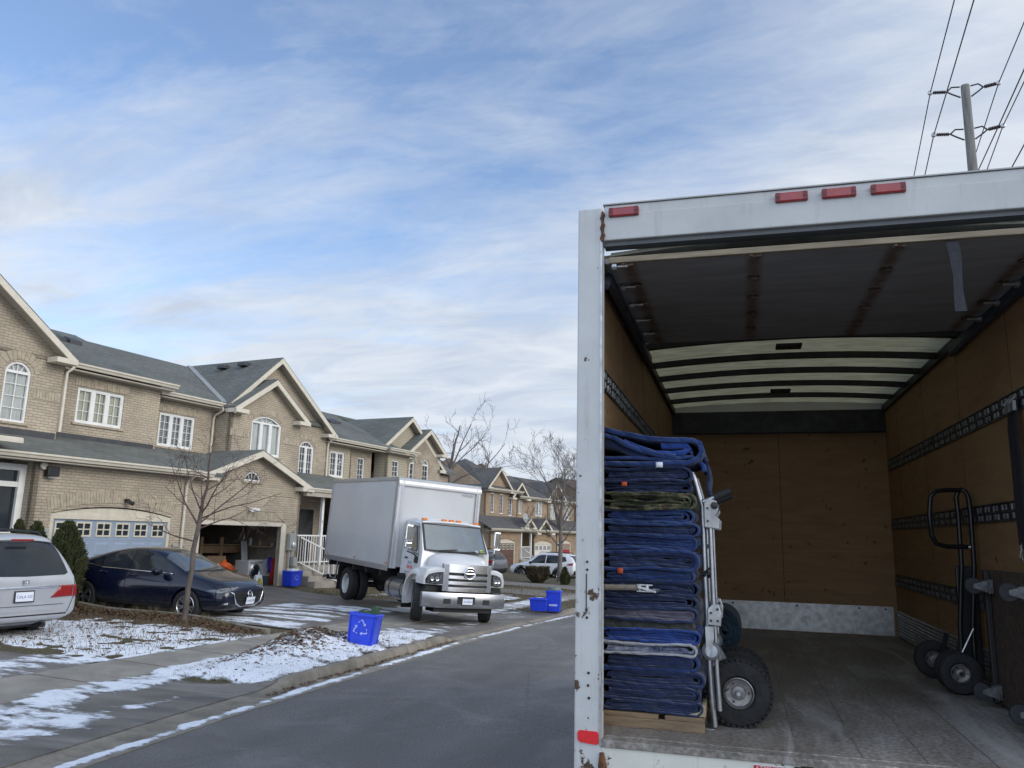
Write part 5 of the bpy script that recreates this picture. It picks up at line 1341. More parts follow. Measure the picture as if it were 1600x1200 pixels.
    for sg in (-1, 1): project(b, bv, [(1.22,sg*.72),(1.23,sg*.735),(2.05,sg*.60),(2.05,sg*.585)], top, (0,0,-1), 'bonnet_seam', 'black', off=.003)
    project(b, bv, [(1.19,-.70),(1.27,-.35),(1.29,0),(1.27,.35),(1.19,.70),(1.14,.70),(1.22,.35),(1.24,0),(1.22,-.35),(1.14,-.70)], top, (0,0,-1), 'cowl', 'black', off=.004)
    fr = lambda u, v: (4, u, v)
    project(b, bv, [(-.50,.62),(-.42,.42),(-.25,.36),(.25,.36),(.42,.42),(.50,.62),(.44,.645),(-.44,.645)], fr, (-1,0,0), 'grille', 'black', off=.008)
    project(b, bv, [(-.62,.655),(-.52,.63),(-.43,.43),(-.25,.355),(.25,.355),(.43,.43),(.52,.63),(.62,.655),(.54,.605),(.46,.405),(.26,.325),(-.26,.325),(-.46,.405),(-.54,.605)], fr, (-1,0,0), 'grille_trim', 'chrome', off=.016, thick=.012)
    project(b, bv, [(-.55,.28),(.55,.28),(.45,.34),(-.45,.34)], fr, (-1,0,0), 'lower_intake', 'black', off=.005)
    for zz in (.42,.475,.53,.585): project(b, bv, [(-.44,zz),(.44,zz),(.44,zz+.016),(-.44,zz+.016)], fr, (-1,0,0), 'grille_slat', 'darksteel', off=.014, thick=.008)
    fx = bv.ray_cast(Vector((4,0,.58)), Vector((-1,0,0)))[0].x
    m = MB(); m.lathe([(.075,-.012),(.085,0),(.075,.012),(.065,0),(.075,-.012)], (fx+.03,0,.585), (1,0,.25), 24); m.tube([(fx+.034,-.078,.575),(fx+.034,-.045,.602),(fx+.034,-.02,.600),(fx+.034,0,.565),(fx+.034,.02,.600),(fx+.034,.045,.602),(fx+.034,.078,.575)], .008, 6)
    m.build('emblem', M['chrome'], b, smooth=50)
    plate(b, 'CFHK 278', (fx+.05,0,.455), (0,1,0), (.15,0,1), backing=False, size=.062)
    m = MB()
    m.tube([(1.25,-.5,.985),(1.12,-.1,1.05)], .010, 5); m.tube([(1.25,.1,.985),(1.12,.45,1.05)], .010, 5); m.build('wipers', M['black'], b)
    m = MB(); m.box(-1.9,1.9,-.62,.62,.20,.45); m.build('underbody', M['black'], b)
    for x in (1.35,-1.35):
        for sg in (-1,1): wheel(r, x, sg*.79, .325, .325, .215, sg, spokes=10)
    return r
sedan = make_sedan()
sx_, sy_ = -12.62, 12.25
sedan.location = (sx_, sy_, ground(-12.5, 12.25)-.03); sedan.rotation_euler = (0, math.atan2(ground(-11.2,12.2)-ground(-13.8,12.2), 2.6)*-1, R(-.6)); sedan.scale = (1.05,1.05,1.05)

# ================================================================ silver minivan
M['silver'] = pm('silver car paint', (.47,.49,.515), .30, .35, var=.05, scale=2, coat=.8)
add_dirt(M['silver'], .2, .75, (.30,.29,.27), .55)
def make_van():
    r = thing('parked_minivan', 'silver minivan seen from behind at the left edge with one red tail light in view', 'car')
    st = [(-2.58,.44,.80,.60,.86,.95,.78,1.02,.68),(-2.56,.38,.92,.58,.965,1.0,.91,1.10,.76),(-2.50,.34,.95,.58,.99,1.04,.94,1.22,.80),(-2.36,.30,.95,.60,.985,1.06,.945,1.46,.78),(-2.18,.24,.92,.60,.985,1.06,.945,1.69,.70),(-2.0,.24,.92,.60,.985,1.06,.945,1.735,.70),
          (-1.0,.22,.92,.58,.985,1.05,.94,1.76,.72),(0,.2,.92,.58,.985,1.03,.93,1.76,.72),(.7,.2,.92,.58,.985,1.02,.93,1.69,.71),(1.2,.2,.92,.58,.98,1.0,.93,1.40,.74),(1.6,.21,.91,.58,.97,.98,.92,1.12,.78),(2.0,.24,.88,.56,.94,.90,.87,1.02,.75),(2.35,.28,.80,.52,.86,.80,.78,.90,.66),(2.52,.36,.62,.5,.68,.7,.6,.78,.5)]
    b = make_body(st, 'silver', r, [(1.55,.34),(-1.45,.34)], .40)
    bv = bvh_of(b); back = lambda u, v: (-5, u, v); ray = (1,0,0)
    project(b, bv, [(-.70,1.10),(0,1.085),(.70,1.10),(.76,1.13),(.64,1.60),(.55,1.64),(-.55,1.64),(-.64,1.60),(-.76,1.13)], back, ray, 'rear_window', 'car_glass', off=.006)
    project(b, bv, [(-.60,.895),(.60,.895),(.60,.93),(-.60,.93)], back, ray, 'tailgate_trim', 'chrome', off=.014, thick=.016)
    project(b, bv, [(-.80,.44),(.80,.44),(.80,.462),(-.80,.462)], back, ray, 'bumper_seam', 'black', off=.004)
    project(b, bv, [(-.72,.605),(.72,.605),(.72,.615),(-.72,.615)], back, ray, 'tailgate_crease', 'darksteel', off=.002)
    for sg in (-1, 1):
        project(b, bv, [(sg*.80,.47),(sg*.815,.47),(sg*.90,.72),(sg*.905,1.05),(sg*.893,1.05),(sg*.887,.72)], back, ray, 'tailgate_seam', 'black', off=.003)
        dv = Vector((-1,sg*.45,0)).normalized(); sxv = Vector((-dv.y,dv.x,0)); cb = lambda u, v: tuple(Vector((-2.4,sg*.8,v))+sxv*u+dv*2)
        k = sg
        project(b, bv, [(k*.38,.725),(k*.02,.735),(k*.02,.925),(k*.22,.925)], cb, tuple(-dv), 'reversing_lamp', 'red_lens', off=.010, cuts=.03, thick=.01)
        project(b, bv, [(k*.0,.72),(k*-.20,.80),(k*-.27,.91),(k*-.02,.93),(k*.0,.925)], cb, tuple(-dv), 'tail_light', 'red_lens', off=.014, cuts=.03, thick=.012)
        project(b, bv, [(-2.1,1.10),(-1.25,1.09),(-1.25,1.56),(-1.9,1.58)], side_fn(sg*2), (0,-sg,0), 'rear_side_window', 'car_glass')
        project(b, bv, [(-1.15,1.08),(.0,1.07),(.0,1.58),(-1.15,1.57)], side_fn(sg*2), (0,-sg,0), 'sliding_door_window', 'car_glass')
        project(b, bv, [(.08,1.06),(1.15,1.05),(.65,1.52),(.08,1.57)], side_fn(sg*2), (0,-sg,0), 'front_side_window', 'car_glass')
        m = MB(); m.tube([(-1.9,sg*.62,1.70),(-1.8,sg*.62,1.79),(-.2,sg*.62,1.81),(-.05,sg*.62,1.74)], .018, 6); m.build('roof_rail', M['black'], b, smooth=40)
        project(b, bv, [(-.56,.59),(-.555,.52),(.555,.52),(.56,.59)] if sg > 0 else [(-.9,.33),(.9,.33),(.9,.345),(-.9,.345)], back, ray, 'bumper_step', 'silver' if sg > 0 else 'darksteel', off=.012 if sg > 0 else .003)
    project(b, bv, [(-1.9,-.55),(-1.9,.55),(-2.2,.6),(-2.2,-.6)], lambda u,v: (u,v,3), (0,0,-1), 'spoiler', 'silver', off=.03, thick=.03)
    m = MB(); m.box(-2.36,-2.30,-.18,.18,1.655,1.69); m.build('high_brake_lamp', M['red_lens'], b, bevel=.008)
    project(b, bv, [(1.0,-.66),(1.55,-.78),(1.62,0),(1.55,.78),(1.0,.66),(.92,0)], lambda u,v: (u,v,3), (0,0,-1), 'windscreen', 'car_glass')
    fx = bv.ray_cast(Vector((-5,0,.80)), Vector((1,0,0)))[0].x
    fx0 = fx; fx = bv.ray_cast(Vector((-5,0,.985)), Vector((1,0,0)))[0].x-.052
    m = MB()
    for q in ([(0,-.055,1.02),(0,.055,1.02),(0,.048,.955),(0,-.048,.955)],): 
        m.tube([Vector(v)+Vector((fx+.045,0,0)) for v in q], .009, 6, closed=True)
    m.tube([(fx+.045,-.03,1.01),(fx+.04,-.022,.965)], .009, 6); m.tube([(fx+.045,.03,1.01),(fx+.04,.022,.965)], .009, 6); m.tube([(fx+.04,-.024,.985),(fx+.04,.024,.985)], .008, 6)
    m.build('emblem', M['chrome'], b, smooth=50)
    fx = fx0
    project(b, bv, [(-.30,.66),(-.24,.62),(.24,.62),(.30,.66),(.30,.83),(.26,.87),(-.26,.87),(-.30,.83)], back, ray, 'plate_recess', 'silver', off=-.0005)
    plate(b, 'CALA·332', (fx-.022,0,.765), (0,-1,0), (.08,0,1), size=.062)
    m = MB(); m.tube([(-2.50,.12,1.12),(-2.52,0,1.13),(-2.50,-.42,1.125)], [.03,.022,.012], 6); m.build('wiper', M['black'], b, smooth=40)
    m = MB(); m.box(-2.2,2.1,-.7,.7,.22,.45); m.tube([(-2.45,-.5,.26),(-1.8,-.5,.28)], .04, 8); m.build('underbody', M['black'], b)
    for x in (1.55,-1.45):
        for sg in (-1,1): wheel(r, x, sg*.855, .34, .34, .235, sg, spokes=7)
    return r
van = make_van()
van.location = (-13.28, 7.05, ground(-11.8, 7.05)-.02); van.rotation_euler = (0, R(-1.2), R(169.9))

# ================================================================ white sport utility car and grey car far down the street
M['car_white'] = pm('white car paint', (.72,.73,.74), .25, var=.03, coat=.8)
add_dirt(M['car_white'], .2, .7, (.35,.33,.30), .5)
M['car_grey'] = pm('grey car paint', (.16,.17,.185), .28, .5, var=.05, coat=.8)
def make_suv(label, paint):
    r = thing('parked_suv', label, 'car')
    st = [(-2.30,.52,.66,.70,.78,.96,.76,1.02,.66),(-2.24,.40,.80,.70,.88,1.02,.84,1.20,.66),(-2.12,.32,.84,.68,.91,1.04,.86,1.45,.64),(-1.85,.28,.86,.68,.925,1.04,.87,1.62,.62),(-1.2,.24,.87,.66,.925,1.03,.87,1.69,.63),(-.3,.22,.87,.64,.925,1.0,.87,1.70,.63),(.3,.22,.87,.64,.925,.99,.87,1.65,.63),(.75,.22,.87,.64,.925,.98,.87,1.40,.66),(1.12,.22,.87,.64,.925,.98,.87,1.12,.72),(1.5,.24,.87,.64,.92,.94,.86,1.05,.72),(1.95,.28,.84,.62,.88,.88,.80,.97,.68),(2.2,.34,.74,.6,.78,.8,.7,.88,.58),(2.3,.44,.55,.58,.6,.74,.52,.8,.44)]
    b = make_body(st, paint, r, [(1.345,.36),(-1.345,.36)], .44)
    bv = bvh_of(b)
    for sg in (-1, 1):
        fn = side_fn(sg*2); ray = (0,-sg,0)
        project(b, bv, [(-.30,1.06),(.80,1.03),(.25,1.50),(-.05,1.55),(-.30,1.55)], fn, ray, 'front_side_window', 'car_glass')
        project(b, bv, [(-1.20,1.08),(-.36,1.06),(-.36,1.55),(-1.10,1.54)], fn, ray, 'rear_side_window', 'car_glass')
        project(b, bv, [(-1.28,1.09),(-1.75,1.22),(-1.62,1.46),(-1.18,1.53)], fn, ray, 'quarter_glass', 'car_glass')
        for cx in (1.345,-1.345):
            ring = [(cx+.53*math.cos(R(a)), .36+.53*math.sin(R(a))) for a in range(-4,185,9)]+[(cx+.445*math.cos(R(a)), .36+.445*math.sin(R(a))) for a in range(184,-5,-9)]
            project(b, bv, ring, fn, ray, 'arch_trim', 'black', off=.010, cuts=.12)
        project(b, bv, [(-.85,.26),(.85,.26),(.82,.42),(-.82,.42)], fn, ray, 'sill_trim', 'black', off=.010)
        project(b, bv, [(-.33,.45),(-.32,.45),(-.32,1.04),(-.33,1.04)], fn, ray, 'door_seam', 'black', off=.003)
        project(b, bv, [(-1.74,.98),(-2.18,.96),(-2.2,1.12),(-1.95,1.10)], fn, ray, 'tail_light', 'red_lens', off=.008)
        project(b, bv, [(1.75,.80),(2.15,.74),(2.1,.86),(1.7,.90)], fn, ray, 'headlight', 'clear_lens', off=.008)
        m = MB(); m.lathe([(0,-.10),(.08,-.05),(.09,.04),(0,.10)], (.62,sg*1.03,1.07), (0,1,0), 12); m.build('wing_mirror', M['black'], b, smooth=60)
        m = MB(); m.tube([(-1.6,sg*.58,1.64),(-1.5,sg*.58,1.71),(.1,sg*.58,1.72),(.2,sg*.58,1.66)], .018, 6); m.build('roof_rail', M['black'], b, smooth=40)
    project(b, bv, [(.62,-.62),(1.14,-.74),(1.22,0),(1.14,.74),(.62,.62),(.54,0)], lambda u,v: (u,v,3), (0,0,-1), 'windscreen', 'car_glass')
    project(b, bv, [(-.62,1.14),(.62,1.14),(.56,1.54),(-.56,1.54)], lambda u,v: (-5,u,v), (1,0,0), 'rear_window', 'car_glass', off=.006)
    project(b, bv, [(-.8,.40),(.8,.40),(.84,.66),(-.84,.66)], lambda u,v: (-5,u,v), (1,0,0), 'rear_bumper', 'black', off=.012)
    project(b, bv, [(-.55,.45),(.55,.45),(.6,.70),(-.6,.70)], lambda u,v: (5,u,v), (-1,0,0), 'grille', 'black', off=.012)
    m = MB(); m.box(-1.9,1.9,-.62,.62,.24,.5); m.build('underbody', M['black'], b)
    for x in (1.345,-1.345):
        for sg in (-1,1): wheel(r, x, sg*.80, .36, .36, .23, sg, spokes=10)
    return r
suv = make_suv('white sport utility car with black arch trim parked beyond the far blue bins', 'car_white')
suv.location = (-11.0, 45.4, -.60); suv.rotation_euler = (0,0,R(167))
suv2 = make_suv('dark grey car half hidden behind the front of the white truck', 'car_grey')
suv2.location = (-14.4, 39.7, -.40); suv2.rotation_euler = (0,0,R(168))
# ================================================================ the white box truck across the driveway
M['box_white'] = pm('white box panel', (.51,.522,.53), .38, var=.05, scale=.8, coat=.2)
add_dirt(M['box_white'], 1.0, 2.6, (.36,.36,.35), .45, 1.3)
M['box_alu'] = pm('polished aluminium trim', (.47,.48,.50), .42, .7, var=.06, scale=3)
M['bumper'] = pm('satin chrome bumper', (.43,.44,.46), .27, .92, var=.05, scale=3)
M['cab_glass'] = pm('truck cab glass', (.085,.105,.10), .03, var=.2, scale=3, spec=.5, coat=.3)
M['cab_glass'].node_tree.nodes['Principled BSDF'].inputs['IOR'].default_value = 2.8
M['cab_dark'] = pm('cab frame black', (.012,.012,.013), .55)
q = (-7.34, 16.245, R(-42.035), R(-1.75), R(-3.0), -.085)
tf = Vector((math.cos(q[2])*math.cos(q[3]), math.sin(q[2])*math.cos(q[3]), math.sin(q[3]))); tr0 = Vector((math.sin(q[2]), -math.cos(q[2]), 0)); tu0 = tr0.cross(tf)
trr = tr0*math.cos(q[4])-tu0*math.sin(q[4]); tup = trr.cross(tf); tl = -trr
bt = thing('box_truck', 'white box truck with chrome grille parked nose out across the driveways', 'truck')
bt.matrix_world = Matrix(((tf.x,tl.x,tup.x,q[0]),(tf.y,tl.y,tup.y,q[1]),(tf.z,tl.z,tup.z,q[5]),(0,0,0,1)))
LB, ZB, ZT, HW = 5.2, 1.06, 3.55, 1.26
m = MB()
m.box(-LB+.03,-.03,-HW+.015,HW-.015,ZB+.14,ZT-.02); cb = m.build('cargo_box', M['box_white'], bt)
m = MB()
# bright corner posts, rounded top front rail, side rails
for sg in (-1,1):
    m.prism([(0,0),(-.19,0),(-.19,.02),(-.02,.02),(.02,-.12),(.02,-.14),(0,-.14)], lambda u,v,t: (u, sg*(HW+v-.005), t), ZB+.1, ZT-.10)
    m.box(-LB,-.19,sg*HW-.012,sg*HW+.012,ZB+.02,ZB+.16); m.box(-LB,-.03,sg*HW-.012,sg*HW+.012,ZT-.09,ZT+.005); m.box(-LB,-LB+.1,sg*HW-.013,sg*HW+.013,ZB+.16,ZT-.09)
m.build('corner_post', M['box_alu'], cb, bevel=.006)
m = MB(); n = 10
pr = [(-.30,ZT+.012)]+[(-.16+.18*math.sin(R(90*i/n)), ZT-.17+.182*math.cos(R(90*i/n))) for i in range(n+1)]+[(.018,ZT-.22),(-.03,ZT-.22),(-.30,ZT-.05)]
m.prism(pr, lambda u,v,t: (u, t, v), -HW-.01, HW+.01); m.build('nose_rail', M['box_alu'], cb, smooth=35)
m = MB(); m.box(-LB,-.2,-HW+.02,HW-.02,ZT-.005,ZT+.012); m.build('box_roof', M['box_white'], cb)
m = MB()
for x in (-.3,-2.6,-4.9):
    m = MB(); m.box(x-.05,x+.05,-HW-.018,-HW-.004,ZB+.2,ZB+.235); m.build('side_marker', M['amber'], cb)
pass
tagm = pm('grey badge', (.3,.31,.33), .4)
text('box_badge', 'MORGAN', .085, tagm, cb, frameM((.0215-.05+.03, .86, ZT-.30), (0,1,0), (0,0,1)), .002)
# frame, tank, steps
m = MB()
for sg in (-1,1): m.box(-LB+.1,1.7,sg*.45-.04,sg*.45+.04,.68,.92)
for x in (-4.8,-3.9,-2.8,-1.8,-.8,.4): m.box(x-.05,x+.05,-1.2,1.2,.92,ZB+.02)
m.box(-3.3,.8,-.3,.3,.5,.8); m.box(-LB,-LB+.06,-1.1,1.1,.45,.60); m.box(-LB+.02,-LB+.08,-.6,-.5,.5,1.0); m.box(-LB+.02,-LB+.08,.5,.6,.5,1.0)
m.box(.3,1.9,-.55,.55,.5,.95)
m.build('chassis', M['cab_dark'], bt)
m = MB(); m.cyl((.62,-.86,.66),(-.55,-.86,.66),.27,n=24); tk = m.build('fuel_tank', M['alu'], bt, smooth=40, bevel=.02)
m = MB()
for x in (-.3,.4): m.cyl((x,-.86,.66),(x+.05,-.86,.66),.277,n=24)
m.build('tank_strap', M['darksteel'], tk, smooth=40)
m = MB(); m.cyl((.4,.86,.66),(-.4,.86,.66),.25,n=20); m.build('air_tank', M['darksteel'], bt, smooth=40)
m = MB()
for z in (.42,.68): m.box(.05,.62,-1.16,-.9,z,z+.04)
m.build('cab_step', M['alu'], bt)
# cab: hull by rings along x
W1 = 1.0
m = MB()
def ring(x, zlo, zhi, w, top, wt): return [(x,-w,zlo),(x,-w,(zlo+1.7)/2),(x,-w*.985,1.70),(x,-wt,zhi-.14),(x,-wt*.93,zhi-.03),(x,-wt*.5,zhi),(x,0,zhi+top),(x,wt*.5,zhi),(x,wt*.93,zhi-.03),(x,wt,zhi-.14),(x,w*.985,1.70),(x,w,(zlo+1.7)/2),(x,w,zlo)]
def ring2(x, zlo, zhi, w, wt, xt): 
    r_ = ring(x, zlo, zhi, w, .02, wt); return [(p[0]+(xt-x)*max(0,(p[2]-1.70)/(zhi-1.70)), p[1], p[2]) for p in r_]
m.loft([ring2(.05,.92,2.50,W1,.93,.05), ring2(.5,.92,2.54,W1,.93,.45), ring2(1.0,.98,2.47,W1,.92,.70), ring2(1.215,1.05,2.40,.985,.90,.80)])
cab = m.build('cab', M['white_paint'], bt, smooth=50)
# roof visor edge and marker lamps
m = MB(); m.tube([(.80+.02*math.cos(t*PI/2), .86*t, 2.415+.035*math.cos(t*PI/2)) for t in [i/8-1 for i in range(17)]], .032, 8); m.build('roof_edge', M['white_paint'], cab, smooth=60)
for y in (-.74,-.16,0.05,.26,.80):
    m = MB(); y_ = y-.03; m.prism([(-.07,0),(.07,0),(.05,.055),(-.05,.055)], lambda u,v,t: (.66+t, y_+u, 2.46+v+.02*math.cos(y_*1.6)), 0, .13); m.build('marker_lamp', M['amber'], cab, bevel=.008)
# windscreen with black surround (slanted plane)
def ws(y, v, d=0): # v 0..1 up the screen, d outwards
    x = 1.215+(.79-1.215)*v*.97; z = 1.70+v*.70; x += .05*(1-(y/.9)**2)+.004
    return (x+d*.85, y, z+d*.5)
for nm, mt, k0, k1, wy, d in (('windscreen_seal','cab_dark',.02,.985,.93,.004),('windscreen','cab_glass',.055,.935,.875,.010)):
    m = MB(); m.grid(14, 6, lambda u, v: ws((u*2-1)*wy*(1-.05*(k0+(k1-k0)*v)), k0+(k1-k0)*v, d)); o = m.build(nm, M[mt], cab, smooth=60)
    if mt == 'cab_glass': wscreen = o
m = MB()
for y0 in (-.55,.25): m.tube([ws(y0,.03,.03), ws(y0+.55,.10,.03)], .011, 5)
m.build('wipers', M['black'], wscreen)
m = MB(); m.add([ws(.70,.06,.013), ws(.80,.06,.013), ws(.80,.15,.013), ws(.70,.15,.013)], [(0,1,2,3)]); sticker = pm('lime sticker', (.45,.6,.05), .5); m.build('sticker', sticker, wscreen, normals=False)
m = MB(); m.add([ws(.55,.05,.013), ws(.66,.05,.013), ws(.66,.12,.013), ws(.55,.12,.013)], [(0,1,2,3)]); m.build('sticker', M['plate'], wscreen, normals=False)
# doors
for sg in (-1,1):
    y = sg*W1
    def dp(u, v, d=.006): 
        yy = y*(1-.015*max(0,(v-1.3)/.4)) if v < 1.70 else y*(.985-.057*(v-1.70)/.66)
        return (u, yy+sg*d, v)
    for nm, poly, mt, d in (('door_seal', [(.22,1.0),(.92,1.02),(1.06,1.62),(1.02,1.75),(.78,2.37),(.24,2.40)], 'cab_dark', .004), ('door', [(.235,1.015),(.91,1.035),(1.045,1.63),(1.005,1.75),(.77,2.36),(.25,2.385)], 'white_paint', .010)):
        m = MB(); m.add([dp(u,v,d) for u,v in poly], [tuple(t) for t in tessellate_polygon([[Vector((u,v,0)) for u,v in poly]])]); o = m.build(nm, M[mt], cab, normals=False)
        if nm == 'door': door = o
    wp = [(.34,1.76),(.62,1.70),(.93,1.67),(.96,1.72),(.74,2.30),(.36,2.33)]
    m = MB(); m.add([dp(u,v,.016) for u,v in wp], [tuple(t) for t in tessellate_polygon([[Vector((u,v,0)) for u,v in wp]])]); m.build('door_window', M['cab_glass'], door, normals=False)
    m = MB(); m.tube([dp(u,v,.018) for u,v in wp], .014, 5, closed=True); m.build('window_seal', M['cab_dark'], door)
    m = MB(); m.box(.30,.44,y+sg*.012-.012,y+sg*.012+.012,1.46,1.50); m.build('door_handle', M['black'], door, bevel=.005)
    # mirror on its arm
    m = MB(); yo = y+sg*.30
    m.tube([(1.0,y,2.28),(1.02,yo,2.26),(1.02,yo,1.72),(1.0,y,1.60)], .014, 6); ma = m.build('mirror_arm', M['black'], cab, smooth=50)
    m = MB(); m.box(.99,1.07,yo-.10,yo+.10,1.92,2.32); m.build('mirror', M['chrome'], ma, bevel=.035, seg=3)
    m = MB(); m.box(.99,1.09,yo-.10,yo+.10,1.72,1.89); m.build('spot_mirror', M['chrome'], ma, bevel=.035, seg=3)
    m = MB(); m.tube([(1.02,yo,1.66),(1.0,y+sg*.1,1.60),(.98,y,1.52)], .022, 6); m.box(.95,1.05,y+sg*.02-.04,y+sg*.02+.05,1.38,1.52); m.build('mirror_bracket', M['black'], ma, smooth=40)
door_red = pm('red label', (.55,.06,.05), .5); door_blue = pm('pale blue label', (.25,.33,.50), .5)
# lettering on the passenger door (too small to read in full)
m = MB(); m.box(.46,.78,-W1-.0135,-W1-.011,1.22,1.29); dl = m.build('door_label', door_red, cab)
def glyph_row(x0, x1, z, h, mt, par, sd):
    rn_ = random.Random(sd); m = MB(); x = x0
    while x < x1-.02:
        w_ = rn_.uniform(.018,.034)
        for q_ in ((0,w_*.28,0,h),(w_*.28,w_,h*rn_.choice((0,.4,.8)),h*rn_.choice((.2,.55,1)))):
            if q_[2] < q_[3]: m.box(x+q_[0],x+q_[1],-W1-.0142,-W1-.0135,z+q_[2],z+q_[3])
        x += w_+.012
    m.build('door_lettering', mt, par)
glyph_row(.48,.76,1.238,.034,M['white_paint'],dl,1); glyph_row(.47,.77,1.33,.075,door_blue,dl,2); glyph_row(.36,.72,1.11,.025,M['darksteel'],dl,3)
# bonnet, wings
m = MB()
def hood(x, zt, w, zs, crown): return [(x,-w,zs),(x,-w*1.0,zs+(zt-zs)*.55),(x,-w*.93,zt-.05),(x,-w*.6,zt+crown*.55),(x,0,zt+crown),(x,w*.6,zt+crown*.55),(x,w*.93,zt-.05),(x,w*1.0,zs+(zt-zs)*.55),(x,w,zs)]
m.loft([hood(1.18,1.70,.93,.95,.02),hood(1.4,1.66,.84,.95,.03),hood(1.62,1.58,.76,.92,.035),hood(1.80,1.48,.71,.90,.035),hood(1.885,1.40,.69,.90,.03)])
bn = m.build('bonnet', M['white_paint'], bt, smooth=179, sub=2)
for sg in (-1,1):
    # wing: an arch shell over the front wheel running into the headlamp
    m = MB(); ax = 1.22; rings = []
    for i in range(12):
        a = R(196-i*13.2) if i < 13 else 0
        if i < 13: rr_ = .60; x, z = ax+rr_*math.cos(a)*.92, .55+rr_*math.sin(a)
        else: x, z = 1.84+.05*(i-13), .98-.03*(i-13)
        # crest height of the wing grows towards the front
        rings.append([(x, sg*1.0, z-.02), (x, sg*1.145, z-.02), (x+.0, sg*1.155, z+.05), (x-.01, sg*1.10, z+.11 if i > 2 else z+.05), (x-.02, sg*.85, z+.20 if i > 3 else z+.06), (x-.02, sg*.60, z+.22 if i > 3 else z+.06)])
    m.loft(rings, cap=True, closed=False); m.build('wing', M['white_paint'], bt, smooth=60)
    m = MB(); m.loft([[(x, sg*y, z) for y, z in ((.66,.93),(1.14,.93),(1.15,1.08),(1.08,1.27),(.90,1.34),(.66,1.36))] for x in (1.35,1.60,1.80)]+[[(1.925-.16*max(0,(y-.70)/.4)**1.3, sg*y, z) for y, z in ((.66,.93),(1.10,.93),(1.11,1.06),(1.05,1.22),(.88,1.30),(.66,1.33))]])
    nose = m.build('wing_nose', M['white_paint'], bt, smooth=50)
    m = MB(); hp = [(.70,.965),(.90,.945),(1.08,.955),(1.09,1.05),(1.02,1.17),(.86,1.225),(.70,1.245)]; hx = lambda u: 1.925-.16*max(0,(u-.70)/.4)**1.3
    m.prism(hp, lambda u,v,t: (hx(u)+t, sg*u, v), -.05, .014); hl = m.build('headlight', M['cab_dark'], nose)
    m = MB(); h2_ = inset(hp, .022); m.prism(h2_, lambda u,v,t: (hx(u)+t, sg*u, v), -.03, .020); m.build('lens', M['lamp_glass'], hl)
    for cy_, r_ in ((.83,.052),(.95,.05)):
        m = MB(); m.lathe([(r_,.0),(r_*.9,.012),(r_*.45,.004),(0,.012)], (hx(cy_)+.021, sg*cy_, 1.075), (1,0,0), 16); m.build('reflector', M['chrome'], hl, smooth=50)
    m = MB(); m.box(1.88,1.895,sg*1.02-.03,sg*1.02+.03,1.06,1.10); m.build('indicator', M['amber'], hl) if sg > 5 else None
    m = MB(); m.cyl((1.05,sg*1.155,1.07),(1.05,sg*1.17,1.07),.028,n=10); m.build('side_lamp', M['amber'], nose)
    m = MB(); m.box(.58,.63,sg*.78,sg*1.12,.25,.95) ; m.build('mud_flap', M['black'], bt)
# grille
m = MB()
gz0, gz1, gw0, gw1 = .80, 1.42, .645, .665
gx = lambda z, y=0: 1.905+.10*(1-(y/.7)**2)-.05*(z-.8)
def bar_(z0, z1, w, d, mat, name, par, xo=0.0):
    m = MB(); rg = []
    for i in range(13):
        y = -w+2*w*i/12; rg.append([(gx(z0,y)+xo-.06,y,z0),(gx(z0,y)+xo+d,y,z0),(gx(z1,y)+xo+d,y,z1),(gx(z1,y)+xo-.06,y,z1)])
    m.loft(rg); return m.build(name, M[mat], par, smooth=40, bevel=.008)
gr = bar_(.79,1.42,.665,-.02,'cab_dark','grille',bt)
bar_(1.24,1.455,.68,.02,'chrome','grille_bar',gr) 
for z, zz in ((.79,.90),(.955,1.04),(1.095,1.18)): bar_(z,zz,.67,.022,'chrome','grille_bar',gr)
for sg in (-1,1):
    m = MB(); m.prism([(.55,.79),(.69,.79),(.69,1.44),(.55,1.44)], lambda u,v,t: (gx(v,u)+t, sg*u, v), -.06, .03); m.build('grille_frame', M['bumper'], gr, bevel=.01)
for i in range(16):
    pass
# round emblem: ring with a barred oval
e = Vector((gx(1.24,0)+.045, 0, 1.245))
m = MB(); rg_ = [(0, .155*math.cos(t*2*PI/28), .135*math.sin(t*2*PI/28)) for t in range(28)]; m.tube([e+Vector(v) for v in rg_], .020, 8, closed=True)
m.tube([e+Vector((.0,.118*math.cos(t*2*PI/20),.020+.052*math.sin(t*2*PI/20))) for t in range(0,11)], .009, 6); m.tube([e+Vector((0,-.13,-.005)), e+Vector((0,.13,-.005))], .015, 6)
m.tube([e+Vector((.0,.118*math.cos(t*2*PI/20),-.040-.050*math.sin(t*2*PI/20))) for t in range(0,11)], .009, 6)
em = m.build('emblem', M['chrome'], gr, smooth=50)
m = MB(); m.lathe([(0,-.01),(.14,-.012),(.14,-.03),(0,-.03)], e, (1,0,0), 28); m.build('emblem_backing', M['cab_dark'], em)
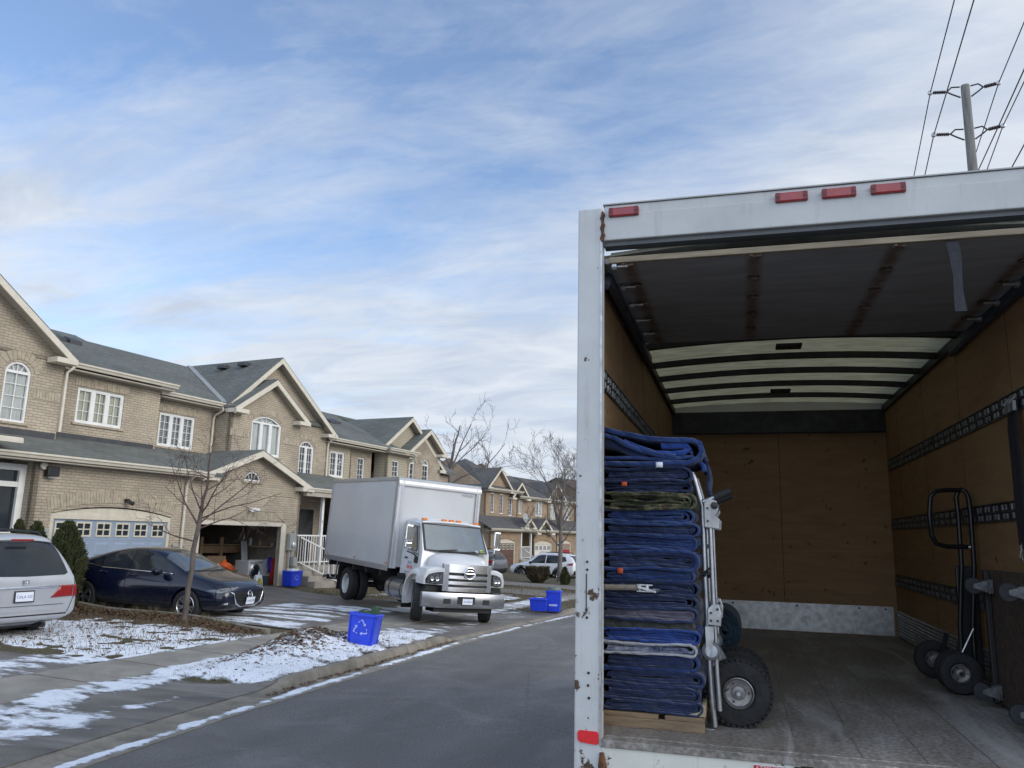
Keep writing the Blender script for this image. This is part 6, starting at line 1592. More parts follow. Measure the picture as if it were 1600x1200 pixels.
# bumper with tow openings
m = MB(); rg = []
for i in range(25):
    y = -1.17+2.34*i/24; x = 2.0-.13*abs(y/1.17)**3.2-.02*abs(y); z0, z1 = .40, .765
    rg.append([(x-.10,y,z0),(x-.015,y,z0),(x+.012,y,z0+.05),(x+.015,y,z1-.10),(x-.01,y,z1-.01),(x-.10,y,z1)])
m.loft(rg); bp_ = m.build('bumper', M['bumper'], bt, smooth=40)
for y0, y1, z0, z1 in ((-.64,-.46,.50,.62),(.46,.64,.50,.62),(-.28,.22,.50,.68)):
    m = MB(); m.prism([(y0,z0),(y1,z0),(y1,z1),(y0,z1)], lambda u,v,t: (t, u, v), 1.9, 2.0165); m.build('bumper_opening', M['cab_dark'], bp_, bevel=.01)
m = MB(); m.prism([(-1.1,.775),(1.1,.775),(1.05,.90),(-1.05,.90)], lambda u,v,t: (t-.10*abs(u)**2, u, v), 1.75, 1.90); m.build('bumper_valance', M['cab_dark'], bt)
plate(bp_, 'AK·5002A', (2.028,.0,.565), (0,1,0), (0,0,1), w=.28, h=.14, size=.056)
m = MB(); m.box(1.35,1.8,-.8,.8,.28,.42); m.cyl((1.3,-.95,.45),(1.3,.95,.45),.06,n=10); m.build('front_axle', M['cab_dark'], bt)
m = MB(); m.cyl((-3.35,-.9,.48),(-3.35,.9,.48),.09,n=12); m.lathe([(0,-.22),(.18,-.12),(.2,.0),(.18,.12),(0,.22)], (-3.35,0,.48), (1,0,0), 16); m.build('rear_axle', M['cab_dark'], bt)
M['truck_rim'] = pm('painted white rim', (.55,.56,.57), .45, .2, var=.12)
for sg in (-1,1):
    wheel(bt, 1.22, sg*.98, .475, .475, .27, sg, rim='truck_rim', spokes=0, rim_r=.60, steer=R(-24))
    for k in (0,1): wheel(bt, -3.35, sg*(1.04-.31*k), .475, .475, .25, sg, rim='truck_rim', spokes=0, rim_r=.60)
    m = MB(); m.box(-4.02,-3.97,sg*.62,sg*1.18,.25,1.0) if sg < 0 else m.box(-4.02,-3.97,.62,1.18,.25,1.0); m.build('mud_flap', M['black'], bt)
m = MB()
for sg in (-1,1): m.tube([(-LB+.3,sg*1.15,ZB+.02),(-LB+.5,sg*1.15,.55),(-LB+.95,sg*1.15,.55),(-LB+1.0,sg*1.15,ZB+.02)], .025, 6)
m.box(-LB-.05,-LB+.02,-1.2,1.2,.5,.58); m.build('rear_step', M['alu'], bt, smooth=40)
# ================================================================ the open truck we look into
TZ = 1.05; TW, TL, TH = 2.34, 5.6, 2.53
M['post_paint'] = worn_paint('worn white post paint', (.53,.545,.55), amount=.37, zfade=(.6,1.9,.13))
M['head_paint'] = worn_paint('worn white header paint', (.50,.515,.515), amount=.31)
M['sill_paint'] = worn_paint('rusty white sill paint', (.62,.63,.57), amount=.40, rust=(.12,.045,.015), under=(.05,.04,.035))
M['rust'] = pm('rusty edge', (.16,.065,.022), .9, scale=16, col2=(.05,.03,.02), bump=.6)
def ply_mat(name, ca, cb):
    m, nt, b = nodes_of(name)
    tc = nnode(nt, 'ShaderNodeTexCoord'); mp = nnode(nt, 'ShaderNodeMapping', Scale=(1.2,1.2,7)); nt.links.new(tc.outputs['Object'], mp.inputs[0])
    n1 = nnode(nt, 'ShaderNodeTexNoise', Scale=1.6, Detail=8, Roughness=.65, Distortion=.8); nt.links.new(mp.outputs[0], n1.inputs['Vector'])
    rp = nnode(nt, 'ShaderNodeValToRGB'); rp.color_ramp.elements[0].position = .3; rp.color_ramp.elements[1].position = .72; rp.color_ramp.elements[0].color = c4(ca); rp.color_ramp.elements[1].color = c4(cb); nt.links.new(n1.outputs['Fac'], rp.inputs[0])
    n2 = nnode(nt, 'ShaderNodeTexNoise', Scale=11, Detail=3, Roughness=.6); nt.links.new(tc.outputs['Object'], n2.inputs['Vector'])
    r2 = nnode(nt, 'ShaderNodeValToRGB'); r2.color_ramp.elements[0].position = .66; r2.color_ramp.elements[1].position = .72; r2.color_ramp.elements[0].color = (0,0,0,1); r2.color_ramp.elements[1].color = (.8,.8,.8,1); nt.links.new(n2.outputs['Fac'], r2.inputs[0])
    mx = nnode(nt, 'ShaderNodeMix', data_type='RGBA'); nt.links.new(r2.outputs[0], mx.inputs[0]); nt.links.new(rp.outputs[0], mx.inputs[6]); mx.inputs[7].default_value = (.04,.025,.015,1)
    nt.links.new(mx.outputs[2], b.inputs['Base Color']); b.inputs['Roughness'].default_value = .7
    bp = nnode(nt, 'ShaderNodeBump', Strength=.15, Distance=.01); nt.links.new(n1.outputs['Fac'], bp.inputs['Height']); nt.links.new(bp.outputs[0], b.inputs['Normal'])
    return m
M['ply'] = ply_mat('plywood lining', (.225,.130,.060), (.325,.20,.098))
M['lining_joint'] = pm('dark joint', (.06,.035,.02), .9)
M['deck'] = ground_mat('scuffed deck', [(.125,.112,.098),(.215,.198,.178),(.33,.312,.29)], 1.6, (.3,.52,.75), rough=.75, bump=.3, bscale=60, speck=.3, speckscale=40, stains=(1.1,(.46,.45,.44),.6), stretch=(1.6,.5,1), wet=.5)
def roof_skin():
    m, nt, b = nodes_of('translucent roof skin')
    tc = nnode(nt, 'ShaderNodeTexCoord'); mp = nnode(nt, 'ShaderNodeMapping', Scale=(1.0,4,1)); nt.links.new(tc.outputs['Object'], mp.inputs[0])
    n1 = nnode(nt, 'ShaderNodeTexNoise', Scale=3.5, Detail=8, Roughness=.7); nt.links.new(mp.outputs[0], n1.inputs['Vector'])
    rp = nnode(nt, 'ShaderNodeValToRGB'); rp.color_ramp.elements[0].position = .3; rp.color_ramp.elements[1].position = .7; rp.color_ramp.elements[0].color = (.13,.12,.070,1); rp.color_ramp.elements[1].color = (.29,.275,.185,1); nt.links.new(n1.outputs['Fac'], rp.inputs[0])
    tr = nnode(nt, 'ShaderNodeBsdfTranslucent'); nt.links.new(rp.outputs[0], tr.inputs[0]); nt.links.new(rp.outputs[0], b.inputs['Base Color']); b.inputs['Roughness'].default_value = .7
    mx = nnode(nt, 'ShaderNodeMixShader'); mx.inputs[0].default_value = .6; nt.links.new(b.outputs[0], mx.inputs[1]); nt.links.new(tr.outputs[0], mx.inputs[2]); nt.links.new(mx.outputs[0], nt.nodes['Material Output'].inputs[0])
    return m
M['roof_skin'] = roof_skin()
M['hinge'] = pm('rusting hinge steel', (.20,.17,.14), .6, .5, scale=30, col2=(.07,.035,.02), bump=.3)
M['door_skin'] = pm('grey roll door', (.30,.31,.33), .5, var=.15, scale=2, stretch=(1,5,1), bump=.1)
M['lamp_edge'] = pm('dark red lens edge', (.14,.01,.012), .4)
def rust_runs(m, xs):
    """rust stains that have run along the panels on either side of the hinges"""
    nt = m.node_tree; b = nt.nodes['Principled BSDF']; src = b.inputs['Base Color'].links[0].from_socket
    tc = nnode(nt, 'ShaderNodeTexCoord'); sp = nnode(nt, 'ShaderNodeSeparateXYZ'); nt.links.new(tc.outputs['Object'], sp.inputs[0])
    nz = nnode(nt, 'ShaderNodeTexNoise', Scale=9.0, Detail=6, Roughness=.7); nt.links.new(tc.outputs['Object'], nz.inputs['Vector'])
    tot = None
    for x in xs:
        a = nnode(nt, 'ShaderNodeMath', operation='SUBTRACT'); a.inputs[1].default_value = x; nt.links.new(sp.outputs['X'], a.inputs[0])
        a2 = nnode(nt, 'ShaderNodeMath', operation='ABSOLUTE'); nt.links.new(a.outputs[0], a2.inputs[0])
        a3 = nnode(nt, 'ShaderNodeMapRange'); a3.inputs['From Min'].default_value = .075; a3.inputs['From Max'].default_value = .012; nt.links.new(a2.outputs[0], a3.inputs[0])
        if tot is None: tot = a3.outputs[0]
        else:
            mx = nnode(nt, 'ShaderNodeMath', operation='MAXIMUM'); nt.links.new(tot, mx.inputs[0]); nt.links.new(a3.outputs[0], mx.inputs[1]); tot = mx.outputs[0]
    ml = nnode(nt, 'ShaderNodeMath', operation='MULTIPLY'); nt.links.new(tot, ml.inputs[0]); nt.links.new(nz.outputs['Fac'], ml.inputs[1])
    m2 = nnode(nt, 'ShaderNodeMapRange'); m2.inputs['From Min'].default_value = .12; m2.inputs['From Max'].default_value = .55; m2.inputs['To Max'].default_value = .8; nt.links.new(ml.outputs[0], m2.inputs[0])
    mix = nnode(nt, 'ShaderNodeMix', data_type='RGBA'); nt.links.new(m2.outputs[0], mix.inputs[0]); nt.links.new(src, mix.inputs[6]); mix.inputs[7].default_value = (.12,.055,.022,1); nt.links.new(mix.outputs[2], b.inputs['Base Color'])
rust_runs(M['door_skin'], (.815, 1.525, .13, 2.21))
ot = thing('moving_truck', 'open white moving truck with rusty rear frame, its cargo box seen from behind', 'truck', (0, 0, 0))
def tb(): return MB(off=(0, 0, TZ))
# floor
m = tb(); m.box(-.06,TW,.01,TL,-.06,0); m.build('floor', M['deck'], ot)
m = tb()
for i, x in enumerate((.32,.63,.93,1.22,1.50,1.80,2.08)): m.box(x-.003, x+.001+.001*(i%2), .03, TL-.01, .0005, .0018)
m.build('floor_seams', pm('worn seam', (.10,.092,.085), .8, scale=9, col2=(.22,.205,.19)), ot)
m = tb(); m.box(-.0,TW,-.055,.01,-.035,.0); m.box(0,TW,.028,.05,-.002,.004); m.build('floor_lip', M['deck'], ot, bevel=.006)
# walls
m = tb(); m.box(-.072,-.06,.03,TL,0,TH); m.build('side_lining', M['ply'], ot)
m = tb(); m.box(TW,TW+.012,.03,TL,0,TH); m.build('side_lining', M['ply'], ot)
m = tb(); m.box(-.125,-.073,.02,TL+.1,-.10,TH+.18); m.box(TW+.013,TW+.10,.02,TL+.1,-.10,TH+.18); m.box(-.125,TW+.10,TL+.015,TL+.1,-.1,TH+.18); m.build('outer_skin', M['white_paint'], ot)
m = tb(); m.box(-.06,TW,TL,TL+.012,.0,2.25); m.build('front_lining', M['ply'], ot)
m = tb(); m.box(-.06,TW,TL-.03,TL,2.25,2.52); m.box(.02,TW-.02,TL-.10,TL-.03,2.255,2.275); m.build('header_panel', M['darksteel'], ot)
m = tb(); m.box(.02,2.30,TL-.010,TL-.002,.012,.318)
kp = m.build('kick_plate', M['steel'], ot)
m = tb()
for x in (.6,1.3,1.95,2.22): m.cyl((x,TL-.010,.29),(x,TL-.014,.29),.012,n=8)
m.build('kick_plate_screws', M['darksteel'], kp)
m = tb()
for k in range(9): m.box(2.325-.004*(k%2),TW,.9,TL-.02,.018+.031*k,.018+.031*k+.022)
m.build('scuff_liner', M['steel'], ot, bevel=.004)
for (xa, xb, nm) in ((-.06,-.02,0),(TW-.03,TW,1)):
    m = tb(); m.box(xa,xb,.05,TL-.02,TH-.04,TH+.03); m.build('roof_rail', M['darksteel'], ot)
M['rail_steel'] = pm('dull rail steel', (.26,.27,.28), .5, .8, scale=18, col2=(.09,.095,.10))
# slotted tie rails
def tie_rail(x, inner, z, y0, y1):
    m = tb(); sg = 1 if inner > x else -1
    m.mat(0).box(min(x,x+sg*.008),max(x,x+sg*.008),y0,y1,z,z+.125)
    m.mat(1)
    for e in (z+.001, z+.118, z+.058): m.box(min(x+sg*.008,x+sg*.014),max(x+sg*.008,x+sg*.014),y0,y1,e,e+.007)
    y = y0+.05; k = 0
    while y < y1-.06:
        w = .044
        for r_ in (0,1): m.prism([(0,0),(w,0),(w*.8,.010),(w*.2,.010)], lambda u,v,t: (x+sg*(.008+v), y+u+.018*r_, t), z+.014+.056*r_, z+.050+.056*r_)
        y += .066 if k%2 == 0 else .118; k += 1
    return m.build('tie_rail', [M['darksteel'], M['rail_steel']], ot, normals=True)
for z in (1.80,1.15,.545): tie_rail(TW, 0, z, .35, TL-.05)
for z in (1.84,1.17,.56): tie_rail(-.06, TW, z, .04, TL-.05)
# joints between the plywood sheets
for x in (-.06, TW):
    for y in (1.25, 2.47, 3.69, 4.91):
        m = tb(); sg = 1 if x < 0 else -1; m.box(min(x,x+sg*.0012), max(x,x+sg*.0012), y-.003, y+.003, .32 if x > 0 else .01, TH-.05); m.build('panel_joint', M['lining_joint'], ot)
m = tb(); m.box(1.17-.003,1.17+.003,TL-.0012,TL,.33,2.24); m.build('panel_joint', M['lining_joint'], ot)
# roof bows and roof skin
def crown(x): return .05*(1-((x-TW/2)/(TW/2))**2)
m = tb(); m.grid(16, 2, lambda u, v: (-.08+(TW+.13)*u, .12+(TL+.0)*v, TH+.055+crown(TW*u))); rs = m.build('roof', M['roof_skin'], ot, smooth=180)
for y in (.5,1.1,1.7,2.26,2.99,3.62,4.27,4.97):
    lo_z = TH if y > 2 else TH+.035
    m = tb(); m.loft([[(x,y-.025,lo_z+crown(x)),(x,y+.025,lo_z+crown(x)),(x,y+.025,TH+.05+crown(x)),(x,y-.025,TH+.05+crown(x))] for x in [-.06+(TW+.06)*i/12 for i in range(13)]]); m.build('roof_bow', M['darksteel'], ot)
for x, y in ((1.12,2.33),(1.15,4.34)):
    m = tb(); m.box(x-.10,x+.10,y-.02,y+.13,TH+.005,TH+.028); m.build('dome_lamp', M['darksteel'], ot, bevel=.006)
# rolled up door under the roof
DZ = 2.508
for k in range(5):
    y0 = .03+.385*k
    m = tb(); m.box(.0,TW-.03,y0,y0+.3842,DZ+.0008*k,DZ+.032+.0008*k); dp_ = m.build('door_panel', M['door_skin'], ot, bevel=.004)
    if k == 0:
        m = tb(); m.box(.03,TW-.03,.0,.030,DZ-.006,DZ+.028); m.build('bottom_bar', pm('wooden bottom bar', (.24,.20,.14), .8, scale=12, stretch=(.3,4,4), var=.3), dp_, bevel=.004)
    for hx in (.815,1.525,.13,TW-.13):
        m = tb(); z = DZ+.0008*k
        m.box(hx-.024,hx+.024,y0-.03 if k else y0+.0,y0+.03,z-.006,z-.0005); m.cyl((hx-.034,y0,z-.012),(hx+.034,y0,z-.012),.010,n=8); m.cyl((hx-.02,y0-.02,z-.01),(hx-.02,y0-.02,z-.02),.008,n=6); m.cyl((hx+.02,y0+.02,z-.01),(hx+.02,y0+.02,z-.02),.008,n=6)
        m.build('hinge', M['hinge'], dp_)
        if hx < .5 or hx > 2:
            m = tb(); sg = -1 if hx < 1 else 1; m.cyl((hx,y0,z-.02),(hx+sg*.09,y0,z-.02),.008,n=6); m.cyl((hx+sg*.06,y0,z-.02),(hx+sg*.085,y0,z-.02),.024,n=12); m.build('roller', M['steel'], dp_, smooth=40)
for sg, x in ((1,.0),(-1,TW-.028)):
    m = tb(); m.tube([(x,.07,DZ-.12),(x,.14,DZ-.05),(x,.25,DZ-.03),(x,2.45,DZ-.06)], .022, 6); m.box(x-.016,x+.016,.2,2.45,DZ-.07,DZ+.01); m.build('door_track', pm('blue grey track', (.06,.07,.10), .5, .4, var=.2), ot, smooth=40)
m = tb(); m.loft([[(x,.062,TH+.03+crown(x)),(x,.46,TH+.03+crown(x)),(x,.46,TH+.05+crown(x)),(x,.062,TH+.05+crown(x))] for x in [.03+(TW-.06)*i/12 for i in range(13)]]); m.build('header_plate', pm('dark olive plate', (.42,.43,.36), .7, var=.3), ot)  # added sheet, its tone paints the duller roof underside above the door
# strap hanging from the door
m = tb(); pts = [(1.765,.02,DZ-.01),(1.77,.0,DZ-.10),(1.775,.01,DZ-.20),(1.768,-.01,DZ-.30),(1.77,-.02,DZ-.39)]
w_ = (.030,.028,.020,.022,.027)
m.loft([[(x-w_[i],y-.003,z),(x+w_[i],y-.003,z),(x+w_[i],y+.003,z),(x-w_[i],y+.003,z)] for i,(x,y,z) in enumerate(pts)]); m.build('pull_strap', pm('grey webbing', (.022,.024,.03), .85, scale=40, var=.3), ot, smooth=60)
# rear frame
m = tb(); m.box(-.1376,0,-.05,.03,-.75,2.815); pl_ = m.build('rear_post', M['post_paint'], ot, bevel=.008)
m = tb(); m.box(-.0115,.0005,-.053,-.045,-.03,2.62); m.build('post_edge', M['steel'], pl_)
m = tb(); m.box(TW,TW+.1376,-.05,.03,-.75,2.815); m.build('rear_post', M['post_paint'], ot, bevel=.008)
m = tb(); m.box(.006,TW-.006,-.045,.06,2.62,2.775); m.box(.006,TW-.006,-.025,.06,2.7755,2.835); hd = m.build('header', M['head_paint'], ot, bevel=.006)
m = tb(); m.box(-.0,TW,-.034,.07,2.836,2.843); m.build('drip_edge', M['meter'], hd)
m = tb(); m.box(.004,TW-.004,-.02,.06,2.594,2.619); m.build('header_seal', pm('grey rubber seal', (.10,.11,.12), .6), hd)
for x0, x1 in ((.035,.205),(.925,1.09),(1.157,1.325),(1.393,1.56),(2.13,2.30)):
    m = tb(); m.box(x0,x1,-.062,-.026,2.752,2.806); lm = m.build('marker_lamp', M['red_lens'], hd, bevel=.008)
    for x in (x0+.014,x1-.014):
        m = tb(); m.box(x-.011,x+.011,-.066,-.055,2.756,2.802); m.cyl((x,-.066,2.78),(x,-.069,2.78),.006,n=8); m.build('lamp_end', M['lamp_edge'], lm)
rn = random.Random(3)
m = tb(); m.prism([(-.118,.025),(-.108,.036),(-.02,.034),(-.012,.024),(-.013,-.018),(-.022,-.027),(-.105,-.020),(-.118,-.008)], lambda u,v,t: (u, t, v), -.058, -.049); m.build('red_reflector', pm('red reflector', (.62,.02,.025), .35, var=.08, scale=60), pl_)
m = tb()
for x, z in ((-.075,.86),(-.075,.82),(-.078,.62),(-.075,.58),(-.065,.31),(-.067,.25),(-.062,.19)): m.cyl((x,-.05,z),(x,-.054,z),.007,n=8)
m.box(-.081,-.076,-.0535,-.049,.60,.80); m.build('bolts', M['darksteel'], pl_)
# bead of rust where header meets post
m = tb(); z = 2.66
pts = [(.0+.006*math.sin(i*2.1), -.053, 2.79-.02*i) for i in range(10)]; m.tube(pts, [.005+.004*((i*5)%3) for i in range(10)], 6); m.build('rust_seam', M['rust'], pl_, smooth=50)
m = tb(); pts = [(.004+.004*math.sin(i*1.7), -.056, -.06-.06*i) for i in range(12)]; m.tube(pts, [.012+.006*((i*5)%3) for i in range(12)], 6); m.build('rust_seam', M['rust'], pl_, smooth=50)
m = tb(); m.box(.0,TW,-.045,.0,-.42,-.036); sill = m.build('rear_sill', M['sill_paint'], ot)
lb_red = pm('warning red', (.42,.01,.015), .5)
m = tb(); m.box(.722,.893,-.0485,-.0455,-.115,-.048); wl2 = m.build('warning_label', M['plate'], sill)
m = tb(); m.box(.724,.891,-.0495,-.0487,-.075,-.050); m.build('label_band', lb_red, wl2)
text('label_text', 'ATTENTION', .026, M['white_paint'], wl2, frameM((.8075,-.0497,TZ-.0625),(1,0,0),(0,0,1)), .0006, spacing=1.05)
m = tb(); m.box(.905,.995,-.075,-.0455,-.16,-.040); m.build('latch_plate', M['black'], sill, bevel=.004)
# the rest of the vehicle under the box
m = tb()
for x in (.75,1.59): m.box(x-.05,x+.05,.1,TL+2.2,-.45,-.11)
for y in (.6,1.6,2.6,3.6,4.6,5.4): m.box(-.05,TW+.05,y-.04,y+.04,-.11,-.061)
m.build('chassis', M['cab_dark'], ot)
for sg, x in ((-1,.20),(1,TW-.20)):
    for k in (0,1): wheel(ot, x-sg*.26*k, 2.3, .42, .42, .24, sg, rim='truck_rim', spokes=0, rim_r=.58)
    wheel(ot, x, TL+1.5, .42, .42, .25, sg, rim='truck_rim', spokes=0, rim_r=.58)
m = tb(); m.loft([[(x,y,z) for x,z in ((.15,-.5),(TW-.15,-.5),(TW-.12,.2),(TW-.2,zz),(.2,zz),(.12,.2))] for y,zz in ((TL+.15,1.35),(TL+1.0,1.4),(TL+1.5,.75),(TL+2.3,.55))]); m.build('cab', M['white_paint'], ot, bevel=.05)
# ================================================================ what is carried in the open truck
def fabric(name, ca, cb, scale=3.0, quilt=38.0, rough=.95, camo=False):
    m, nt, b = nodes_of(name)
    tc = nnode(nt, 'ShaderNodeTexCoord')
    n1 = nnode(nt, 'ShaderNodeTexNoise', Scale=scale if not camo else 11, Detail=8 if not camo else 2, Roughness=.7); nt.links.new(tc.outputs['Object'], n1.inputs['Vector'])
    rp = nnode(nt, 'ShaderNodeValToRGB'); el = rp.color_ramp.elements
    if camo:
        rp.color_ramp.interpolation = 'CONSTANT'; el.new(.5); el.new(.6)
        for e, (t, c) in zip(el, ((0,(.018,.02,.012)),(.42,(.05,.055,.025)),(.52,(.12,.11,.06)),(.60,(.045,.03,.02)))): e.position = t; e.color = c4(c)
    else:
        el[0].position = .32; el[1].position = .68; el[0].color = c4(ca); el[1].color = c4(cb)
    nt.links.new(n1.outputs['Fac'], rp.inputs[0]); nt.links.new(rp.outputs[0], b.inputs['Base Color'])
    b.inputs['Roughness'].default_value = rough; b.inputs['Specular IOR Level'].default_value = .2
    b.inputs['Sheen Weight'].default_value = .25; b.inputs['Sheen Roughness'].default_value = .5
    n2 = nnode(nt, 'ShaderNodeTexNoise', Scale=420, Detail=2); nt.links.new(tc.outputs['Object'], n2.inputs['Vector'])
    n3 = nnode(nt, 'ShaderNodeTexNoise', Scale=22, Detail=3); nt.links.new(tc.outputs['Object'], n3.inputs['Vector'])
    # zigzag quilting seams sunk into the cloth
    wv = nnode(nt, 'ShaderNodeTexWave', wave_type='BANDS', bands_direction='DIAGONAL', Scale=7.0, Distortion=2.5, Detail=2.0); wv.inputs['Detail Scale'].default_value = 2.0; nt.links.new(tc.outputs['Object'], wv.inputs['Vector'])
    wp = nnode(nt, 'ShaderNodeMath', operation='POWER'); wp.inputs[1].default_value = .35; nt.links.new(wv.outputs['Fac'], wp.inputs[0])
    n3b = nnode(nt, 'ShaderNodeMath', operation='ADD'); nt.links.new(n3.outputs['Fac'], n3b.inputs[0]); nt.links.new(wp.outputs[0], n3b.inputs[1])
    ad = nnode(nt, 'ShaderNodeMath', operation='MULTIPLY_ADD'); ad.inputs[1].default_value = 2.4; nt.links.new(n3b.outputs[0], ad.inputs[0]); nt.links.new(n2.outputs['Fac'], ad.inputs[2])
    bp = nnode(nt, 'ShaderNodeBump', Strength=.7, Distance=.006); nt.links.new(ad.outputs[0], bp.inputs['Height']); nt.links.new(bp.outputs[0], b.inputs['Normal'])
    return m
F = dict(navy=fabric('navy quilt', (.009,.019,.064), (.021,.039,.108)), blue=fabric('blue quilt', (.010,.028,.11), (.023,.056,.18)), bright=fabric('bright blue quilt', (.008,.035,.19), (.02,.065,.28)),
         dark=fabric('dark blue quilt', (.008,.017,.052), (.017,.032,.09)), camo=fabric('camouflage quilt', None, None, camo=True), lilac=fabric('faded lilac quilt', (.085,.08,.125), (.17,.16,.21)),
         knit=fabric('grey green knit', (.025,.03,.030), (.075,.08,.075), 30), white=fabric('white printed quilt', (.025,.05,.17), (.52,.54,.60), 14), bind=fabric('blue binding', (.016,.042,.13), (.04,.085,.22)), teal=fabric('faded teal quilt', (.02,.05,.085), (.045,.085,.125)), hem=fabric('pale hem', (.30,.31,.36), (.45,.46,.5)))
def sheet_ribbon(mb, path, t, y0, y1, seed, amp=.006, ny=14):
    """a folded sheet: 2-D centre line (x, z) of thickness t, running back from y0 to y1 with a soft ripple and a rounded front edge"""
    n = len(path); L_, R_ = [], []
    for i in range(n):
        a = path[max(i-1,0)]; b = path[min(i+1,n-1)]; dx, dz = b[0]-a[0], b[1]-a[1]; l = math.hypot(dx, dz) or 1; nx, nz = -dz/l, dx/l
        e = .5*t*(1+.16*noise.noise((i*.35, seed, 1)))
        L_.append((path[i][0]+nx*e, path[i][1]+nz*e)); R_.append((path[i][0]-nx*e, path[i][1]-nz*e))
    loop = L_+R_[::-1]; mid = [path[i] for i in range(n)]+[path[i] for i in range(n-1,-1,-1)]
    rings = []
    ys = [0,.12,.4,1.0]+[1+(k+1)*3.0 for k in range(ny)]
    for k, q in enumerate(ys):
        sh = (.38,.72,.93,1.0)[min(k,3)]; y = y0+t*.55*(0,.10,.30,.7)[k] if k < 4 else y0+.04+(y1-y0-.04)*(k-3)/ny
        ring = []
        for (px_,pz_), (mx_,mz_) in zip(loop, mid):
            x = mx_+(px_-mx_)*sh; z = mz_+(pz_-mz_)*sh
            w = amp*(noise.noise((x*7, y*5, seed))+.7*noise.noise((x*19, y*11, seed+4))+.45*noise.noise((x*46, y*23, seed+8)))
            wy = .011*noise.noise((x*9, z*30, seed+7))+.012*noise.noise((x*2.5, z*4, seed+2))+.006*noise.noise((x*28, z*60, seed+5))
            ring.append((x+.008*noise.noise((z*12, y*6, seed)), y+wy, z+w))
        rings.append(ring)
    mb.loft([[Vector(v)+Vector((0,0,TZ)) for v in r] for r in rings])
def blanket(z0, z1, xr, mat, n, label, seed, y0=.275, y1=.76, xl=-.048, bind=None, group='folded moving blankets in the tall stack'):
    rn = random.Random(seed); mb = MB(); h = z1-z0; t = h/n
    for k in range(n//2):
        x0 = xl+rn.uniform(0,.05)*(k > 0); xe = xr-k*t*.9-rn.uniform(0,.02)*k
        zl, zh = z0+t*(k+.5), z1-t*(k+.5); r = (zh-zl)/2; c = (zl+zh)/2
        path = []
        for i in range(14):
            f = i/13; x = x0+(xe-r-x0)*f; path.append((x, zl+.004*math.sin(x*9+seed)+.004*noise.noise((x*6, k, seed))))
        path += [(xe-r+r*math.sin(R(a))*1.0, c-r*math.cos(R(a))) for a in range(22,180,22)]
        for i in range(14):
            f = 1-i/13; x = x0+rn.uniform(-.006,.006)+(xe-r-x0)*f; path.append((x, zh+.005*math.sin(x*8+seed*2)+.005*noise.noise((x*6, k+5, seed))))
        mb.mat(1 if (bind and k == 0) else 0)
        sheet_ribbon(mb, path, t*1.08, y0+rn.uniform(-.006,.014)+.006*k, y1, seed+k*3)
    if n % 2:
        xe = xr-(n//2)*t*1.0; z = (z0+z1)/2; mb.mat(0)
        sheet_ribbon(mb, [(xl+(xe-xl)*i/16, z+.005*math.sin(i*.9+seed)) for i in range(17)], t*.97, y0+.012, y1, seed+9)
    o = mb.build('moving_blanket', [F[mat], F[bind] if bind else F[mat]], smooth=70)
    tag(o, label, 'blanket', group); return o
zp = lambda py: .078+(1124-py)*.003335
B = [(1124,1105,.475,'navy',6,'bottom navy blanket of the stack, lying on the pallet',None,.275),
 (1105,1084,.470,'navy',6,'second navy blanket from the bottom of the stack',None,.272),
 (1084,1060,.485,'navy',6,'third navy blanket from the bottom of the stack',None,.285),
 (1060,1036,.462,'navy',6,'plain navy blanket right under the white printed one','blue',.278),
 (1036,1017,.452,'white',6,'blanket with a white printed edge in the lower half of the stack','hem',.270),
 (1017,997,.470,'bright',6,'bright blue blanket between the white printed and the grey green one',None,.284),
 (997,984,.440,'knit',2,'thin grey green knitted blanket under the lilac edged one',None,.295),
 (984,962,.462,'lilac',6,'blanket with faded lilac edges in the middle of the stack','navy',.276),
 (962,944,.455,'navy',6,'navy blanket between the lilac edged one and the strapped one',None,.280),
 (944,921,.470,'dark',7,'dark blue blanket with the ratchet strap lying on its edge',None,.282),
 (921,903,.450,'blue',6,'blue blanket with an orange tag just above the ratchet strap',None,.276),
 (903,871,.472,'navy',7,'thick navy blanket with a round fold in the middle of the stack','blue',.270),
 (871,847,.462,'blue',6,'blue blanket two below the blanket with light blue bound edges',None,.286),
 (847,826,.478,'navy',6,'navy blanket just below the blanket with light blue bound edges','blue',.276),
 (826,803,.452,'blue',6,'blanket with light blue bound edges right under the camouflage one','bind',.272),
 (803,776,.468,'camo',7,'green and brown camouflage blanket in the upper part of the stack',None,.268),
 (776,758,.440,'dark',6,'dark blue blanket with an orange tag on the camouflage one',None,.282),
 (758,733,.445,'dark',6,'dark blue blanket with a small white tag under the top blanket','navy',.274)]
for i, (a, b_, xr, mt, n, lab, bd, y0) in enumerate(B):
    blanket(zp(a), zp(b_)+.002, xr+.012*noise.noise((i*1.7, 3, 0)), mt, n, lab, i+1, y0=y0, bind=bd)
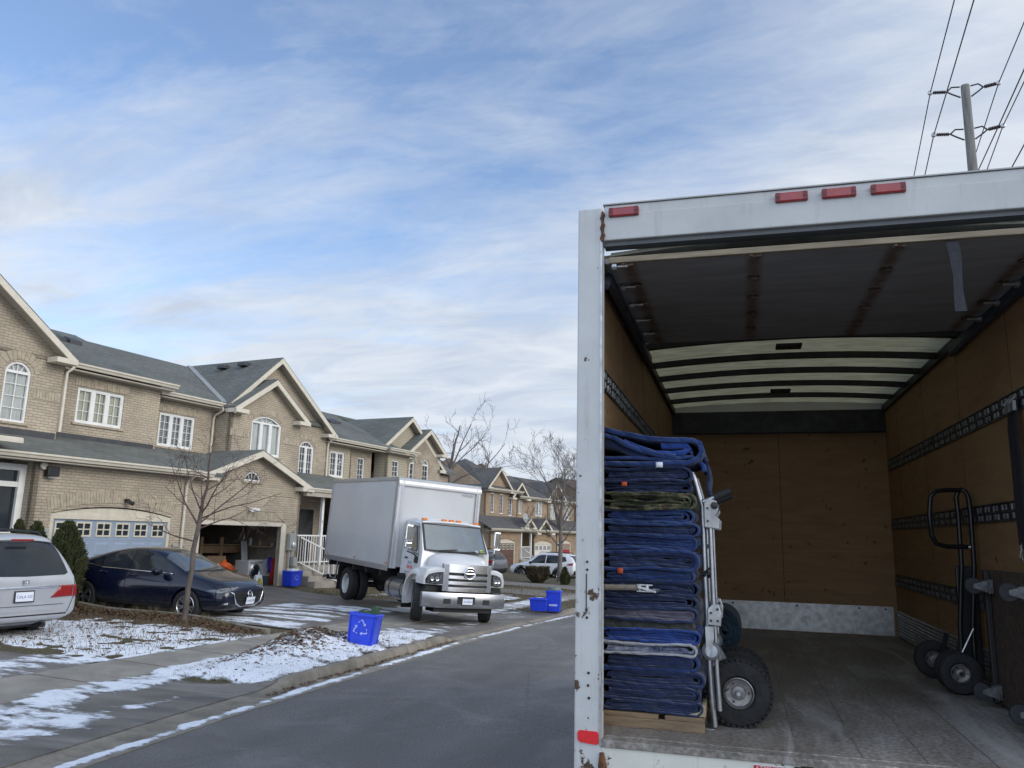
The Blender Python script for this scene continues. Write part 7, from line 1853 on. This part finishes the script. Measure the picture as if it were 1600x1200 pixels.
# top blanket: loosely folded, open loop at the right, a tongue inside, a corner hanging down
mb = MB()
zt = zp(733)
top = [(-.048,zt+.020),(.012,zt+.018),(.10,zt+.016),(.22,zt+.012),(.34,zt+.016),(.43,zt+.022),(.485,zt+.045),(.507,zt+.085),(.49,zt+.128),(.455,zt+.148),(.40,zt+.150),(.30,zt+.150),(.20,zt+.158),(.12,zt+.178),(.05,zt+.192),(.0,zt+.208),(-.048,zt+.220)]
sheet_ribbon(mb, top, .030, .262, .80, 31, .008)
mb.mat(1); sheet_ribbon(mb, [(.07,zt+.148),(.14,zt+.112),(.24,zt+.082),(.34,zt+.072),(.40,zt+.078),(.435,zt+.10),(.42,zt+.118),(.36,zt+.116),(.28,zt+.120)], .034, .280, .78, 35, .008)
mb.mat(0); sheet_ribbon(mb, [(-.048,zt+.054),(.12,zt+.050),(.25,zt+.040),(.38,zt+.046),(.455,zt+.062),(.44,zt+.088)], .020, .275, .78, 37, .006)
mb.mat(2); sheet_ribbon(mb, [(.43,zt+.10),(.49,zt+.09),(.525,zt+.03),(.535,zt-.04),(.528,zt-.10),(.535,zt-.15)], .018, .42, .74, 39, .014)
mb.mat(1); sheet_ribbon(mb, [(.40,zt+.05),(.46,zt+.045),(.505,zt+.015),(.515,zt-.02)], .022, .33, .60, 41, .010)
mb.mat(0); sheet_ribbon(mb, [(-.048,zt+.188),(.02,zt+.172),(.08,zt+.135),(.16,zt+.092),(.28,zt+.060),(.36,zt+.058)], .026, .268, .78, 43, .008)
mb.mat(2); sheet_ribbon(mb, [(-.048,zt+.135),(.03,zt+.118),(.10,zt+.085),(.20,zt+.062)], .050, .285, .78, 45, .008)
o = mb.build('moving_blanket', [F['blue'], F['bright'], F['navy']], smooth=70)
tag(o, 'topmost blue blanket of the stack, loosely folded and drooping over the right side', 'blanket', 'folded moving blankets in the tall stack')
def label_patch(name, x, z, w, h, mat, lab, y=.262):
    m = MB(); m.grid(4, 2, lambda u, v: (x+w*(u-.5), y-.004*math.sin(u*3), TZ+z+h*(v-.5))); o = m.build(name, mat, smooth=60); md = o.modifiers.new('s','SOLIDIFY'); md.thickness = .002
    tag(o, lab, 'tag'); return o
label_patch('fabric_tag', .272, zp(730), .038, .030, M['plate'], 'small white fabric tag on the blanket under the top one', .258)
M['orange'] = pm('orange tag', (.42,.07,.02), .7)
label_patch('fabric_tag', .075, zp(762), .030, .024, M['orange'], 'orange tag near the left post under the white tag', .266)
label_patch('fabric_tag', .052, zp(905), .030, .030, M['orange'], 'orange tag near the left post above the ratchet strap', .264)
# print on the white blanket
m = MB()
for q in ([(.235,1028),(.235,1022)],[(.235,1022),(.262,1028)],[(.262,1028),(.262,1022)],[(.285,1022),(.275,1025)],[(.275,1025),(.285,1028)],[(.30,1022),(.345,1022)],[(.30,1027),(.38,1026)],[(.36,1022),(.40,1027)]):
    (xa, pa), (xb, pb_) = q; m.beam((xa,.2585,TZ+zp(pa)),(xb,.2585,TZ+zp(pb_)),.003,.006,up=(0,1,0))
o = m.build('blanket_print', F['navy']); o2 = [x for x in bpy.data.objects if x.name.startswith('moving_blanket') and 'white printed edge' in x.get('label','')][0]; o.parent = o2
# ratchet strap
st_ = thing('ratchet_strap', 'beige ratchet strap with a metal buckle lying on the blanket stack', 'strap', (.1,.26,TZ+zp(932)))
M['webbing'] = pm('beige webbing', (.22,.20,.16), .9, scale=60, var=.25)
m = MB(); m.grid(10, 2, lambda u, v: (-.145+.197*u, -.006+.004*math.sin(u*5), -.016+.030*v+.006*u)); o = m.build('webbing', M['webbing'], st_, smooth=60); md = o.modifiers.new('s','SOLIDIFY'); md.thickness = .004
m = MB()
for dz in (-.014,.02): m.box(.045,.13,-.022,-.004,dz-.003,dz+.003)
m.cyl((.06,-.014,-.016),(.06,-.014,.022),.010,n=10); m.cyl((.10,-.014,-.016),(.10,-.014,.022),.012,n=10); m.beam((.05,-.02,.01),(.15,-.02,-.014),.02,.012); m.tube([(.13,-.012,.0),(.17,-.008,-.004),(.155,-.01,-.014)],.003,6)
m.build('ratchet', M['steel'], st_, smooth=40)
# pallet under the stack
M['pallet'] = pm('pallet wood', (.26,.185,.11), .85, scale=5, col2=(.14,.10,.065), stretch=(.6,6,6), bump=.3, bscale=30)
pl = thing('pallet', 'low wooden board pallet under the blanket stack', 'pallet', (.25,.5,TZ))
for k in range(5):
    m = MB(); y = -.235+.118*k; 
    if k == 0: m.box(-.295,.0,y,y+.10,.050,.074); m.box(.035,.238,y,y+.10,.050,.073)
    else: m.box(-.238,.238,y,y+.10,.050,.074)
    m.build('board', M['pallet'], pl, bevel=.003)
for y in (-.24,.0,.22):
    m = MB(); m.box(-.295,.240,y,y+.035,.0,.0495); m.build('runner', M['pallet'], pl, bevel=.003)
m = MB(); m.prism([(.16,.076),(.245,.076),(.245,.135),(.225,.135),(.215,.10),(.16,.088)], lambda u,v,t: (u,t,v), -.225, .2); m.build('corner_board', pm('cardboard edge', (.30,.26,.16), .85, scale=12), pl, bevel=.004)

# ---------------------------------------------------------------- silver convertible hand truck
M['truck_tyre'] = pm('knobbly tyre', (.011,.011,.012), .85, scale=14, var=.3, bump=.5, bscale=30)
ht = thing('hand_truck', 'silver convertible hand truck with big knobbly tyres behind the blanket stack', 'hand truck', (.55,.65,TZ))
def lo(x, y, z): return (x-.55, y-.65, z)
for y in (.39,.86):
    m = MB(); m.tube([lo(.445,y,1.36),lo(.468,y,1.28),lo(.497,y,1.17),lo(.503,y,.80),lo(.512,y,.45),lo(.522,y,.20),lo(.536,y,.012)], .0165, 10); rl = m.build('upright', M['alu'], ht, smooth=50)
    m = MB(); m.tube([lo(.538,y-.03,1.06),lo(.545,y-.03,.70),lo(.556,y-.03,.28),lo(.566,y-.03,.10)], .012, 8); m.build('slide_tube', M['alu'], rl, smooth=50)
    m = MB(); m.prism([(.505,1.055),(.585,1.045),(.59,1.10),(.565,1.12),(.585,1.15),(.575,1.20),(.53,1.215),(.505,1.19)], lambda u,v,t: lo(u,t,v), y-.045, y+.0); 
    br_ = m.build('bracket', pm('cast bracket', (.38,.38,.38), .5, .3, var=.2, scale=14), rl, bevel=.006)
    m = MB(); m.lathe([(.0,.0),(.017,.0),(.020,-.006),(.012,-.010),(.0,-.010)], lo(.562,y-.045,1.175), (0,1,0), 14); m.build('bracket_bolt', M['darksteel'], br_, smooth=40)
    for z in (1.16,1.09):
        m = MB(); m.cyl(lo(.525,y-.046,z), lo(.525,y-.053,z), .006, n=8); m.build('bracket_bolt', M['darksteel'], br_)
    m = MB(); m.prism([(.512,.535),(.582,.53),(.588,.60),(.575,.645),(.545,.65),(.512,.62)], lambda u,v,t: lo(u,t,v), y-.05, y+.005); b2 = m.build('bracket', M['steel'], rl, bevel=.005)
    m = MB()
    for x, z in ((.53,.56),(.565,.56),(.565,.62),(.53,.60)):
        m = MB(); m.cyl(lo(x,y-.05,z), lo(x,y-.058,z), .007, n=8); m.build('bracket_bolt', M['darksteel'], b2)
    # grip
    m = MB(); m.cyl(lo(.50,y-.02,1.195), lo(.565,y-.02,1.222), .0135, n=12); gs = m.build('handle_tube', M['alu'], rl, smooth=40)
    m = MB(); m.tube([lo(.56,y-.02,1.22), lo(.60,y-.02,1.236), lo(.652,y-.02,1.257)], [.019,.020,.020], 14); m.build('grip', M['rubber'], gs, smooth=50)
    # caster wheel on its fork
    m = MB(); m.lathe([(.0,-.014),(.034,-.014),(.048,-.010),(.051,0),(.048,.010),(.034,.014),(.0,.014)], lo(.528,y-.055,.405), (0,1,0), 24); cw = m.build('caster', pm('grey caster tread', (.10,.10,.11), .6), rl, smooth=50)
    m = MB(); m.lathe([(.0,-.019),(.012,-.019),(.03,-.0155),(.033,-.0145)], lo(.528,y-.055,.405), (0,1,0), 20); m.build('caster_hub', pm('pale blue hub', (.33,.37,.42), .5), cw, smooth=40)
    m = MB(); m.prism([(.500,.53),(.545,.53),(.545,.47),(.520,.375),(.505,.385)], lambda u,v,t: lo(u,t,v), y-.082, y-.074); m.prism([(.500,.53),(.545,.53),(.545,.47),(.520,.375),(.505,.385)], lambda u,v,t: lo(u,t,v), y-.036, y-.030); m.build('caster_fork', M['steel'], rl)
    m = MB(); yb_ = .62 if y < .5 else .80; m.beam(lo(.515,yb_,.42), lo(.662,yb_,.18), .02, .03); m.beam(lo(.53,yb_,.05), lo(.662,yb_,.17), .02, .03); m.build('wheel_brace', M['alu'], rl)
    m = MB(); m.tube([lo(.49,y-.03,.80), lo(.52,y-.035,.82), lo(.545,y-.03,.80), lo(.52,y+.02,.79)], .012, 6, closed=True); m.build('clamp', M['darksteel'], rl, smooth=40)
m = MB()
for z, x in ((.95,.502),(.55,.51),(.25,.52)): m.beam(lo(x,.39,z), lo(x,.86,z), .025, .012, up=(1,0,0))
m.build('cross_bar', M['alu'], ht)
m = MB(); m.box(.36-.55,.535-.55,.36-.65,.89-.65,.0008,.006); m.build('toe_plate', M['alu'], ht)
m = MB(); m.cyl(lo(.662,.44,.176), lo(.662,1.04,.176), .011, n=10); m.build('axle', M['steel'], ht, smooth=40)
def pneu(par, x, y, z, r, w, out=-1, tyre='truck_tyre', knobs=True, lo_=lo):
    c = lo_(x, y, z); m = MB()
    m.lathe([(r*.46,-w*.30),(r*.54,-w*.46),(r*.80,-w*.50),(r*.93,-w*.42),(r*.985,-w*.25),(r,0),(r*.985,w*.25),(r*.93,w*.42),(r*.80,w*.50),(r*.54,w*.46),(r*.46,w*.30)], c, (0,out,0), 48)
    if knobs:
        cv = Vector(c)
        for k in range(36):
            a = 2*PI*k/36
            for j, yy in enumerate((-.34,-.12,.12,.34)):
                aa = a+(PI/36 if j%2 else 0); d = Vector((math.cos(aa),0,math.sin(aa))); t_ = Vector((-math.sin(aa),0,math.cos(aa)))
                m.obox(cv+d*(r*(.985 if abs(yy) > .2 else 1.0))+Vector((0,yy*w,0)), t_*r*.055, Vector((0,w*.085,0)), d*r*.038)
    o = m.build('wheel', M[tyre], par, smooth=35)
    m = MB(); m.lathe([(r*.47,w*.40),(r*.44,w*.44),(r*.42,w*.40),(r*.39,w*.18),(r*.22,w*.14),(r*.20,w*.26),(r*.10,w*.28),(r*.09,w*.36),(0,w*.36)], c, (0,out,0), 32); rm_ = m.build('rim', pm('zinc rim', (.22,.21,.21), .42, .7, var=.25, scale=30), o, smooth=30)
    m = MB(); cv = Vector(c); m.tube([cv+Vector((-r*.30,out*w*.2,r*.10)), cv+Vector((-r*.42,out*w*.42,r*.02))], .004, 6)
    for k in range(3): a = k*2.1; m.cyl(cv+Vector((math.cos(a)*r*.31,out*w*.15,math.sin(a)*r*.31)), cv+Vector((math.cos(a)*r*.31,out*w*.19,math.sin(a)*r*.31)), .006, n=6)
    m.build('valve', M['rubber'], rm_)
    return o
pneu(ht, .662, .50, .176, .174, .092); pneu(ht, .662, .99, .176, .174, .092)
# rolled blanket on the floor
m = MB(); sp = [(.053+.0068*t*.9*0+ .0, 0) for t in ()]
rings = []; pts = []
for i in range(90):
    a = i*.26; r_ = .018+.0078*a; pts.append((r_*math.cos(a)*.82, r_*math.sin(a)*1.02))
mx_ = max(abs(p_[1]) for p_ in pts)
sheet_ribbon(m, [(.53+px_, .205+pz_) for px_, pz_ in pts], .040, 3.25, 3.95, 60, .006)
o = m.build('rolled_blanket', F['teal'], smooth=70); tag(o, 'rolled teal blanket lying on the truck floor behind the silver hand truck', 'blanket')

# ---------------------------------------------------------------- black hand truck at the right wall
bh = thing('hand_truck', 'black hand truck with a loop handle standing by the right plywood wall', 'hand truck', (2.12,2.3,TZ))
M['black_steel'] = pm('black painted tube', (.010,.011,.014), .35, .2, var=.2)
def lb_(x, y, z): return (x-2.12, y-2.3, z)
for (xa, xb) in ((2.205,2.155),(2.285,2.235)):
    m = MB(); m.tube([lb_(xb,2.2,.03), lb_(xb+.01,2.2,.45), lb_(xa,2.2,.85), lb_(xa+.005,2.2,1.22), lb_(xa+.0,2.2,1.33)], .017, 10); m.build('upright', M['black_steel'], bh, smooth=50)
m = MB(); m.tube([lb_(2.205,2.2,1.33), lb_(2.22,2.2,1.375), lb_(2.245,2.2,1.39), lb_(2.27,2.2,1.375), lb_(2.285,2.2,1.33)], .017, 10); m.build('top_loop', M['black_steel'], bh, smooth=50)
m = MB(); m.tube([lb_(2.235,2.19,1.385), lb_(2.15,2.17,1.385), lb_(2.06,2.13,1.375), lb_(2.02,2.12,1.33), lb_(2.005,2.12,1.20), lb_(2.01,2.12,1.06), lb_(2.04,2.13,1.00), lb_(2.11,2.16,.985), lb_(2.25,2.19,.985)], .0165, 10); m.build('loop_handle', M['black_steel'], bh, smooth=50)
m = MB(); m.box(*[v for v in (2.165-2.12,2.30-2.12,2.205-2.3,2.235-2.3,.12,.85)]); m.build('back_plate', M['black_steel'], bh, bevel=.01)
m = MB(); m.box(2.22-2.12,2.27-2.12,2.178-2.3,2.182-2.3,.98,.99); m.build('label', M['plate'], bh)
m = MB(); m.cyl(lb_(2.11,2.02,.140), lb_(2.11,2.85,.140), .012, n=10); m.beam(lb_(2.16,2.2,.35), lb_(2.11,2.2,.15), .02, .03); m.beam(lb_(2.16,2.6,.35), lb_(2.11,2.6,.15), .02, .03); m.build('axle', M['black_steel'], bh, smooth=40)
m = MB(); m.tube([lb_(2.15,2.15,.26), lb_(2.20,2.15,.36), lb_(2.235,2.15,.43)], .006, 6); m.build('lever', M['steel'], bh)
m = MB(); m.box(2.14-2.12,2.31-2.12,2.12-2.3,2.65-2.3,.001,.012); m.build('toe_plate', M['black_steel'], bh)
for y in (2.06,2.18,2.74): pneu(bh, 2.11 if y < 2.5 else 2.09, y, .140, .138, .085, tyre='rubber', knobs=False, lo_=lb_)
# upright furniture dolly leaning on the wall
dl_ = thing('furniture_dolly', 'wooden furniture dolly stood on edge against the right wall, casters showing', 'dolly', (2.26,1.27,TZ))
M['carpet'] = pm('worn brown carpet', (.09,.06,.04), .95, scale=20, col2=(.045,.032,.024), bump=.8, bscale=120)
m = MB(); m.box(-.02,.05,-.45,.46,.02,.84); m.build('deck_board', M['carpet'], dl_, bevel=.012)
for y in (-.44,.40):
    m = MB(); m.box(-.055,-.021,y,y+.05,.02,.84); m.build('side_rail', M['cab_dark'], dl_, bevel=.006)
for y in (-.36,.34):
    for z in (.10,.74):
        m = MB(); m.lathe([(0,-.015),(.047,-.015),(.052,-.011),(.052,.011),(.047,.015),(0,.015)], (-.135,y,z), (0,1,0), 28); m.lathe([(.018,-.0151),(.020,-.018),(.0,-.018)], (-.135,y,z), (0,1,0), 16); ca = m.build('caster', pm('grey rubber', (.02,.022,.026), .6), dl_, smooth=25)
        m = MB()
        for sg in (-1,1): m.prism([(-.03,.045),(-.03,-.045),(-.14,-.012),(-.14,.012)], lambda u,v,t: (u,y+t,z+v), sg*.022-.003, sg*.022+.003)
        m.box(-.062,-.056,y-.05,y+.05,z-.045,z+.045); m.cyl((-.135,y-.03,z),(-.135,y+.03,z),.008,n=8); m.build('caster_fork', M['rail_steel'], ca)
# dark strap bundle on the upper rail
for k, (lab, dy) in enumerate((('black load strap hanging from the upper tie rail, nearer the camera', 0), ('black load strap hanging from the upper tie rail, farther of the two', .09))):
    sb_ = thing('load_strap', lab, 'strap', (TW-.03,1.10+dy,TZ), group='straps on the right wall')
    m = MB(); m.loft([[(x-.010,y-.028,z),(x+.004,y-.028,z),(x+.004,y+.028,z),(x-.010,y+.028,z)] for x,y,z in ((0,0,1.86),(-.014,0,1.70),(-.010,.008,1.45),(-.016,-.004,1.2),(-.010,0,.98))]); m.build('webbing', pm('black webbing', (.012,.012,.016), .9), sb_, smooth=60)
    m = MB(); m.tube([(-.01,-.03,1.88),(-.035,0,1.84),(-.01,.03,1.88)], .007, 6); m.box(-.03,-.012,-.034,.034,1.79,1.85); m.build('buckle', M['steel'], sb_, smooth=40)
    m = MB(); m.tube([(-.015,-.02,1.02),(-.03,0,.93),(-.012,.02,.90),(-.02,.01,1.0)], .006, 6); m.build('hook', M['steel'], sb_, smooth=40)
# ================================================================ recycling bins
def rec_symbol(par, c, xax, zax, s, mat):
    """three chasing arrows as raised bars"""
    x, z = Vector(xax).normalized(), Vector(zax).normalized(); nrm = x.cross(z); c = Vector(c)
    m = MB()
    P2 = lambda u, v: c+x*(u*s)+z*(v*s)+nrm*.0025
    for k in range(3):
        a0 = R(90+120*k); pts = []
        ca, sa = math.cos(a0-PI/2), math.sin(a0-PI/2)
        rot = lambda u, v: (u*ca-v*sa, u*sa+v*ca)
        for band in ([(-.30,.42),(-.17,.42+.0),(-.02,.66),(.10,.66),(.30,.34),(.40,.40),(.36,.16),(.14,.26),(.22,.30),(.06,.56),(-.08,.56)],):
            q = [P2(*rot(u, v)) for u, v in band]
            m.add(q, [tuple(t) for t in tessellate_polygon([[Vector((u,v,0)) for u,v in band]])])
    o = m.build('recycling_mark', mat, par, normals=False); return o
M['mark'] = pm('pale moulded mark', (.38,.45,.78), .5)
def bin_box(label, loc, rz, wx, wy, h, tilt=(0,0), taper=.84, fill=None, mark=True, group='blue recycling bins', mk=.22):
    t = thing('recycling_bin', label, 'recycling bin', loc, group=group, rot=(tilt[0], tilt[1], rz))
    m = MB()
    def rr(f, z, gx=0.0):
        a, b = wx/2*f+gx, wy/2*f+gx; c = .035
        return [(a-c,-b,z),(a,-b+c,z),(a,b-c,z),(a-c,b,z),(-a+c,b,z),(-a,b-c,z),(-a,-b+c,z),(-a+c,-b,z)]
    m.loft([rr(taper,.0),rr(taper+(1-taper)*.5,h*.5),rr(.985,h*.90),rr(1.0,h*.90,.018),rr(1.0,h*.985,.018),rr(1.0,h,.008),rr(1.0,h,-.006),rr(.97,h*.86,-.006),rr(taper,.03,-.008)])
    b = m.build('tub', M['blue_bin'], t, bevel=.006, smooth=40)
    for k in (-1,1):
        for sy in (-1,1):
            u = k*wx*.42; m = MB()
            m.prism([(u-.012,h*.06),(u+.012,h*.06),(u+k*wx*.045+.012,h*.88),(u+k*wx*.045-.012,h*.88)], lambda u,v,t_: (u, sy*(wy/2*(taper+(1-taper)*v/h)+t_), v), -.004, .006); m.build('rib', M['blue_bin'], b, bevel=.003)
    for sy in (-1,1):
        m = MB(); m.box(-wx*.18,wx*.18,sy*(wy/2+.018)-.012,sy*(wy/2+.018)+.012,h*.90,h*.93); m.build('handle_lip', M['blue_bin'], b, bevel=.003)
    if mark: 
        f = taper+(1-taper)*.55; rec_symbol(b, (-.02*wx, -wy/2*f-.004, h*.55), (1,0,0), (0,-(1-taper)*wy/2/h,1), mk, M['mark'])
    return t
nb = bin_box('tilted blue recycling bin with green packaging on the snowy boulevard', (-5.80, 9.15, ground(-5.80,9.15)+.13), R(9), .50, .42, .57, tilt=(R(-4), R(5)))
gp = thing('green_tray', 'dark green plastic trays stuffed in the tilted blue bin', 'tray', (-5.80+.03, 9.15, ground(-5.80,9.15)+.13+.43), rot=(R(-4), R(5), R(9)))
M['green_plastic'] = pm('dark green plastic', (.008,.055,.022), .4, var=.3, scale=8)
for (x0,x1,y0,y1,z0,z1,a) in ((-.10,.20,-.14,.10,.06,.17,.05),(.14,.235,-.12,.12,.02,.25,-.12),(-.16,.08,.0,.15,.04,.15,.0)):
    m = MB(M=Matrix.Rotation(a, 4, 'Y')); m.box(x0,x1,y0,y1,z0,z1); m.build('tray', M['green_plastic'], gp, bevel=.012)
m = MB(); m.tube([(-.1,-.10,.17),(0,-.02,.20),(.1,-.08,.18),(.17,.04,.22)], .008, 6); m.build('twist_tie', M['green_plastic'], gp)
bin_box('low blue recycling box on the grass strip by the far kerb', (-5.18, 19.75, ground(-5.18,19.75)+.12), R(6), .52, .40, .36, mark=False)
lbx = bin_box('taller blue recycling bin just right of the low blue box', (-4.83, 20.25, ground(-4.83,20.25)+.10), R(6), .44, .42, .62, mark=False)
M['grey_green'] = pm('grey green lid', (.12,.15,.13), .5)
m = MB(); m.lathe([(0,.06),(.16,.055),(.215,.0),(.22,-.03),(.2,-.03)], (0,0,.66), (0,0,1), 20); m.box(-.2,.2,-.19,.19,.58,.64); m.build('lid', M['grey_green'], lbx, smooth=40)
m = MB(); m.box(-.13,.13,-.198,-.196,.16,.22); m.build('white_lettering', M['mark'], lbx)
p = G0+FE*.26+FN*(-.42)
gb = bin_box('blue recycling bin against the wall beside the open garage', (p.x, p.y, ground(p.x,p.y)+.03), FTH, .58, .42, .52, mk=.16)
m = MB(); m.box(-.16,.20,-.10,.13,.44,.585); m.box(-.22,.0,-.13,.05,.44,.56); ppr = m.build('paper_stack', M['plate'], None, bevel=.01); ppr.location = gb.location; ppr.rotation_euler = gb.rotation_euler; tag(ppr, 'white paper and card sticking out of the bin by the garage', 'paper')

# ================================================================ what stands in the open garage
def gpos(s, o, z=.0): q = G0+FE*s+FN*o; return (q.x, q.y, z)
def gth(name, label, cat, s, o, z=.005, da=0.0, group=None): return thing(name, label, cat, gpos(s, o, z), FTH+da, group)
M['card'] = pm('cardboard', (.42,.28,.16), .85, scale=5, var=.15)
M['card_dark'] = pm('brown cardboard', (.28,.18,.11), .85, scale=5, var=.2)
M['lumber'] = pm('pale lumber', (.52,.37,.22), .8, scale=5, stretch=(1,1,4), var=.2)
M['white_enamel'] = pm('white enamel', (.62,.63,.66), .3, var=.04, coat=.4)
M['red_cloth'] = pm('red cloth', (.42,.015,.012), .85, scale=10, var=.25)
M['blue_cloth'] = pm('blue cloth', (.03,.03,.30), .85, scale=10, var=.25)
M['orange_bag'] = pm('orange bag', (.62,.11,.02), .6, scale=10, var=.2)
M['yellow_bag'] = pm('yellow printed bag', (.45,.42,.05), .5, scale=14, var=.4)
def carton(label, s, o, w, d, h, z=.005, da=0.0, mat='card', open_=False):
    t = gth('cardboard_box', label, 'box', s, o, z, da)
    m = MB(); m.box(-w/2,w/2,-d/2,d/2,0,h); m.build('carton', M[mat], t, bevel=.006)
    m = MB(); m.box(-.03,.03,-d/2-.001,d/2+.001,h-.0,h+.0015); m.box(-.03,.03,-d/2-.002,-d/2-.0005,h*.7,h); m.build('tape', M['webbing'], t)
    if open_:
        for sg in (-1,1):
            m = MB(); m.add([(-w/2,sg*d/2,h),(w/2,sg*d/2,h),(w/2,sg*(d/2+.12),h+.10),(-w/2,sg*(d/2+.12),h+.10)],[(0,1,2,3)]); o_ = m.build('flap', M[mat], t, normals=False); md = o_.modifiers.new('s','SOLIDIFY'); md.thickness = .006
    return t
# washing machine at the right
wm = gth('washing_machine', 'white front loading washing machine with a dark round door in the garage', 'washing machine', -.12, .95)
m = MB(); m.box(-.36,.34,-.05,.60,.02,.98); wb = m.build('cabinet', M['white_enamel'], wm, bevel=.02)
m = MB(); m.lathe([(.25,0),(.27,.02),(.22,.05),(.19,.02)], (-.06,-.05,.60), (0,-1,0), 28); m.build('door_ring', M['alu'], wb, smooth=40)
m = MB(); m.lathe([(.20,.0),(.16,.035),(0,.04)], (-.06,-.055,.60), (0,-1,0), 24); m.build('door_glass', M['car_glass'], wb, smooth=60)
m = MB(); m.box(-.33,.31,-.056,-.05,.87,.95); m.cyl((.1,-.05,.91),(.1,-.08,.91),.03,n=14); m.build('control_panel', M['meter'], wb)
# dryer side next to it
dr_ = gth('clothes_dryer', 'plain white appliance standing right of the washing machine', 'dryer', .55, 1.0)
m = MB(); m.box(-.32,.28,-.02,.6,.02,1.0); db = m.build('cabinet', M['white_enamel'], dr_, bevel=.02)
m = MB(); m.box(-.25,.22,-.028,-.02,.25,.75); m.build('door', M['white_enamel'], db, bevel=.006)
# cloths draped in front
def drape(label, s, o, w, z0, z1, mat, sd):
    m = MB(); m.grid(14, 16, lambda u, v: (w*(u-.5)*(.8+.35*math.sin(v*2.6)), .03*math.sin(u*11+sd)+.02*math.sin(v*7+sd), z0+(z1-z0)*v)); o_ = m.build('draped_cloth', M[mat], smooth=60); md = o_.modifiers.new('s','SOLIDIFY'); md.thickness = .012
    o_.location = gpos(s, o, 0); o_.rotation_euler = (0,0,FTH); tag(o_, label, 'cloth'); return o_
drape('red cloth hanging down in front of the white appliance by the garage door frame', .56, .70, .30, .06, 1.06, 'red_cloth', 1)
drape('blue cloth hanging beside the red cloth in the garage', .38, .74, .20, .58, 1.10, 'blue_cloth', 3)
# pail and bag at the front
pa = gth('bucket', 'dark grey plastic bucket in front of the washing machine', 'bucket', -.12, .45)
m = MB(); m.lathe([(.14,0),(.15,.02),(.18,.44),(.19,.46),(.175,.45),(.14,.03),(0,.03)], (0,0,0), (0,0,1), 24); m.build('pail', pm('dark grey plastic', (.05,.055,.065), .5), pa, smooth=40)
m = MB(); m.tube([(.18*math.cos(t*PI/8),-.05-.0*t,.43-.16*math.sin(t*PI/8)) for t in range(9)], .006, 6); m.build('handle', M['steel'], pa)
yb = gth('printed_bag', 'yellow and white printed bag leaning beside the grey bucket', 'bag', -.50, .42, da=.1)
m = MB(); m.loft([[(-.17*k,-.07*k2,z),(.17*k,-.07*k2,z),(.17*k,.07*k2,z),(-.17*k,.07*k2,z)] for z,k,k2 in ((0,1,1),(.06,1.04,1.2),(.3,1.0,1.1),(.46,.98,.5),(.52,1.0,.15))]); bg = m.build('sack', M['plate'], yb, smooth=60)
m = MB(); m.prism([(-.12,.06),(.10,.05),(.13,.25),(.02,.42),(-.10,.38)], lambda u,v,t: (u,t,v), -.092, -.086); m.build('print', M['yellow_bag'], bg)
carton('brown carton in front of the garage clutter, left of the printed bag', -1.05, .8, .55, .5, .52, mat='card_dark')
carton('open tan carton under the orange bag', -1.72, .85, .70, .5, .60, open_=True)
carton('tall brown carton behind the orange bag', -1.25, 1.9, .85, .5, 1.12, mat='card_dark')
carton('wide grey brown carton behind the front row in the garage', -.45, 2.0, .7, .6, .80, mat='card_dark')
carton('small carton lying behind the sedan bonnet', -3.1, .8, .5, .5, .48, mat='card')
ob = gth('orange_bag', 'crumpled orange bag on the cartons in the garage', 'bag', -1.65, .8, .66)
m = MB(); m.grid(18, 12, lambda u, v: (lambda a, b, r_: (r_*.32*math.cos(a)*math.cos(b), r_*.2*math.sin(a)*math.cos(b), .14+r_*.15*math.sin(b)+.12*math.cos(a)*-.6))(u*2*PI, (v-.5)*PI, 1+.28*noise.noise((u*6, v*6, 2)))); m.build('bag', M['orange_bag'], ob, smooth=40)
wh = gth('white_wire_frame', 'white bent frame beside the orange bag', 'frame', -2.05, .75, .62)
m = MB(); m.tube([(-.25,0,.05),(-.2,.02,.22),(0,.0,.28),(.12,-.03,.16),(.0,-.04,.10),(-.18,-.02,.10)], .022, 8); m.build('frame', M['white_trim'], wh, smooth=60)
# timber rack at the back
rk = gth('timber_rack', 'rough timber rack with two posts at the back of the garage', 'rack', -.62, 2.45)
for x in (-.62,.32):
    m = MB(); m.box(x-.06,x+.06,-.05,.05,0,1.75); m.build('post', M['lumber'], rk, bevel=.005)
m = MB(); m.box(-.62,1.25,-.02,.02,1.20,1.44); m.build('cross_board', M['card'], rk)
m = MB(); m.box(-1.2,1.3,.05,.5,1.46,1.50); m.build('shelf', M['lumber'], rk)
wbd = gth('white_board', 'white board leaning behind the washing machine', 'board', .10, 1.65, da=.05)
m = MB(); m.add([(-.35,-.3,0),(-.05,-.3,0),(.32,.25,1.62),(.02,.25,1.62),(-.35,-.27,0),(-.05,-.27,0),(.32,.28,1.62),(.02,.28,1.62)],[(0,1,2,3),(7,6,5,4),(0,4,5,1),(1,5,6,2),(2,6,7,3),(3,7,4,0)]); m.build('board', M['white_enamel'], wbd)
sf_ = gth('wall_shelf', 'wooden wall shelf with small tins on the right wall of the garage', 'shelf', .72, 1.9)
m = MB(); m.box(-.12,.12,-.9,1.0,1.42,1.46); m.build('board', M['lumber'], sf_)
for k, (x, h, mt) in enumerate(((-.6,.12,'meter'),(-.2,.2,'card'),(.1,.28,'plate'),(.3,.18,'red_cloth'))):
    m = MB(); m.cyl((0,x*1.5,1.46),(0,x*1.5,1.46+h),.06,n=14); o_ = m.build('tin', M[mt], None, smooth=40, bevel=.006); o_.location = gpos(.72,1.9,.005); o_.rotation_euler = (0,0,FTH)
    tag(o_, ('short grey tin, nearest the opening on the garage wall shelf','tan tin beside the short grey tin on the garage wall shelf','tall white bottle on the garage wall shelf','red tin at the far end of the garage wall shelf')[k], 'tin', 'tins on the garage shelf')
